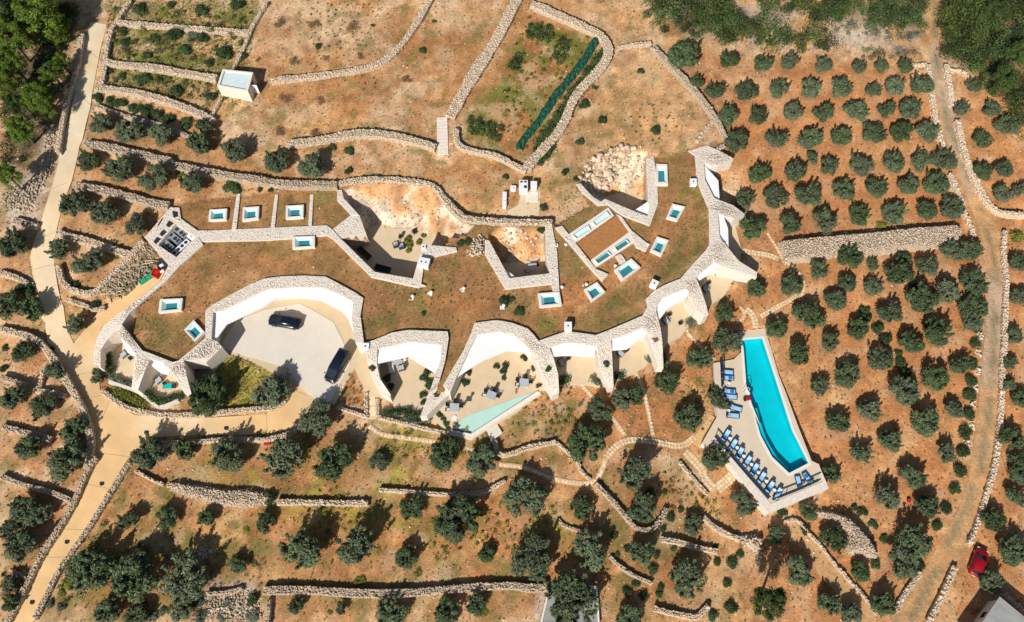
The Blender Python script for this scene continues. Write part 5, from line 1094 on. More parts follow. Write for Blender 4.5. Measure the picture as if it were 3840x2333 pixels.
# ---------------------------------------------------------------- cars
def loft(secs, closed_ends=True):
    n = len(secs[0]); V = [p for s in secs for p in s]; F = []
    for i in range(len(secs) - 1):
        for j in range(n): F.append((i * n + j, i * n + (j + 1) % n, (i + 1) * n + (j + 1) % n, (i + 1) * n + j))
    if closed_ends: F += [tuple(range(n - 1, -1, -1)), tuple(range((len(secs) - 1) * n, len(secs) * n))]
    return V, F
def car(name, label, cat, paint, body, cabin, wheels, loc, rz, lampx, tailx, lampz, W_, plate_front=True):
    """body: (x, half width, z bottom, z shoulder, z centre); cabin: (x, half bottom, half top, z bottom, z top)"""
    e = empty(name, loc, rz); tag(e, label, cat)
    secs = []
    for x, hw, zb, zs, zc in body: secs.append([(x, -hw * 0.86, zb), (x, -hw, zb + 0.18), (x, -hw, zs - 0.12), (x, -hw * 0.93, zs), (x, -hw * 0.5, zc), (x, hw * 0.5, zc), (x, hw * 0.93, zs), (x, hw, zs - 0.12), (x, hw, zb + 0.18), (x, hw * 0.86, zb)])
    V, F = loft(secs); link('body', newmesh('body', V, F, paint, True), e)
    secs = [[(x, -hb, zb), (x, -hb * 0.97, zb + (zt - zb) * 0.4), (x, -ht, zt - 0.06), (x, -ht * 0.8, zt), (x, ht * 0.8, zt), (x, ht, zt - 0.06), (x, hb * 0.97, zb + (zt - zb) * 0.4), (x, hb, zb)] for x, hb, ht, zb, zt in cabin]
    V, F = loft(secs); link('roof', newmesh('roof', V, F, paint, True), e)
    (xr0, hbr, htr, zbr, ztr), (xr1, hb1, ht1, _, zt1) = cabin[0], cabin[1]; (xf0, hbf, htf, zbf, ztf), (xf1, hb2, ht2, _, zt2) = cabin[-1], cabin[-2]
    def glassq(nm, q): link(nm, newmesh(nm, q, [(0, 1, 2, 3)], 'glass_dark'), e)
    def lerp(a, b, t): return tuple(a[i] + (b[i] - a[i]) * t for i in range(3))
    for nm, xa, za, ha, xb, zb_, hb_, sgn in (('windscreen', xf0, ztf, htf, xf1, zt2, ht2, 1), ('rear_window', xr0, ztr, htr, xr1, zt1, ht1, -1)):
        o = 0.02
        q = [(xa + sgn * o, -ha * 0.9, za + o), (xa + sgn * o, ha * 0.9, za + o), (xb + sgn * o, hb_ * 0.84, zb_ - 0.01 + o), (xb + sgn * o, -hb_ * 0.84, zb_ - 0.01 + o)]; glassq(nm, q)
    x0, x1 = cabin[1][0], cabin[-2][0]; k = max(2, int((x1 - x0) / 0.95 + 0.6)); hb = cabin[1][1]; ht = cabin[1][2]; zb, zt = cabin[1][3], cabin[1][4]
    for s in (-1, 1):
        for i in range(k):
            a = x0 + (x1 - x0) * (i + 0.05) / k; b = x0 + (x1 - x0) * (i + 0.95) / k; z0, z1 = zb + (zt - zb) * 0.30, zt - 0.10
            y0 = hb * 0.985 + 0.012; y1 = ht + (hb * 0.97 - ht) * 0.12 + 0.02
            glassq('side_window', [(a, s * y0, z0), (b, s * y0, z0), (b - 0.04, s * y1, z1), (a + 0.04, s * y1, z1)])
        b = MB(); b.box((cabin[-1][0] - 0.25, s * (W_ / 2 + 0.09), zb + 0.12), (0.14, 0.2, 0.13)); b.build('mirror', paint, e)
        b = MB(); b.box((lampx, s * W_ * 0.34, lampz), (0.10, 0.36, 0.13)); b.build('headlight', 'lamp', e)
        b = MB(); b.box((tailx, s * W_ * 0.38, lampz + 0.1), (0.08, 0.26, 0.16)); b.build('tail_light', 'tail', e)
    for x in wheels:
        for s in (-1, 1):
            w = empty('wheel', (x, s * (W_ / 2 - 0.12), 0.33)); w.parent = e
            b = MB(); b.cyl((0, -0.11, 0), (0, 0.11, 0), 0.33, n=18); b.build('tyre', 'tyre', w); b = MB(); b.cyl((0, s * 0.10, 0), (0, s * 0.125, 0), 0.21, n=14); b.build('rim', 'rim', w)
    for x in (lampx, tailx): b = MB(); b.box((x + (0.05 if x > 0 else -0.05), 0, 0.45), (0.03, 0.5, 0.11)); b.build('number_plate', 'plate', e)
    b = MB(); b.box((0, 0, 0.24), (abs(lampx - tailx) * 0.86, W_ * 0.72, 0.12)); b.build('underbody', 'tyre', e)
    return e
KE = lambda s: Q(960, 1100, 3.939, s)
def place(a, b, z): A = at(a, z); B = at(b, z); m = (A + B) / 2; return (m[0], m[1]), math.atan2(B[1] - A[1], B[0] - A[0])
(xy, rz) = place(KE('215,385')[0], KE('640,455')[0], 0.6); rz += math.pi
car('parked_sedan', 'dark sedan parked under the curve of the car court', 'car', 'navy_paint', [(-2.42, 0.74, 0.38, 0.72, 0.76), (-2.25, 0.86, 0.26, 0.88, 0.96), (-1.3, 0.93, 0.2, 0.93, 1.0), (0.8, 0.93, 0.2, 0.90, 0.97), (1.7, 0.91, 0.22, 0.82, 0.92), (2.25, 0.84, 0.26, 0.70, 0.80), (2.46, 0.66, 0.36, 0.58, 0.64)],
    [(-1.75, 0.80, 0.66, 0.90, 1.0), (-1.05, 0.84, 0.62, 0.90, 1.40), (0.1, 0.84, 0.64, 0.90, 1.46), (0.45, 0.83, 0.62, 0.90, 1.42), (1.25, 0.80, 0.68, 0.88, 0.98)], (-1.42, 1.45), (xy[0], xy[1], 0.03), rz, 2.33, -2.40, 0.66, 1.86)
(xy, rz) = place(KE('1330,850')[0], KE('1070,1300')[0], 0.9)
car('parked_van', 'long dark blue passenger van at the right edge of the car court', 'van', 'navy_paint', [(-2.55, 0.86, 0.36, 1.05, 1.08), (-2.5, 0.93, 0.25, 1.1, 1.14), (0.9, 0.95, 0.22, 1.1, 1.14), (1.75, 0.94, 0.22, 1.05, 1.12), (2.35, 0.90, 0.24, 0.88, 0.98), (2.58, 0.74, 0.34, 0.66, 0.74)],
    [(-2.52, 0.88, 0.78, 1.05, 1.55), (-2.32, 0.90, 0.76, 1.05, 1.88), (-0.5, 0.90, 0.77, 1.05, 1.93), (0.95, 0.90, 0.76, 1.05, 1.88), (1.95, 0.86, 0.76, 1.0, 1.12)], (-1.55, 1.62), (xy[0], xy[1], 0.03), rz, 2.46, -2.55, 0.78, 1.92)
z = float(T0(*onG(KG('740,480')[0])[:2])) + 0.08
(xy, rz) = place(KG('830,290')[0], KG('690,690')[0], z + 0.6)
car('parked_hatchback', 'bright red hatchback parked beside the dirt track', 'car', 'red_paint', [(-1.98, 0.72, 0.38, 0.80, 0.84), (-1.88, 0.84, 0.26, 0.92, 0.98), (-0.9, 0.89, 0.2, 0.95, 1.0), (0.7, 0.89, 0.2, 0.92, 1.0), (1.45, 0.87, 0.22, 0.84, 0.94), (1.9, 0.78, 0.26, 0.70, 0.80), (2.03, 0.60, 0.36, 0.56, 0.62)],
    [(-1.82, 0.76, 0.62, 0.92, 1.05), (-1.45, 0.80, 0.62, 0.92, 1.42), (-0.2, 0.81, 0.63, 0.92, 1.50), (0.25, 0.80, 0.60, 0.92, 1.45), (1.05, 0.77, 0.66, 0.90, 0.99)], (-1.2, 1.25), (xy[0], xy[1], z), rz + math.pi, 1.94, -1.97, 0.68, 1.78)
# ---------------------------------------------------------------- plant yard machines
def mk_ahu():
    e = empty('air_handler', (0, 0, 0)); e['category'] = 'air handler'
    b = MB(); b.box((0, 0, 0.55), (2.3, 1.0, 1.1)); b.build('casing', 'grey_metal', e)
    for x in (-0.7, 0.3): b = MB(); b.cyl((x, 0, 1.1), (x, 0, 1.16), 0.3, n=16); b.build('fan_grille', 'dark_metal', e)
    b = MB(); b.box((0.88, 0, 1.12), (0.35, 0.6, 0.05)); b.build('louvre', 'dark_metal', e)
    return e
AH = Proto(mk_ahu())
ang = None
for i, s in enumerate(('640,520', '530,620', '400,740')):
    p = at(K3(s)[0], 3.1); ang = -0.68; AH.put((p[0], p[1], 2.16), ang, '%s grey air handling unit in the sunken plant yard' % ('upper', 'middle', 'lower')[i], 'machines in the plant yard')
A = at(K3('520,900')[0], 3.0); B = at(K3('750,690')[0], 3.0); m = (A + B) / 2; e = empty('condenser_unit', (m[0], m[1], 2.16), math.atan2(B[1] - A[1], B[0] - A[0])); tag(e, 'long white condenser with four round fans in the plant yard', 'condenser'); L = np.linalg.norm(B - A)
b = MB(); b.box((0, 0, 0.45), (L + 0.7, 0.9, 0.9)); b.build('casing', 'white_metal', e)
for k in range(4): b = MB(); b.cyl(((k - 1.5) * L / 3.4, 0, 0.9), ((k - 1.5) * L / 3.4, 0, 0.95), 0.27, n=16); b.build('fan', 'dark_metal', e)
p = at(K3('830,590')[0], 3.2); e = empty('water_tank', (p[0], p[1], 2.16), -0.7); tag(e, 'small white tank in the right corner of the plant yard', 'tank'); b = MB(); b.box((0, 0, 0.5), (1.3, 0.9, 1.0)); b.build('shell', 'white_metal', e); b = MB(); b.cyl((0, 0, 1.0), (0, 0, 1.06), 0.2, n=12); b.build('lid', 'grey_metal', e)
# ---------------------------------------------------------------- service pad above the villa
KU = lambda s: Q(1840, 640, 7.487, s)
poly = [onG(p)[:2] for p in KU('880,560 1400,570 1360,1310 420,1290 500,1130 780,960')]; c = np.mean(poly, 0); cz = float(T0(*c)); V, F = prism(poly, lambda x, y: float(T0(x, y)) - 0.3, lambda x, y: float(T0(x, y)) + 0.14); o = link('service_pad', newmesh('service_pad', np.array(V) - [*c, cz], F, 'border'), None, (*c, cz)); tag(o, 'tan concrete service pad above the villa', 'pad', kind='structure')
poly = [onG(p)[:2] for p in KU('1000,620 1330,610 1330,890 990,880')]; c = np.mean(poly, 0); cz = float(T0(*c)); V, F = prism(poly, lambda x, y: float(T0(x, y)), lambda x, y: float(T0(x, y)) + 0.2); o = link('concrete_slab', newmesh('concrete_slab', np.array(V) - [*c, cz], F, 'concrete'), None, (*c, cz)); tag(o, 'light grey concrete square on the service pad', 'slab', kind='structure')
def cabinet(s, w, d, h, label, parts, m='white_metal'):
    p = onG(KU(s)[0], h); e = empty('service_cabinet', (p[0], p[1], p[2] - h - 0.15)); tag(e, label, 'cabinet', 'cabinets on the service pad')
    b = MB(); b.box((0, 0, h / 2 + 0.08), (w, d, h + 0.16)); b.build('casing', m, e)
    b = MB(); b.box((0, 0, h + 0.2), (w + 0.1, d + 0.1, 0.07)); b.build('lid', m, e)
    for x, y, sx, sy in parts: b = MB(); b.box((x, y, h + 0.25), (sx, sy, 0.05)); b.build('vent', 'dark_metal', e)
    b = MB(); b.box((0, -d / 2 - 0.02, h * 0.5), (w * 0.7, 0.04, h * 0.7)); b.build('door', m, e)
cabinet('920,400', 1.25, 1.55, 1.5, 'largest service cabinet, pale with dark vents, at the pad top', ((-0.3, 0.5, 0.4, 0.25), (0.3, 0.5, 0.4, 0.25), (0.3, -0.4, 0.45, 0.45)), 'white_metal'); cabinet('1210,380', 0.9, 0.9, 1.3, 'pale cabinet just right of the largest service cabinet', ()); cabinet('630,480', 0.8, 0.6, 0.6, 'low white box left of the largest service cabinet', ((0.1, -0.1, 0.15, 0.15),)); cabinet('390,700', 0.55, 1.2, 0.7, 'upper of two narrow white boxes at the pad left edge', ()); cabinet('385,930', 0.55, 1.0, 0.7, 'lower of two narrow white boxes at the pad left edge', ())
# ---------------------------------------------------------------- timber yard beside the driveway
KY = lambda s: Q(300, 860, 4.989, s)
poly = [onG(p)[:2] for p in KY('930,560 1180,230 1440,480 1380,700 900,1000 800,1240 560,1300 400,1180')]
def timber():
    c = np.mean(poly, 0); c = np.array([*c, float(T0(*c))]); x, y = scatter(poly, 0.28); n = len(x); z = T0(x, y) + RNG.uniform(0.05, 0.55, n)
    S_ = np.c_[RNG.uniform(0.5, 2.2, n), RNG.uniform(0.05, 0.13, n), RNG.uniform(0.05, 0.12, n)]; V, F, col = stones(np.c_[x, y, z] - c, S_, RNG.normal(-0.6, 0.7, n), 0.05, 0.18, tone=(0.5, 1.35), warm=0.06)
    o = link('timber_pile', newmesh('timber_pile', V, F, 'timber', False, col), None, c); tag(o, 'jumbled pile of bleached poles and planks beside the driveway', 'timber', kind='stuff')
timber()
poly2 = [onG(p)[:2] for p in KY('800,1240 780,1150 1000,900 1300,720 1360,800 1100,1010 880,1250')]
x, y = scatter(poly2, 0.26); n = len(x); c = np.array([*np.mean(poly2, 0), 0.0]); c[2] = float(T0(*c[:2])); V, F, col = stones(np.c_[x, y, T0(x, y) + RNG.uniform(0.0, 0.4, n)] - c, RNG.uniform(0.15, 0.4, (n, 3)), RNG.uniform(0, 3, n), 0.25, 0.3, tone=(0.18, 0.8)); o = link('rubble_pile', newmesh('rubble_pile', V, F, 'stone', False, col), None, c); tag(o, 'dark pile of mixed rubble along the driveway edge', 'rubble', kind='stuff')
def crate(s, w, d, h, rz, label, m, nm='crate'):
    p = onG(KY(s)[0], h); e = empty(nm, (p[0], p[1], p[2] - h), rz); tag(e, label, 'crate')
    b = MB(); b.box((0, 0, 0.03), (w, d, 0.05)); b.build('base', m, e)
    for sx, sy, ww, dd in ((-w / 2 + 0.03, 0, 0.05, d), (w / 2 - 0.03, 0, 0.05, d), (0, -d / 2 + 0.03, w - 0.11, 0.05), (0, d / 2 - 0.03, w - 0.11, 0.05)): b = MB(); b.box((sx, sy, h / 2 + 0.04), (ww, dd, h)); b.build('side', m, e)
    b = MB(); b.box((0, 0, h * 0.8), (w - 0.12, d - 0.12, 0.1), 0, 0.8); b.build('contents', m, e)
crate('1415,810', 1.0, 1.2, 0.8, -0.4, 'bright red crate at the driveway head', 'red'); crate('1290,870', 1.5, 0.7, 0.5, 0.65, 'upper green crate in the line by the driveway', 'green_plastic'); crate('1180,950', 1.3, 0.6, 0.5, 0.65, 'lower green crate in the line by the driveway', 'green_plastic')
poly = [onG(p)[:2] for p in KY('1440,600 1500,540 1660,660 1520,830 1470,760')]; c = np.array([*np.mean(poly, 0), 0]); c[2] = float(T0(*c[:2])); V, F = prism(poly, c[2] - 0.3, c[2] + 0.35); o = link('tarpaulin_heap', newmesh('tarpaulin_heap', np.array(V) - c, F, 'dark_metal'), None, c); tag(o, 'dark covered heap with white sacks below the plant yard', 'tarpaulin')
for s in ('1520,670', '1530,780'): p = at(KY(s)[0], c[2] + 0.5); b = MB(); rbox(b, (p[0] - c[0], p[1] - c[1], 0.45), (0.6, 0.4, 0.22), 0.08, 0.6); b.build('white_sack', 'white_fabric', o)
# ---------------------------------------------------------------- stairs and stone paths
def stair(a, b, w, n, label, m='clad', rise=0.0):
    A = onG(a, 0.15); B = onG(b, 0.15); o = empty('stone_stair', (*((A + B) / 2)[:2], min(A[2], B[2]) - 0.2)); tag(o, label, 'stairs'); t = (B - A)[:2]; L = np.linalg.norm(t); r = math.atan2(t[1], t[0])
    for i in range(n):
        p = A + (B - A) * (i + 0.5) / n; z = max(float(T0(*p[:2])), 0) if False else float(T0(*p[:2])) + 0.16
        mb = MB(); mb.box((p[0], p[1], z - 0.15), (L / n * 1.02, w, 0.34 + 0.002 * (i % 2)), r); mb.world('step', m, o)
stair(PP('10: 1760,1080')[0], PP('10: 1770,1420')[0], 1.7, 11, 'pale stone stair climbing beside the fenced garden')
stair(K6('290,130')[0], K6('30,470')[0], 1.6, 8, 'ochre steps at the left corner of the pool deck', 'ochre')
stair(PP('12: 1110,800')[0], PP('12: 1118,1030')[0], 1.1, 9, 'narrow tan garden steps between two cheek walls', 'paver')
def mk_paver(seed):
    r = random.Random(seed); n = 6; pts = [(math.cos(2 * math.pi * i / n + r.uniform(-.25, .25)) * r.uniform(.8, 1.1), math.sin(2 * math.pi * i / n + r.uniform(-.25, .25)) * r.uniform(.75, 1.05)) for i in range(n)]
    V, F = prism(pts, -1.0, 1.0); return newmesh('paving_stone', V, F, 'paver')
PV = [mk_paver(i) for i in range(6)]
def path(pts, wt, label, bed=True, sz=0.5):
    P3 = [onG(p) for p in pts]; w = wt / 2.454 * mpp(P3[0]); L = smooth_line([p[:2] for p in P3], 2) if len(P3) > 2 else [p[:2] for p in P3]; L = resample(L, 0.5); n = len(L)
    T = np.gradient(L, axis=0); T /= np.linalg.norm(T, axis=1)[:, None]; N = np.c_[-T[:, 1], T[:, 0]]
    V = []
    for i in range(n):
        for s in (-1, 1): q = L[i] + N[i] * s * w / 2; V.append((q[0], q[1], float(G(*q)) + 0.07))
    c = np.array([*L[n // 2], float(T0(*L[n // 2]))]); o = link('stone_path', newmesh('stone_path', np.array(V) - c, [(2 * i, 2 * i + 2, 2 * i + 3, 2 * i + 1) for i in range(n - 1)], 'pathbed'), None, c); tag(o, label, 'path', kind='structure')
    seg = np.r_[0, np.cumsum(np.linalg.norm(np.diff(L, axis=0), axis=1))]; rows = max(1, int(round(w / sz))); k = int(seg[-1] / sz)
    for i in range(k):
        for r in range(rows):
            s = (i + 0.5 + random.uniform(-.12, .12)) * sz; x = np.interp(s, seg, L[:, 0]); y = np.interp(s, seg, L[:, 1]); nx = np.interp(s, seg, N[:, 0]); ny = np.interp(s, seg, N[:, 1])
            off = ((r + 0.5) / rows - 0.5) * w + random.uniform(-.04, .04); x += nx * off; y += ny * off
            q = link('paving_stone', random.choice(PV), o, (x - c[0], y - c[1], float(G(x, y)) + 0.085 - c[2])); q.rotation_euler = (0, 0, random.uniform(0, 6.3)); f = random.uniform(0.40, 0.5); q.scale = (sz * f, w / rows * f, 0.045)
PATHS = [('22: 670,640 780,770 900,900 1010,1010 1140,1190', 40, 'stone path running down from the first small south court'), ('22: 1210,570 1260,660 1320,800 1360,1000 1400,1200', 42, 'stone path running down from the second small south court'), ('22: 1670,200 1770,310 1900,430 1965,495', 38, 'stone path from the third small court to the pool deck'),
 ('22: 960,1390 1040,1290 1150,1230 1300,1230 1450,1250 1600,1285 1700,1270 1790,1190', 62, 'curving paved path across the garden to the pool steps'), ('23: -20,48 200,70 350,130 500,190 650,215 800,225 880,190 930,90 960,-10', 46, 'paved path sweeping below the garden from the left'), ('22: 1690,1330 1850,1497 | 23: 1850,150 1970,290', 80, 'broad sandy slab path below the pool corner'), ('23: 1985,275 2060,210 2130,150', 100, 'square sandy landing beside the pool wall'),
 ('12: 1090,1100 1200,1185 1400,1205 1730,1250', 46, 'paved path passing below the second court hedge'), ('12: 1950,1300 2100,1335 2200,1400', 40, 'short paved path beneath the paved landing'), ('21: 2075,345 2165,362', 48, 'short pale path leaving the upper east court'), ('21: 2205,885 2454,925 | 31: 130,935 195,965', 55, 'pale path leading right from the lower east court'), ('31: 90,720 180,860 240,980', 26, 'thin path down the left end of the long rubble mound'),
 ('31: 250,990 380,1080 435,1180 420,1280 370,1330', 24, 'thin looped stone edging round an olive left of the pool grove'), ('31: 30,1490 150,1420 300,1340 390,1280', 46, 'stone path curling up from the head of the pool'), ('22: 2250,20 2330,90 2340,200', 58, 'stone path entering the pool deck at its head'), ('22: 2160,150 2230,110 2240,50 2190,0', 30, 'curved stone ring around the olive above the pool')]
for s, wt, lab in PATHS: path(PP(s), wt, lab)
# sandy lower path below pool
for nm, s, lab in (('sandy_path', '33: 200,560 330,570 440,670 590,820 690,960 780,1050 900,1180 1020,1330 1100,1497 860,1497 760,1260 560,1060 480,860 320,760 270,640', 'sandy path running down below the pool terrace'),):
    V, F = surf([onG(p)[:2] for p in PP(s)], lambda x, y: ground(x, y)[0] + 0.05, 1.0, 1.0); o = link(nm, newmesh(nm, V, F, 'sand')); tag(o, lab, 'path', kind='structure')
# ---------------------------------------------------------------- green netting in the garden
L = [onG(p) for p in PP('20: 880,360 760,560 640,720 500,880 400,1040 300,1180 200,1290 165,1390')]; L = resample(smooth_line([p[:2] for p in L], 2), 0.4); T = np.gradient(L, axis=0); T /= np.linalg.norm(T, axis=1)[:, None]; N = np.c_[-T[:, 1], T[:, 0]]
V = []; K = 7
for i in range(len(L)):
    for k in range(K): q = L[i] + N[i] * ((k / (K - 1) - 0.5) * (1.1 + 0.5 * float(noise(L[i][0], L[i][1], 0.5, 4, 2))) + random.uniform(-.12, .12)); V.append((q[0], q[1], float(G(*q)) + 0.12 + 0.55 * math.sin(math.pi * k / (K - 1)) + random.uniform(-.2, .2)))
c = np.array([*L[len(L) // 2], float(T0(*L[len(L) // 2]))]); o = link('shade_netting', newmesh('shade_netting', np.array(V) - c, [(i * K + k, i * K + k + 1, (i + 1) * K + k + 1, (i + 1) * K + k) for i in range(len(L) - 1) for k in range(K - 1)], 'net'), None, c); tag(o, 'long strip of dark green netting over a garden row', 'netting')
# ---------------------------------------------------------------- small red things
p = onG(PP('33: 1395,380')[0], 0.3); e = empty('red_bucket', (p[0], p[1], p[2] - 0.3)); tag(e, 'red bucket between olives left of the lower track', 'bucket'); b = MB(); b.cyl((0, 0, 0), (0, 0, 0.42), 0.2, 0.28, 16); b.build('pail', 'red', e); b = MB(); b.tube([(-0.27, 0, 0.42), (0, 0.1, 0.62), (0.27, 0, 0.42)], [0.012] * 3); b.build('handle', 'dark_metal', e)
p = onG(PP('12: 148,1255')[0], 0.3); e = empty('red_box', (p[0], p[1], p[2] - 0.3), 0.2); tag(e, 'small red box on the wall foot south of the lower drive', 'box'); b = MB(); b.box((0, 0, 0.2), (0.7, 0.45, 0.4)); b.build('body', 'red', e); b = MB(); b.box((0, 0, 0.42), (0.74, 0.49, 0.05)); b.build('lid', 'red', e)
# ---------------------------------------------------------------- person on the wide terrace
def person(loc, rz, label):
    J = {'pelvis': (0, 0, .93), 'waist': (0, 0, 1.07), 'chest': (0, -.01, 1.27), 'neck': (0, 0, 1.46), 'head': (0, .02, 1.57), 'crown': (0, .02, 1.68),
         'lh': (.09, 0, .88), 'lk': (.10, .10, .49), 'la': (.10, .06, .09), 'lt': (.10, .2, .04), 'rh': (-.09, 0, .88), 'rk': (-.10, -.02, .48), 'ra': (-.10, -.18, .10), 'rt': (-.10, -.05, .04),
         'ls': (.19, 0, 1.40), 'le': (.25, -.06, 1.12), 'lw': (.25, .06, .88), 'rs': (-.19, 0, 1.40), 're': (-.25, -.03, 1.12), 'rw': (-.24, .12, .90)}
    Rr = {'pelvis': .14, 'waist': .12, 'chest': .15, 'neck': .055, 'head': .095, 'crown': .07, 'lh': .09, 'lk': .058, 'la': .042, 'lt': .035, 'rh': .09, 'rk': .058, 'ra': .042, 'rt': .035, 'ls': .065, 'le': .042, 'lw': .03, 'rs': .065, 're': .042, 'rw': .03}
    E = [('pelvis', 'waist'), ('waist', 'chest'), ('chest', 'neck'), ('neck', 'head'), ('head', 'crown'), ('pelvis', 'lh'), ('lh', 'lk'), ('lk', 'la'), ('la', 'lt'), ('pelvis', 'rh'), ('rh', 'rk'), ('rk', 'ra'), ('ra', 'rt'), ('chest', 'ls'), ('ls', 'le'), ('le', 'lw'), ('chest', 'rs'), ('rs', 're'), ('re', 'rw')]
    for sd, sg in (('l', 1), ('r', -1)):
        w = J[sd + 'w']; J[sd + 'p'] = (w[0], w[1] + .02, w[2] - .08); Rr[sd + 'p'] = .032; E.append((sd + 'w', sd + 'p'))
        for k, (dy, ln) in enumerate(((-.03, .07), (-.01, .085), (.012, .08), (.032, .062))):
            a = sd + 'f%d' % k; J[a] = (w[0] - sg * .012, w[1] + .02 + dy, w[2] - .12 - ln * .4); J[a + 't'] = (w[0] - sg * .03, w[1] + .03 + dy, w[2] - .12 - ln); Rr[a] = .009; Rr[a + 't'] = .007; E += [(sd + 'p', a), (a, a + 't')]
        a = sd + 'th'; J[a] = (w[0] - sg * .02, w[1] + .065, w[2] - .07); J[a + 't'] = (w[0] - sg * .03, w[1] + .08, w[2] - .11); Rr[a] = .011; Rr[a + 't'] = .008; E += [(sd + 'p', a), (a, a + 't')]
    names = list(J); me = bpy.data.meshes.new('person'); me.from_pydata([J[k] for k in names], [(names.index(a), names.index(b)) for a, b in E], []); o = bpy.data.objects.new('tmp_body', me); COL.objects.link(o)
    sk = o.modifiers.new('skin', 'SKIN'); ss = o.modifiers.new('sub', 'SUBSURF'); ss.levels = 1; ss.render_levels = 1
    for i, k in enumerate(names): v = me.skin_vertices[0].data[i]; v.radius = (Rr[k], Rr[k] * (.8 if k in ('pelvis', 'waist', 'chest') else 1)); v.use_root = (k == 'pelvis')
    dg = bpy.context.evaluated_depsgraph_get(); ev = o.evaluated_get(dg); bm = bpy.data.meshes.new_from_object(ev); bpy.data.objects.remove(o)
    bm.materials.clear()
    for m in ('skin', 'pink', 'black_cloth'): bm.materials.append(M[m])
    mi = []
    for p in bm.polygons:
        x, y, z = p.center; arm = abs(x) > .2
        mi.append(0 if z > 1.44 or (arm and z < 1.2) else (1 if z > .95 else (2 if z > .12 and not arm else 0)))
    bm.polygons.foreach_set('material_index', np.array(mi, np.int32)); bm.polygons.foreach_set('use_smooth', np.ones(len(mi), bool))
    e = link('person', bm, None, loc, rz); tag(e, label, 'person')
    b = MB(); V = []; F = []; n = 12
    for i in range(6):
        ph = math.pi * .5 * i / 5
        for j in range(n): t = 2 * math.pi * j / n; V.append((.105 * math.cos(ph) * math.cos(t), .0 + .118 * math.cos(ph) * math.sin(t), 1.60 + .135 * math.sin(ph)))
    for i in range(5):
        for j in range(n): F.append((i * n + j, i * n + (j + 1) % n, (i + 1) * n + (j + 1) % n, (i + 1) * n + j))
    b.add(V, F); b.build('hair', 'hair', e, smooth=True)
    for sx in (-.034, .034): b = MB(); b.box((sx, .113, 1.60), (.022, .012, .012)); b.build('eye', 'hair', e)
    b = MB(); b.box((0, .122, 1.57), (.022, .03, .04), 0, .6); b.build('nose', 'skin', e); b = MB(); b.box((0, .108, 1.525), (.045, .012, .012)); b.build('mouth', 'pink', e)
    return e
p = at(KD('1165,760')[0], 0.0); person((p[0], p[1], 0.0), 0.6, 'person in a pink top and dark trousers walking by the reflecting pool')
# ---------------------------------------------------------------- plants
def leaves(C, R, n, l, w, rng, up=0.25, squash=1.0, inner=0.25):
    """leaf quads over the skins of clumps C (k,3) with radii R (k)"""
    k = len(C); idx = rng.integers(0, k, n); d = rng.normal(0, 1, (n, 3)); d[:, 2] += up; d /= np.linalg.norm(d, axis=1)[:, None]
    rr = R[idx] * np.where(rng.random(n) < inner, rng.uniform(0.3, 0.9, n), np.where(rng.random(n) < 0.12, rng.uniform(1.1, 1.4, n), rng.uniform(0.85, 1.12, n)))
    P_ = C[idx] + d * rr[:, None] * np.array([1, 1, squash])
    nor = d + rng.normal(0, 0.55, (n, 3)); nor[:, 2] += 0.25; nor /= np.linalg.norm(nor, axis=1)[:, None]
    t = np.cross(nor, rng.normal(0, 1, (n, 3))); t /= np.linalg.norm(t, axis=1)[:, None] + 1e-9; b = np.cross(nor, t)
    ll = (l * rng.uniform(0.6, 1.3, n))[:, None]; ww = (w * rng.uniform(0.7, 1.3, n))[:, None]
    V = np.stack([P_ - t * ll, P_ + b * ww - t * ll * 0.1, P_ + t * ll, P_ - b * ww - t * ll * 0.1], 1).reshape(-1, 3)
    tone = rng.uniform(0.62, 1.38, n); hue = rng.normal(0, 0.10, n); ct = rng.uniform(0.82, 1.18, k)[idx]; tone = tone * ct
    col = np.c_[tone * (1 + hue), tone, tone * (1 - hue * 1.2)]
    return V, np.arange(4 * n).reshape(-1, 4), np.repeat(np.clip(col, 0.1, 2), 4, 0)
def olive_crown(seed):
    rng = np.random.default_rng(seed); k = int(rng.integers(13, 20)); a = rng.uniform(0, 2 * math.pi * rng.uniform(0.8, 1.0), k) + rng.uniform(0, 6); q = np.sqrt(rng.uniform(0.02, 1, k)) * 0.76
    sx, sy = rng.uniform(0.80, 1.12, 2); C = np.c_[q * np.cos(a) * sx, q * np.sin(a) * sy, rng.uniform(-0.22, 0.42, k) * (1.15 - q * 0.6)]
    R = rng.uniform(0.18, 0.40, k); V, F, c = leaves(C, R, 5200, 0.090, 0.036, rng)
    # upright shoots
    m = int(rng.integers(11, 18)); a = rng.uniform(0, 2 * math.pi, m); q = rng.uniform(0.25, 0.85, m); C2 = []; R2 = []
    for i in range(m):
        for s in range(4): C2.append((q[i] * math.cos(a[i]) * (1 + .06 * s), q[i] * math.sin(a[i]) * (1 + .06 * s), 0.30 + 0.13 * s - q[i] * 0.15)); R2.append(0.13 - 0.022 * s)
    V2, F2, c2 = leaves(np.array(C2), np.array(R2), 1000, 0.09, 0.035, rng, inner=0.5)
    return newmesh('olive_crown', np.r_[V, V2], np.r_[F, F2 + len(V)], 'olive', False, np.r_[c, c2])
def round_crown(seed, m, n=1500, k=14, l=0.11, w=0.06, dome=0.85, r0=0.28, r1=0.42):
    rng = np.random.default_rng(seed); a = rng.uniform(0, 2 * math.pi, k); q = np.sqrt(rng.uniform(0, 1, k)) * 0.66
    C = np.c_[q * np.cos(a), q * np.sin(a), rng.uniform(0.15, dome, k) * np.sqrt(np.clip(1 - q * q, 0.1, 1)) * 0.75]; V, F, c = leaves(C, rng.uniform(r0, r1, k), n, l, w, rng)
    V[:, 2] = np.maximum(V[:, 2], -0.02); return newmesh('foliage', V, F, m, False, c)
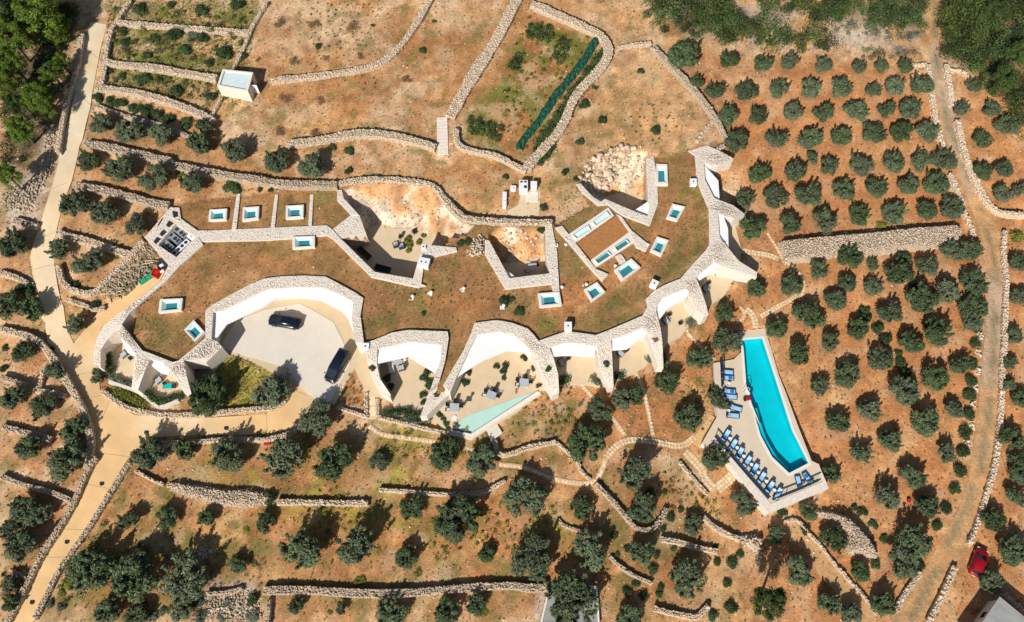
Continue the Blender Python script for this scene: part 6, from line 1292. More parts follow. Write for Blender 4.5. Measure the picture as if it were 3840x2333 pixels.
def pine_crown(seed):
    rng = np.random.default_rng(seed); k = 46; a = rng.uniform(0, 2 * math.pi, k); z = rng.uniform(-0.5, 0.75, k); q = np.sqrt(rng.uniform(0.05, 1, k)) * (0.86 - 0.55 * np.clip(z, 0, 1))
    C = np.c_[q * np.cos(a), q * np.sin(a), z]; V, F, c = leaves(C, rng.uniform(0.14, 0.25, k), 7000, 0.06, 0.022, rng, 0.4); return newmesh('pine_crown', V, F, 'pine', False, c)
def trunk_mesh(seed, m='bark'):
    r = random.Random(seed); b = MB(); top = (r.uniform(-.06, .06), r.uniform(-.06, .06), .42)
    b.tube([(0, 0, -0.08), (0.02, 0.01, .1), (top[0] * .6, top[1] * .6, .26), top], [.085, .062, .05, .045], 7)
    for i in range(5):
        a = 2 * math.pi * (i + r.uniform(-.3, .3)) / 5; d = r.uniform(.16, .3)
        m1 = (top[0] + math.cos(a) * d * .5, top[1] + math.sin(a) * d * .5, .55); b.tube([(top[0], top[1], .38), m1, (top[0] + math.cos(a) * d, top[1] + math.sin(a) * d, .74)], [.036, .026, .012], 6)
    return b.mesh('trunk', m)
OC = [olive_crown(100 + i) for i in range(12)]; TM = [trunk_mesh(i) for i in range(4)]; PC = [pine_crown(300 + i) for i in range(4)]
SH = {'shrub': [round_crown(200 + i, 'shrub') for i in range(4)], 'sage': [round_crown(210 + i, 'sage') for i in range(3)], 'lime': [round_crown(220 + i, 'lime') for i in range(3)], 'dry': [round_crown(230 + i, 'dry', 800, 18, 0.13, 0.02) for i in range(3)], 'ball': [round_crown(240 + i, 'shrub', 2200, 26, 0.07, 0.045, 0.95, 0.30, 0.36) for i in range(3)]}
def olive(s, rt, label, group, hk=1.45, name='olive_tree'):
    r = rt / 2.454 * 0.038; base = onG(s, 2.0); r = rt / 2.454 * mpp(base); h = max(1.6, r * hk); base = onG(s, h * 0.62, GF)
    z = base[2] - h * 0.62; rr = random.Random(int(s[0] * 7 + s[1] * 13))
    e = empty(name, (base[0], base[1], z), rr.uniform(0, 6.28)); tag(e, label, 'olive tree', group); TREES.append((base[0], base[1], r))
    t = link('trunk', TM[rr.randrange(4)], e); t.scale = (h, h, h)
    c = link('crown', OC[rr.randrange(12)], e, (0, 0, h * 0.60)); c.scale = (r * rr.uniform(0.98, 1.2), r * rr.uniform(0.92, 1.14), r * rr.uniform(0.78, 1.0)); return e
def GF(x, y): return G(float(x), float(y))
TREES = []
def rows(zone, data, group):
    for i, row in enumerate(data):
        its = []
        for seg in row.split('|'):
            cr, pts = seg.split(':')
            for p in pts.split():
                x, y, r = (float(v) for v in p.split(',')); its.append((P(cr.strip(), '%f,%f' % (x, y))[0], r))
        its.sort(key=lambda t: t[0][0])
        for j, (s, r) in enumerate(its):
            olive(s, r, 'olive tree %s from left, row %s from top, %s' % (ORD[j], ('one', 'two', 'three', 'four', 'five', 'six', 'seven', 'eight', 'nine')[i], zone), group, 1.45)
rows('orchard above the long mound', ['20: 1680,520,140 2090,560,85 | 30: 50,590,95 295,580,85 610,600,85 930,620,75 1140,610,75 1360,620,80', '20: 1800,750,65 1960,850,88 2250,850,98 | 30: 200,820,90 480,820,102 770,810,108 1070,830,78 1270,800,88 1510,790,104', '20: 2080,1070,100 2360,1070,90 | 30: 330,1030,97 610,1040,97 910,1020,104 1190,1010,84 1410,1010,102',
 '20: 2170,1300,112 | 30: 170,1290,107 510,1280,118 790,1270,107 1070,1230,110 1330,1220,100 1560,1210,102', '21: 2375,180,98 | 31: 345,150,106 500,30,62 650,110,92 930,100,106 1250,80,108 1500,60,100 1720,50,112', '21: 2240,420,92 | 31: 160,400,108 470,380,132 790,330,104 1090,310,106 1390,280,95 1650,270,112', '21: 2320,700,115 | 31: 300,640,104 620,610,114 940,560,96 1260,540,110 1560,510,98 1780,490,106'], 'olive trees of the orchard above the mound')
rows('grove between pool and track', ['31: 560,1060,88 850,940,104 1060,1020,64 1340,960,62 1560,1030,104 1800,900,104 1960,880,104', '21: 2340,1230,95 | 31: 290,1180,108 820,1190,92 1060,1220,88 1300,1100,124 1740,1260,118 2000,1180,114', '31: 720,1340,104 1510,1340,142 1990,1420,120 | 32: 170,200,96 470,90,132 1220,60,112', '32: 370,440,114 660,340,104 940,200,112 1410,330,114 1660,230,134 1970,130,104', '32: 570,740,92 830,630,116 1130,480,114 1630,650,120 1870,550,106', '32: 760,1080,110 1030,960,114 1340,780,134 1810,950,96',
 '32: 950,1360,106 1220,1240,112 1550,1060,132 1740,1330,102', '33: 680,130,82 1190,350,114 1430,160,122 1560,430,112', '33: 470,480,90 700,740,122 1440,750,165 1330,950,155 950,1030,90'], 'olive trees between pool and track')
def listed(fmt, data, group, key=0, hk=1.45):
    its = []
    for seg in data.split('|'):
        cr, pts = seg.split(':')
        for p in pts.split():
            x, y, r = (float(v) for v in p.split(',')); its.append((P(cr.strip(), '%f,%f' % (x, y))[0], r))
    its.sort(key=lambda t: t[0][key])
    for j, (s, r) in enumerate(its): olive(s, r, fmt % ORD[j], group, hk)
listed('%s olive tree from the top right of the dirt track', '30: 1990,790,66 1880,1010,88 2160,1010,82 2070,1290,88 2300,1150,104 | 31: 2090,140,84 2270,130,92 2260,360,88 2420,320,74 2410,1000,84 2420,1310,84 | 32: 2370,270,80 2330,520,60 2320,720,68 2420,850,82 2340,1220,112 2430,1440,92 | 33: 2400,130,90 2380,350,102 2170,560,104 2350,830,132 2150,1130,112', 'olive trees right of the track', 1)
listed('%s olive tree from the left in the garden between villa and pool', '22: 910,950,100 1120,850,100 1230,830,95 1520,700,112 1720,1020,132 1820,480,112 2080,330,132 2000,850,112 1960,1390,112 2070,60,92 790,1260,185', 'olive trees of the pool garden', 0)
listed('%s olive tree from the left on the slope below the curving path', '23: 1220,130,165 220,370,185 740,450,102 330,930,190 820,840,180 1300,450,150 1770,600,92 1290,860,120 1710,1100,165 650,1290,235 1180,1470,120 2230,400,122 | 33: 160,700,92 380,1030,134 660,1330,112 1160,1340,122 860,1420,102', 'olive trees below the path', 0, 1.4)
listed('%s olive tree from the left along the wall below the lower drive', '02: 1380,1350,165 1700,1330,120 2100,1370,165 | 12: 300,1400,195 800,1400,185 1180,1440,80 1790,1350,150 2130,1420,130 640,1050,165', 'olive trees along the lower drive', 0, 1.35)
listed('%s olive tree from the left on the wide bottom middle terrace', '13: 130,580,100 480,830,195 980,800,205 1480,450,110 1910,550,195 1440,900,108 2170,870,75 1290,1410,130 1810,1420,130 2090,1320,110 830,1370,60 420,1340,80', 'olive trees on the bottom terraces', 0, 1.45)
listed('%s olive tree from the left beside the lower left road, right side', '03: 1180,560,100 1530,540,100 1900,540,90 840,1000,205 1260,1080,215 1700,1100,215 2190,960,78 1000,1400,120 1250,1450,110 1690,1360,90', 'olive trees right of the lower left road', 0, 1.35)
listed('%s olive tree from the top left of the junction and lower road', '02: 220,420,115 120,840,110 400,940,115 680,1130,120 270,1300,120 620,1420,165 520,600,100 | 03: 250,450,140 200,800,150 80,640,90 350,520,110 100,1150,90 100,1320,90', 'olive trees left of the road', 1, 1.4)
listed('%s olive tree from the top left of the upper lane bend', '01: 120,830,140 80,1380,120 300,1400,125', 'olive trees left of the lane', 1)
listed('%s olive tree from the left on the terraces right of the upper lane', '00: 930,1140,110 1190,1200,126 1480,1240,126 1840,1340,116 2150,1390,116 1880,1160,80 | 11: 240,60,112 560,80,122 | 01: 790,50,96 1100,140,130 1410,210,126 1770,260,112 680,460,126 950,530,136 1280,650,112 540,880,116 820,1000,146 | 02: 700,170,96', 'olive trees on the left terraces', 0)
for s, r, lab in (('02: 900,640', 76, 'small olive tree at the corner of the leftmost court by the junction'), ('02: 1900,820', 185, 'large olive tree on the lawn left of the car court'), ('12: 190,780', 160, 'large olive tree on the lawn tip by the car court exit')): olive(PP(s)[0], r, lab, None, 1.35)
def shrub(s, rt, kind, label, group=None, zf=None, flat_=0.75, sx=1.0, dz=None):
    b = onG(s, 0.3, zf or GF); r = rt / 2.454 * mpp(b); rr = random.Random(int(s[0] * 3 + s[1] * 5)); b = onG(s, r * 0.45, zf or GF); b[2] -= r * 0.45
    e = empty('shrub', (b[0], b[1], b[2] - 0.03), rr.uniform(0, 6.28)); tag(e, label, 'shrub', group)
    f = link('foliage', rr.choice(SH[kind]), e); f.scale = (r * sx, r, r * flat_ * rr.uniform(0.85, 1.15))
    t = MB(); t.tube([(0, 0, -0.1), (0.03, 0.02, r * 0.3), (0.08, 0.0, r * 0.6)], [0.05, 0.04, 0.02], 5); t.build('stem', 'bark', e); return e
def shrubs(fmt, kind, data, group, key=0, zf=None, fl=0.75):
    its = []
    for seg in data.split('|'):
        cr, pts = seg.split(':')
        for p in pts.split():
            v = [float(q) for q in p.split(',')]; its.append((P(cr.strip(), '%f,%f' % (v[0], v[1]))[0], v[2]))
    its.sort(key=lambda t: t[0][key])
    for j, (s, r) in enumerate(its): shrub(s, r, kind, fmt % ORD[j], group, zf, fl)
shrub(PP('00: 1590,300')[0], 92, 'ball', 'round dark bush on the top left terrace', None, None, 0.9); shrub(PP('00: 1770,310')[0], 62, 'sage', 'grey purple bush right of the round dark bush'); shrub(PP('00: 1860,340')[0], 62, 'shrub', 'flat dark bush two right of the round dark bush')
shrubs('%s leafy green shrub from the left on the top left terraces', 'shrub', '00: 1280,70,75 1850,80,75 2180,30,75 1120,280,55 1420,340,60 1700,450,75 2060,480,85 2230,510,48 1930,570,52 1310,720,75 1490,710,36 1620,830,75 1930,880,62 1120,690,50 1000,650,40 1570,40,45 1350,500,50 1150,380,55', 'shrubs on the top left terraces')
shrubs('%s bush from the left in the hedge row under the hut terrace', 'shrub', '00: 900,890,68 1010,920,75 1110,935,70 1220,985,75 1340,1010,82 1430,1050,70 1540,1080,82 1710,1130,80', 'hedge row under the hut terrace')
shrub(PP('01: 2140,290')[0], 92, 'shrub', 'wide green bush above the left roof skylights', None, None, 0.6, 1.15); shrub(PP('01: 230,1230')[0], 105, 'shrub', 'wide dark bush left of the lane bend', None, None, 0.6, 1.1); shrub(PP('01: 1650,170')[0], 40, 'lime', 'small yellowish bush on the grey terrace wall')
shrubs('%s small shrub from the left near the driveway mouth', 'shrub', '01: 870,1385,62 690,1190,45 | 02: 40,370,42 30,570,42 480,380,30', 'small shrubs near the driveway')
shrubs('%s round dark clipped bush from the top along the track left edge', 'ball', '32: 2010,330,62 1990,520,66 1970,680,66 1960,810,72 1955,980,72 1920,1160,78 1900,1330,72 2020,190,58 | 33: 1870,100,72 1820,270,66 1740,450,66 1660,610,58 1500,960,60', 'clipped bushes along the track', 1, None, 0.9)
shrubs('%s round green bush from the left on the lower right slope', 'ball', '23: 1470,230,28 1500,300,32 1370,300,52 1490,640,38 1040,700,42 1560,530,50 1160,820,42 1070,870,32 1420,880,44 1390,1010,60 1240,1140,46 1160,1220,58 1310,1250,52 1450,1240,40 2080,1140,46 1990,940,46 2130,950,62 2200,870,42 1970,800,26 1650,460,36', 'round bushes on the lower right slope', 0, None, 0.85)
shrubs('%s dark shrub from the left around the rubble heap below the pool', 'shrub', '23: 1590,810,40 1950,1440,60 2120,1360,68 1470,1170,40 | 33: 1090,960,54 980,480,60 1080,600,56 1170,720,54 900,440,40 240,490,60 440,640,60', 'shrubs by the rubble heap')
shrubs('%s shrub from the left in the scrub at the bottom left', 'sage', '03: 120,490,50 1250,1380,60 1400,1440,60 1500,1400,50 1800,1300,70 1850,1440,70 2100,1330,60 2320,1440,70 2040,1450,50 1620,1440,60 560,1350,50 450,1330,45', 'scrub at the bottom left')
shrubs('%s bright yellow green shrub from the left on the lower terraces', 'lime', '03: 640,1120,80 860,820,60 1080,920,40 1020,1060,45 560,1230,50 2260,640,40 | 13: 1690,560,45 800,750,30 1000,1110,60 1540,1040,45 30,950,40 1420,1400,30 2150,1400,50 730,1400,30 | 23: 150,900,40 1230,520,30', 'yellow green shrubs on the lower terraces', 0, None, 0.45)
shrub(PP('03: 2320,1300')[0], 66, 'shrub', 'bright cone shaped bush beside the grey stones at bottom left', None, None, 1.3); shrub(PP('13: 170,360')[0], 68, 'shrub', 'bright bush standing in the gap of the lower left rubble bank', None, None, 1.2); shrub(PP('31: 2390,750')[0], 75, 'lime', 'yellow green bush right of the track at the orchard bend', None, None, 0.9); shrub(PP('31: 1140,640')[0], 58, 'lime', 'yellow green bush on the top edge of the long mound', None, None, 0.4)
shrubs('%s bush from the top in the dark diagonal hedge of the grove', 'shrub', '31: 980,1430,60 | 32: 1000,100,62 1110,190,62 1180,290,66 1310,510,60 1360,610,66 1300,420,42 | 31: 1450,1210,62 1390,950,50', 'bushes of the diagonal hedge', 1, None, 1.0)
shrubs('%s small bush from the left on the dry land above the villa', 'shrub', '10: 955,1210,28 760,1350,42 900,1385,55 1120,230,26 1580,460,42 | 11: 895,145,48 80,320,30 180,320,30 240,305,22 | 20: 760,950,60 860,800,34 1290,650,42 930,1100,48 1430,1190,60 720,1300,50 | 21: 390,480,42 40,200,36 590,150,44 690,220,36 | 10: 1690,190,26 620,420,40', 'small bushes above the villa')
shrubs('%s dry brown shrub from the left in the bare upper field', 'dry', '10: 250,190,80 580,210,75 395,550,65 690,520,45 310,880,80 630,910,62 930,230,80 1010,500,50 260,1190,75 590,1210,60 1430,720,55 70,540,40', 'dry shrubs in the upper field', 0, None, 0.35)
shrubs('%s shrub from the left on the green roof', 'shrub', '22: 165,40,55 | 11: 2330,1350,60 2400,1330,35 | 12: 1590,60,30 | 21: 160,1440,50', 'shrubs on the green roof', 0, lambda x, y: 3.6)
def cs(fmt, kind, pts, rad, group, z, K, fl=0.9):
    for j, (x, y) in enumerate(parse(pts)): shrub(K('%f,%f' % (x, y))[0], rad[j % len(rad)] * 1.0, kind, fmt % ORD[j], group, lambda a, b: z, fl)
cs('%s potted green shrub from the top on the wide terrace', 'shrub', '1290,240 880,370 1430,395 1000,380 460,465 970,445 980,530 415,600 1575,620 1500,650', (42, 36, 34, 46, 34, 36, 32, 44, 26, 30), 'shrubs on the wide terrace', 0.0, KD)
cs('%s green shrub from the top in the second court', 'shrub', '950,530 880,640 250,640 980,720 970,780 300,790 880,930 880,1075', (52, 46, 46, 42, 40, 40, 44, 36), 'shrubs in the second court', 0.0, KC)
cs('%s leafy shrub from the top in the sunny rocky court', 'lime', '1680,270 1540,430 1890,360 1600,560 1790,500 1570,690', (30, 42, 28, 40, 34, 32), 'shrubs in the rocky court', 0.3, K5)
cs('%s dark shrub from the top beside the reflecting pool corner', 'shrub', '30,1080 90,1140 130,1210 160,1290', (34, 34, 34, 30), 'shrubs at the reflecting pool corner', -0.1, KD)
cs('%s clump from the top on the rubble between the back courts', 'shrub', '900,30 2130,180 880,370 760,400', (44, 44, 46, 44), 'clumps round the back courts', 3.7, KB, 0.5)
for s, lab in (('12: 1715,800', 'shrub in the planter where two court walls meet'), ('22: 430,575', 'shrub in the planter of the first wall fin'), ('22: 965,525', 'shrub in the planter of the second wall fin'), ('22: 1420,300', 'dry shrub in the planter of the third wall fin'), ('12: 1115,560', 'shrub in the slot planter left of the second court')): shrub(PP(s)[0], 36, 'dry' if 'dry' in lab else 'shrub', lab, None, lambda x, y: 2.6 if '1715' in s else 3.3, 0.6)
# pines
PD = [m.copy() for m in PC]
for m_ in PD: m_.materials.clear(); m_.materials.append(M['pine_dark'])
def pine(s, rt, label, h, group=None, dark=False):
    b = onG(s, h * 0.72); r = rt / 2.454 * mpp(b); z = b[2] - h * 0.72; rr = random.Random(int(s[0] + s[1])); e = empty('pine_tree', (b[0], b[1], z), rr.uniform(0, 6)); tag(e, label, 'pine tree', group)
    t = MB(); t.tube([(0, 0, -0.3), (0.1, 0.05, h * 0.3), (0.05, 0.0, h * 0.6), (0, 0, h * 0.95)], [0.22, 0.18, 0.12, 0.04], 8)
    for i in range(9): a = i * 2.4; zz = h * (0.45 + 0.05 * i); t.tube([(0.05, 0, zz), (math.cos(a) * r * 0.55, math.sin(a) * r * 0.55, zz + h * 0.08)], [0.07, 0.02], 5)
    t.build('trunk', 'bark', e); c = link('crown', rr.choice(PD if dark or rr.random() < 0.3 else PC), e, (0, 0, h * 0.70)); c.scale = (r * 1.1, r * 1.1, max(r * 0.9, h * 0.36))
pd = [(340, 130, 230, 8), (90, 330, 200, 8.5), (480, 250, 150, 4.5), (100, 560, 140, 7), (330, 890, 150, 6), (30, 100, 200, 9), (180, 1170, 130, 6), (470, 660, 110, 5), (610, 110, 110, 4), (20, 760, 120, 7), (120, 960, 110, 6), (430, 1000, 90, 5), (560, 560, 80, 4)]
pd.sort(key=lambda t: t[1])
for i, (x, y, r, h) in enumerate(pd): pine(P('00', '%f,%f' % (x, y))[0], r, '%s pine tree from the top in the dark wood at upper left' % ORD[i], h, 'pines of the upper left wood')
pine(P('01', '70,190')[0], 112, 'bright yellow green pine alone at the left edge', 6.0); pine(P('33', '130,1320')[0], 165, 'round dark pine casting a big shadow near the bottom right', 9.0, None, True); pine(P('30', '2250,730')[0], 165, 'large dark tree at the lower edge of the right hand wood', 5.0, None, True); pine(P('30', '2180,130')[0], 140, 'tall dark pine inside the upper right wood', 5.0, None, True); pine(P('30', '2420,470')[0], 130, 'dark pine at the right edge of the upper right wood', 6.0, None, True)
# masses nobody could count
def mass(name, polys, step, r0, r1, m, label, nl=150, l=0.16, w=0.09, sq=0.7, skip=0.1, cat='scrub', kind='stuff', zf=None, hmul=1.0):
    rng = np.random.default_rng(len(name) * 17 + int(polys[0][0][0])); Vs = []; Fs = []; Cs = []; off = 0
    for pts in polys:
        poly = [onG(p, 0.4)[:2] for p in pts]; x, y = scatter(poly, step, rng); k = rng.random(len(x)) > skip; x, y = x[k], y[k]; z = zf(x, y) if zf else ground(x, y)[0]
        for a, b, c in zip(x, y, z):
            r = rng.uniform(r0, r1); n = 5; C = rng.normal(0, 0.32, (n, 3)) * r; hm = hmul * rng.uniform(0.45, 1.5); C[:, 2] = np.abs(C[:, 2]) * hm + r * 0.35 * hm
            V, F, col = leaves(C, np.full(n, r * 0.55), int(nl * (r / r1)), l, w, rng, 0.4, sq); V += (a, b, c); col *= rng.uniform(0.5, 1.5) * np.array([rng.uniform(0.85, 1.15), 1, rng.uniform(0.7, 1.2)]); V[:, 2] = np.maximum(V[:, 2], c - 0.02); Vs.append(V); Fs.append(F + off); Cs.append(col); off += len(V)
    V = np.concatenate(Vs); c = V.mean(0); c[2] = V[:, 2].min(); o = link(name, newmesh(name, V - c, np.concatenate(Fs), m, False, np.concatenate(Cs)), None, c); tag(o, label, cat, kind=kind); return o
mass('scrub_wood', [PP('20: 1350,-20 1340,160 1400,300 1540,330 1560,220 1640,320 1850,400 2050,430 2300,420 2454,470 | 30: 260,450 480,440 600,470 800,480 900,420 700,440 500,350 200,280 0,190 | 20: 2250,230 2100,100 2000,-20'), PP('30: 0,-20 0,80 300,140 600,200 900,230 1200,270 1380,290 1530,290 1540,-20')], 1.25, 0.8, 2.3, 'maquis', 'dense dark green scrub wood along the top right edge', 420, 0.15, 0.075, 0.9, 0.2, 'scrub', 'stuff', None, 1.7)
mass('right_wood', [PP('30: 1690,-20 1680,330 1720,500 1900,640 2000,700 2050,560 2150,620 2454,500 2480,-20'), PP('30: 2300,850 2480,780 2480,1250 2350,1260 2250,1050')], 1.35, 0.9, 2.5, 'maquis', 'dark wood filling the top right corner', 420, 0.16, 0.08, 0.9, 0.1, 'scrub', 'stuff', None, 1.8)
mass('scrub_band', [PP('30: 960,440 1200,470 1500,470 1440,560 1200,540 950,540'), PP('30: 480,190 1380,290 1540,300 1530,350 1100,340 600,270')], 1.0, 0.5, 1.1, 'sage', 'grey thorny scrub band above the orchard', 150, 0.12, 0.05, skip=0.25)
mass('wood_undergrowth', [PP('00: 0,0 680,0 640,330 560,560 520,900 380,1200 250,1497 0,1497')], 1.4, 0.6, 1.2, 'shrub', 'dark undergrowth of the upper left wood', 130, 0.16, 0.08, skip=0.25)
# hedges and planting beds
def hedge(name, pts, w, h, label, m='shrub', step=0.45, z=None, l=0.11, w2=0.065):
    L = [(at(p, z + h * 0.6)[:2] if z is not None else onG(p, h * 0.6)[:2]) for p in pts]; L = resample(L, step); rng = np.random.default_rng(len(label)); Vs = []; Fs = []; Cs = []; off = 0
    for q in L:
        zz = z if z is not None else float(G(*q)); n = 4; C = rng.normal(0, 0.25, (n, 3)) * w; C[:, 2] = rng.uniform(0.25, 0.75, n) * h; V, F, col = leaves(C, rng.uniform(0.35, 0.55, n) * w, 210, l, w2, rng, 0.3, h / max(w, 0.3)); V += (q[0], q[1], zz); V[:, 2] = np.maximum(V[:, 2], zz); Vs.append(V); Fs.append(F + off); Cs.append(col * rng.uniform(0.75, 1.25)); off += len(V)
    V = np.concatenate(Vs); c = V.mean(0); c[2] = V[:, 2].min(); o = link(name, newmesh(name, V - c, np.concatenate(Fs), m, False, np.concatenate(Cs)), None, c); tag(o, label, 'hedge'); return o
hedge('hedge', KC('180,1240 420,1230 640,1270 820,1290'), 0.9, 0.8, 'dark green hedge along the front of the second court', z=-0.1); hedge('hedge', KC('560,1350 760,1400 980,1360'), 0.7, 0.5, 'grey green low hedge right of the second court hedge', 'sage', z=-0.1)
hedge('hedge', KA('280,540 300,640 310,740 320,860'), 0.8, 0.9, 'upright hedge on the left side of the leftmost court', z=0.0); hedge('hedge', KA('340,930 480,970 630,1020'), 0.55, 0.6, 'blue green hedge along the front of the leftmost court', 'sage', z=0.0); hedge('hedge', KA('800,1090 900,1160 980,1260 1080,1280 1250,1220 1400,1200'), 0.8, 0.8, 'curved hedge along the front of the teal towel court', z=0.0); hedge('hedge', KA('420,1110 560,1170 700,1240 850,1310'), 1.2, 0.6, 'green planting bed between the left courts and the junction', 'lime', z=-0.2)
hedge('hedge', PP('20: 930,500 820,680 700,840 590,1000 480,1160 380,1290'), 1.6, 0.7, 'leafy green garden row right of the netting', 'maquis'); hedge('hedge', PP('20: 480,1300 430,1400 340,1490'), 1.0, 0.8, 'dark ivy at the foot of the garden wall tip'); hedge('hedge', PP('22: 560,700 600,660'), 1.3, 0.7, 'bright green bush clump below the first wall fin', z=-0.2); hedge('hedge', PP('22: 1050,640 1100,620'), 1.1, 0.6, 'green clump below the second wall fin', z=-0.2)
hedge('hedge', PP('22: 840,650 920,700'), 1.0, 0.5, 'grey green clump left of the second fin tip', 'sage', z=-0.3); hedge('hedge', PP('22: 1350,470 1400,470'), 1.0, 0.5, 'grey green clump left of the third fin tip', 'sage', z=-0.3); hedge('hedge', PP('22: 1730,150 1820,80'), 1.3, 0.5, 'grey green clump before the third small court', 'sage', z=-0.2); hedge('hedge', PP('22: 1490,450 1500,540'), 0.7, 0.6, 'dark clump at the right foot of the third fin', z=-0.3)
def tufts(name, polys, step, size, cols, label, rng=np.random.default_rng(5), zf=None, skip=0.0, cat='grass', blades=5):
    P_ = []
    for pts in polys: x, y = scatter([onG(p)[:2] for p in pts], step, rng); k = rng.random(len(x)) >= skip; P_.append(np.c_[x[k], y[k]])
    P_ = np.concatenate(P_); n = len(P_); z, zo = ground(P_[:, 0], P_[:, 1]); ok = zo != 3
    for r in ROADS.values():
        ok &= ~inpoly(P_[:, 0], P_[:, 1], r)
    P_ = P_[ok]; z = z[ok]; n = len(P_); k = blades; B = np.repeat(np.c_[P_, z], k, 0); m = n * k; a = rng.uniform(0, 2 * math.pi, m); s = np.repeat(rng.uniform(0.5, 1.3, n), k) * size; d = np.c_[np.cos(a), np.sin(a), np.zeros(m)]; q = np.c_[-np.sin(a), np.cos(a), np.zeros(m)]
    V = np.stack([B - q * (s * 0.22)[:, None], B + q * (s * 0.22)[:, None], B + d * (s * 0.6)[:, None] + np.c_[np.zeros(m), np.zeros(m), s * rng.uniform(0.35, 0.8, m)]], 1).reshape(-1, 3)
    ci = np.array(cols)[rng.integers(0, len(cols), n)]; col = np.repeat(ci * rng.uniform(0.7, 1.3, (n, 1)), k * 3, 0); c = V.mean(0); c[2] = 0
    o = link(name, newmesh(name, V - c, np.arange(m * 3).reshape(-1, 3), 'grass', False, col), None, c); tag(o, label, cat, kind='stuff')
ALL = [S('0,0 3840,0 3840,2333 0,2333')]
tufts('dry_grass', ALL, 0.85, 0.30, [(0.30, 0.22, 0.09), (0.34, 0.24, 0.11), (0.20, 0.16, 0.06), (0.14, 0.13, 0.05)], 'sparse dry grass tufts all over the hillside', skip=0.35)
tufts('green_grass', [PP('02: 2060,385 2454,520 2454,900 1950,950 1820,760'), S('400,0 980,0 900,400 400,330'), PP('12: 1130,1230 1600,1290 1600,1340 1120,1390'), PP('13: 1180,190 1560,160 1560,240 1200,250'), PP('03: 600,900 750,700 960,640 900,1000 560,1280 480,1180'), PP('21: 500,540 740,400 740,250 640,320'), PP('23: 380,250 460,220 420,420'), PP('22: 1640,640 1830,640 1930,960 1860,1010'), PP('23: 1860,340 2060,520 1980,580')], 0.34, 0.30, [(0.16, 0.20, 0.035), (0.24, 0.25, 0.05), (0.10, 0.15, 0.03), (0.30, 0.26, 0.06)], 'green grass on lawns and terraces', skip=0.25)
tufts('roof_grass', [PP('21: 850,1497 1100,1200 1350,1230 1330,1330 1100,1450'), PP('21: 1600,350 1850,330 1880,500 1650,450'), PP('21: 1360,1130 1620,700 1905,560 1900,860 1650,1130 1440,1210'), PP('12: 1010,40 1380,40 1360,190 1050,310'), PP('11: 1680,950 2160,930 2370,1240 1700,1300'), PP('02: 1180,110 1600,60 1700,200 1600,480 1380,430'), PP('11: 1100,1150 1480,1220 1400,1497 1100,1497'), PP('22: 270,60 530,80 540,250 340,300')], 0.5, 0.24, [(0.17, 0.15, 0.04), (0.13, 0.13, 0.03), (0.24, 0.17, 0.06), (0.09, 0.09, 0.03)], 'olive brown grass on the roof', skip=0.6)
mass('herb_bed', [PP('12: 930,530 1030,740 1030,940 790,880')], 0.75, 0.24, 0.36, 'sage', 'rows of low herbs in the triangular bed by the van', 60, 0.07, 0.03, 0.8, 0.05, 'herbs')
mass('field_herbs', [PP('10: 480,0 1200,0 1100,400 600,600 520,250'), PP('10: 1000,640 1200,660 1150,880 1020,860'), PP('20: 1050,980 1500,900 1750,1150 1400,1330 1080,1150')], 1.3, 0.14, 0.3, 'shrub', 'scattered dark low plants on the bare fields', 46, 0.07, 0.03, 0.8, 0.25, 'herbs')
mass('roof_herbs', [PP('11: 1440,1200 1640,1220 2200,1180 2454,1300 2454,1450 2000,1400 1600,1480 1450,1400'), PP('21: 1000,1180 1250,900 1360,960 1100,1200'), PP('21: 580,1300 850,1300 700,1420')], 0.9, 0.10, 0.22, 'shrub', 'small dark plants dotted over the roof soil', 30, 0.06, 0.03, 0.8, 0.35, 'herbs')
mass('lower_herbs', [S('1900,1600 2120,1480 2260,1520 2150,1650 1900,1680'), S('720,2050 1000,2080 960,2333 640,2333'), S('2050,2180 2230,2180 2230,2333 2020,2333')], 0.9, 0.2, 0.45, 'sage', 'low grey green ground plants on the lower terraces', 50, 0.09, 0.04, 0.8, 0.3, 'herbs')
mass('garden_herbs', [PP('20: 200,120 420,250 900,360 700,700 480,1000 280,1380 60,1300 0,900'), S('400,20 960,40 880,380 420,320')], 1.2, 0.2, 0.5, 'lime', 'mixed green weeds in the fenced garden and top terraces', 70, 0.10, 0.05, 0.7, 0.3, 'herbs')
mass('garden_crops', [PP('20: 230,210 420,220 500,300 420,380 240,330'), PP('20: 90,480 200,500 180,620 80,640'), PP('20: 520,340 640,330 620,440 540,600 470,520'), PP('20: 940,440 960,520 800,720 600,1020 460,1240 330,1380 260,1400 420,1150 600,880 780,640'), PP('10: 2000,1080 2300,1150 2300,1290 2000,1220')], 0.5, 0.35, 0.7, 'maquis', 'leafy crops and weeds in patches of the fenced garden', 110, 0.11, 0.06, 0.8, 0.15, 'crops')
mass('slope_weeds', [S('560,1640 1150,1600 1180,1730 640,1740'), S('1450,1560 1800,1590 1900,1700 1450,1720'), S('1130,1930 1250,1760 1420,2080 1260,2150'), S('1700,1850 2100,1900 2000,2150 1600,2100'), S('2480,1760 2700,1850 2640,1980 2480,1900'), S('1950,1480 2150,1440 2250,1560 2000,1650'), S('2550,1450 2680,1480 2660,1640 2580,1620')], 0.95, 0.2, 0.5, 'lime', 'yellow green weeds over the lower slope', 60, 0.10, 0.05, 0.6, 0.45, 'weeds')
mass('terrace_brush', [S('410,20 950,50 900,170 430,110'), S('420,130 930,160 830,230 410,210'), S('400,260 800,310 780,400 560,360 400,320')], 1.5, 0.4, 0.9, 'maquis', 'brushwood on the green terraces at upper left', 110, 0.12, 0.06, 0.8, 0.45, 'brush')
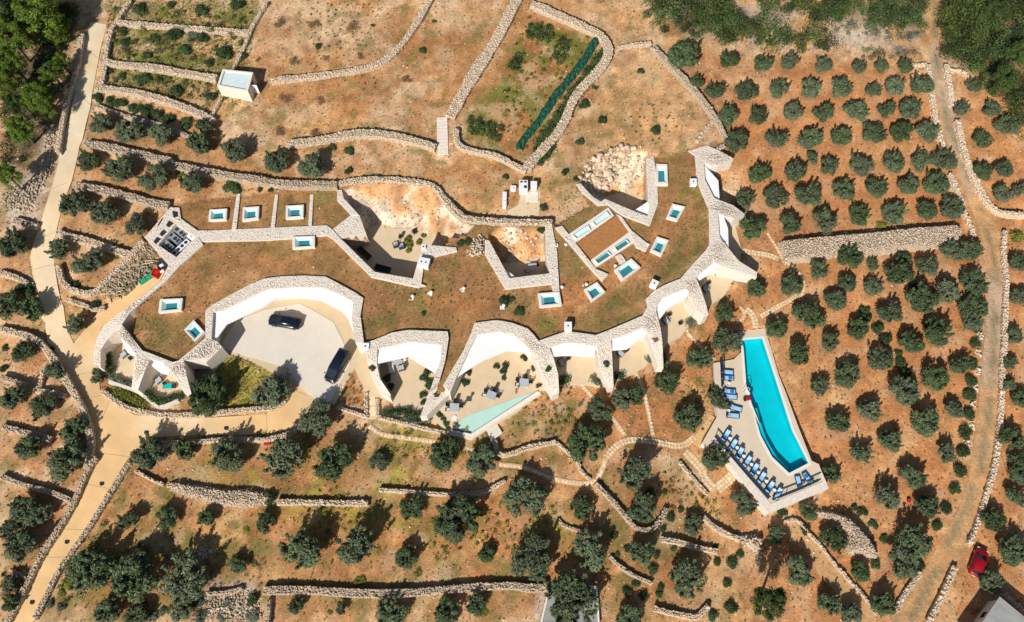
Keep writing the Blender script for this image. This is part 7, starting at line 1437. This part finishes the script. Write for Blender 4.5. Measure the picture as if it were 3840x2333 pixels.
mass('lower_brush', [S('330,1980 420,1950 620,2100 560,2260 240,2260 180,2200'), S('0,1900 180,1830 120,2200 0,2300'), S('420,2230 760,2240 700,2333 300,2333')], 1.6, 0.4, 0.9, 'maquis', 'green brush under the olives at lower left', 110, 0.12, 0.06, 0.8, 0.5, 'brush')
# loose stones
x, y = scatter([onG(p)[:2] for p in ALL[0]], 1.35); z, zo = ground(x, y); k = (zo != 3) & (RNG.random(len(x)) < 0.9 * sst(0.45, 0.62, noise(x, y, 0.16, 66, 3)))
for r in ROADS.values():
    k &= ~inpoly(x, y, r)
k &= (zo != 1) | (RNG.random(len(x)) < 0.25); x, y, z = x[k], y[k], z[k]; n = len(x); V, F, c = stones(np.c_[x, y, z + 0.02], RNG.uniform(0.08, 0.24, (n, 3)) * [1, 1, 0.6], RNG.uniform(0, 3, n), 0.25, 0.2, tone=(0.7, 1.2)); o = link('loose_stones', newmesh('loose_stones', V, F, 'stone', False, c)); tag(o, 'loose pale field stones scattered over the soil', 'stones', kind='stuff')
# boulders on the quarried slopes
def mk_boulder(seed):
    rng = np.random.default_rng(seed); V, F, c = stones(np.zeros((1, 3)), np.ones((1, 3)), np.zeros(1), 0.28, 0.15, rng, (0.95, 1.05)); return newmesh('boulder', V, F, 'boulder', False)
M['boulder'] = mat('boulder_limestone', (0.60, 0.46, 0.32), 0.9, 0.2, 2.5, 0.6, 6, rnd=0.22); BD = [mk_boulder(i) for i in range(6)]
bs = empty('boulder_bank', (0, 0, 0)); bs['kind'] = 'structure'
for poly, n, s0, s1 in ((K7('600,600 780,320 1250,90 1700,80 1250,420 1050,700 800,760'), 120, 0.35, 0.95), (K7('1250,420 1700,100 1780,300 1780,700 1300,700'), 30, 0.2, 0.5), (PP('11: 1120,640 1450,640 1650,740 1800,620 1650,420 1200,350 1100,450'), 30, 0.15, 0.45), (PP('11: 2280,720 2450,680 | 21: 350,680 380,900 150,960 0,900'), 40, 0.2, 0.6)):
    q = [at(p, 2.0)[:2] for p in poly]; x, y = scatter(q, math.sqrt(abs(sum(q[i][0] * q[(i + 1) % len(q)][1] - q[(i + 1) % len(q)][0] * q[i][1] for i in range(len(q))) / 2) / n)); z = ground(x, y)[0]
    for a, b, c in zip(x, y, z):
        o = link('boulder', random.choice(BD), bs, (a, b, c + 0.05)); f = random.uniform(s0, s1) if random.random() < 0.7 else s0; o.scale = (f, f * random.uniform(0.6, 1), f * random.uniform(0.45, 0.8)); o.rotation_euler = (random.uniform(-.3, .3), random.uniform(-.3, .3), random.uniform(0, 6.3))
bs.name = 'boulder_bank'; bs['label'] = 'tumbled pale boulders on the quarried slopes'

# tilled red earth and leaf litter round each olive
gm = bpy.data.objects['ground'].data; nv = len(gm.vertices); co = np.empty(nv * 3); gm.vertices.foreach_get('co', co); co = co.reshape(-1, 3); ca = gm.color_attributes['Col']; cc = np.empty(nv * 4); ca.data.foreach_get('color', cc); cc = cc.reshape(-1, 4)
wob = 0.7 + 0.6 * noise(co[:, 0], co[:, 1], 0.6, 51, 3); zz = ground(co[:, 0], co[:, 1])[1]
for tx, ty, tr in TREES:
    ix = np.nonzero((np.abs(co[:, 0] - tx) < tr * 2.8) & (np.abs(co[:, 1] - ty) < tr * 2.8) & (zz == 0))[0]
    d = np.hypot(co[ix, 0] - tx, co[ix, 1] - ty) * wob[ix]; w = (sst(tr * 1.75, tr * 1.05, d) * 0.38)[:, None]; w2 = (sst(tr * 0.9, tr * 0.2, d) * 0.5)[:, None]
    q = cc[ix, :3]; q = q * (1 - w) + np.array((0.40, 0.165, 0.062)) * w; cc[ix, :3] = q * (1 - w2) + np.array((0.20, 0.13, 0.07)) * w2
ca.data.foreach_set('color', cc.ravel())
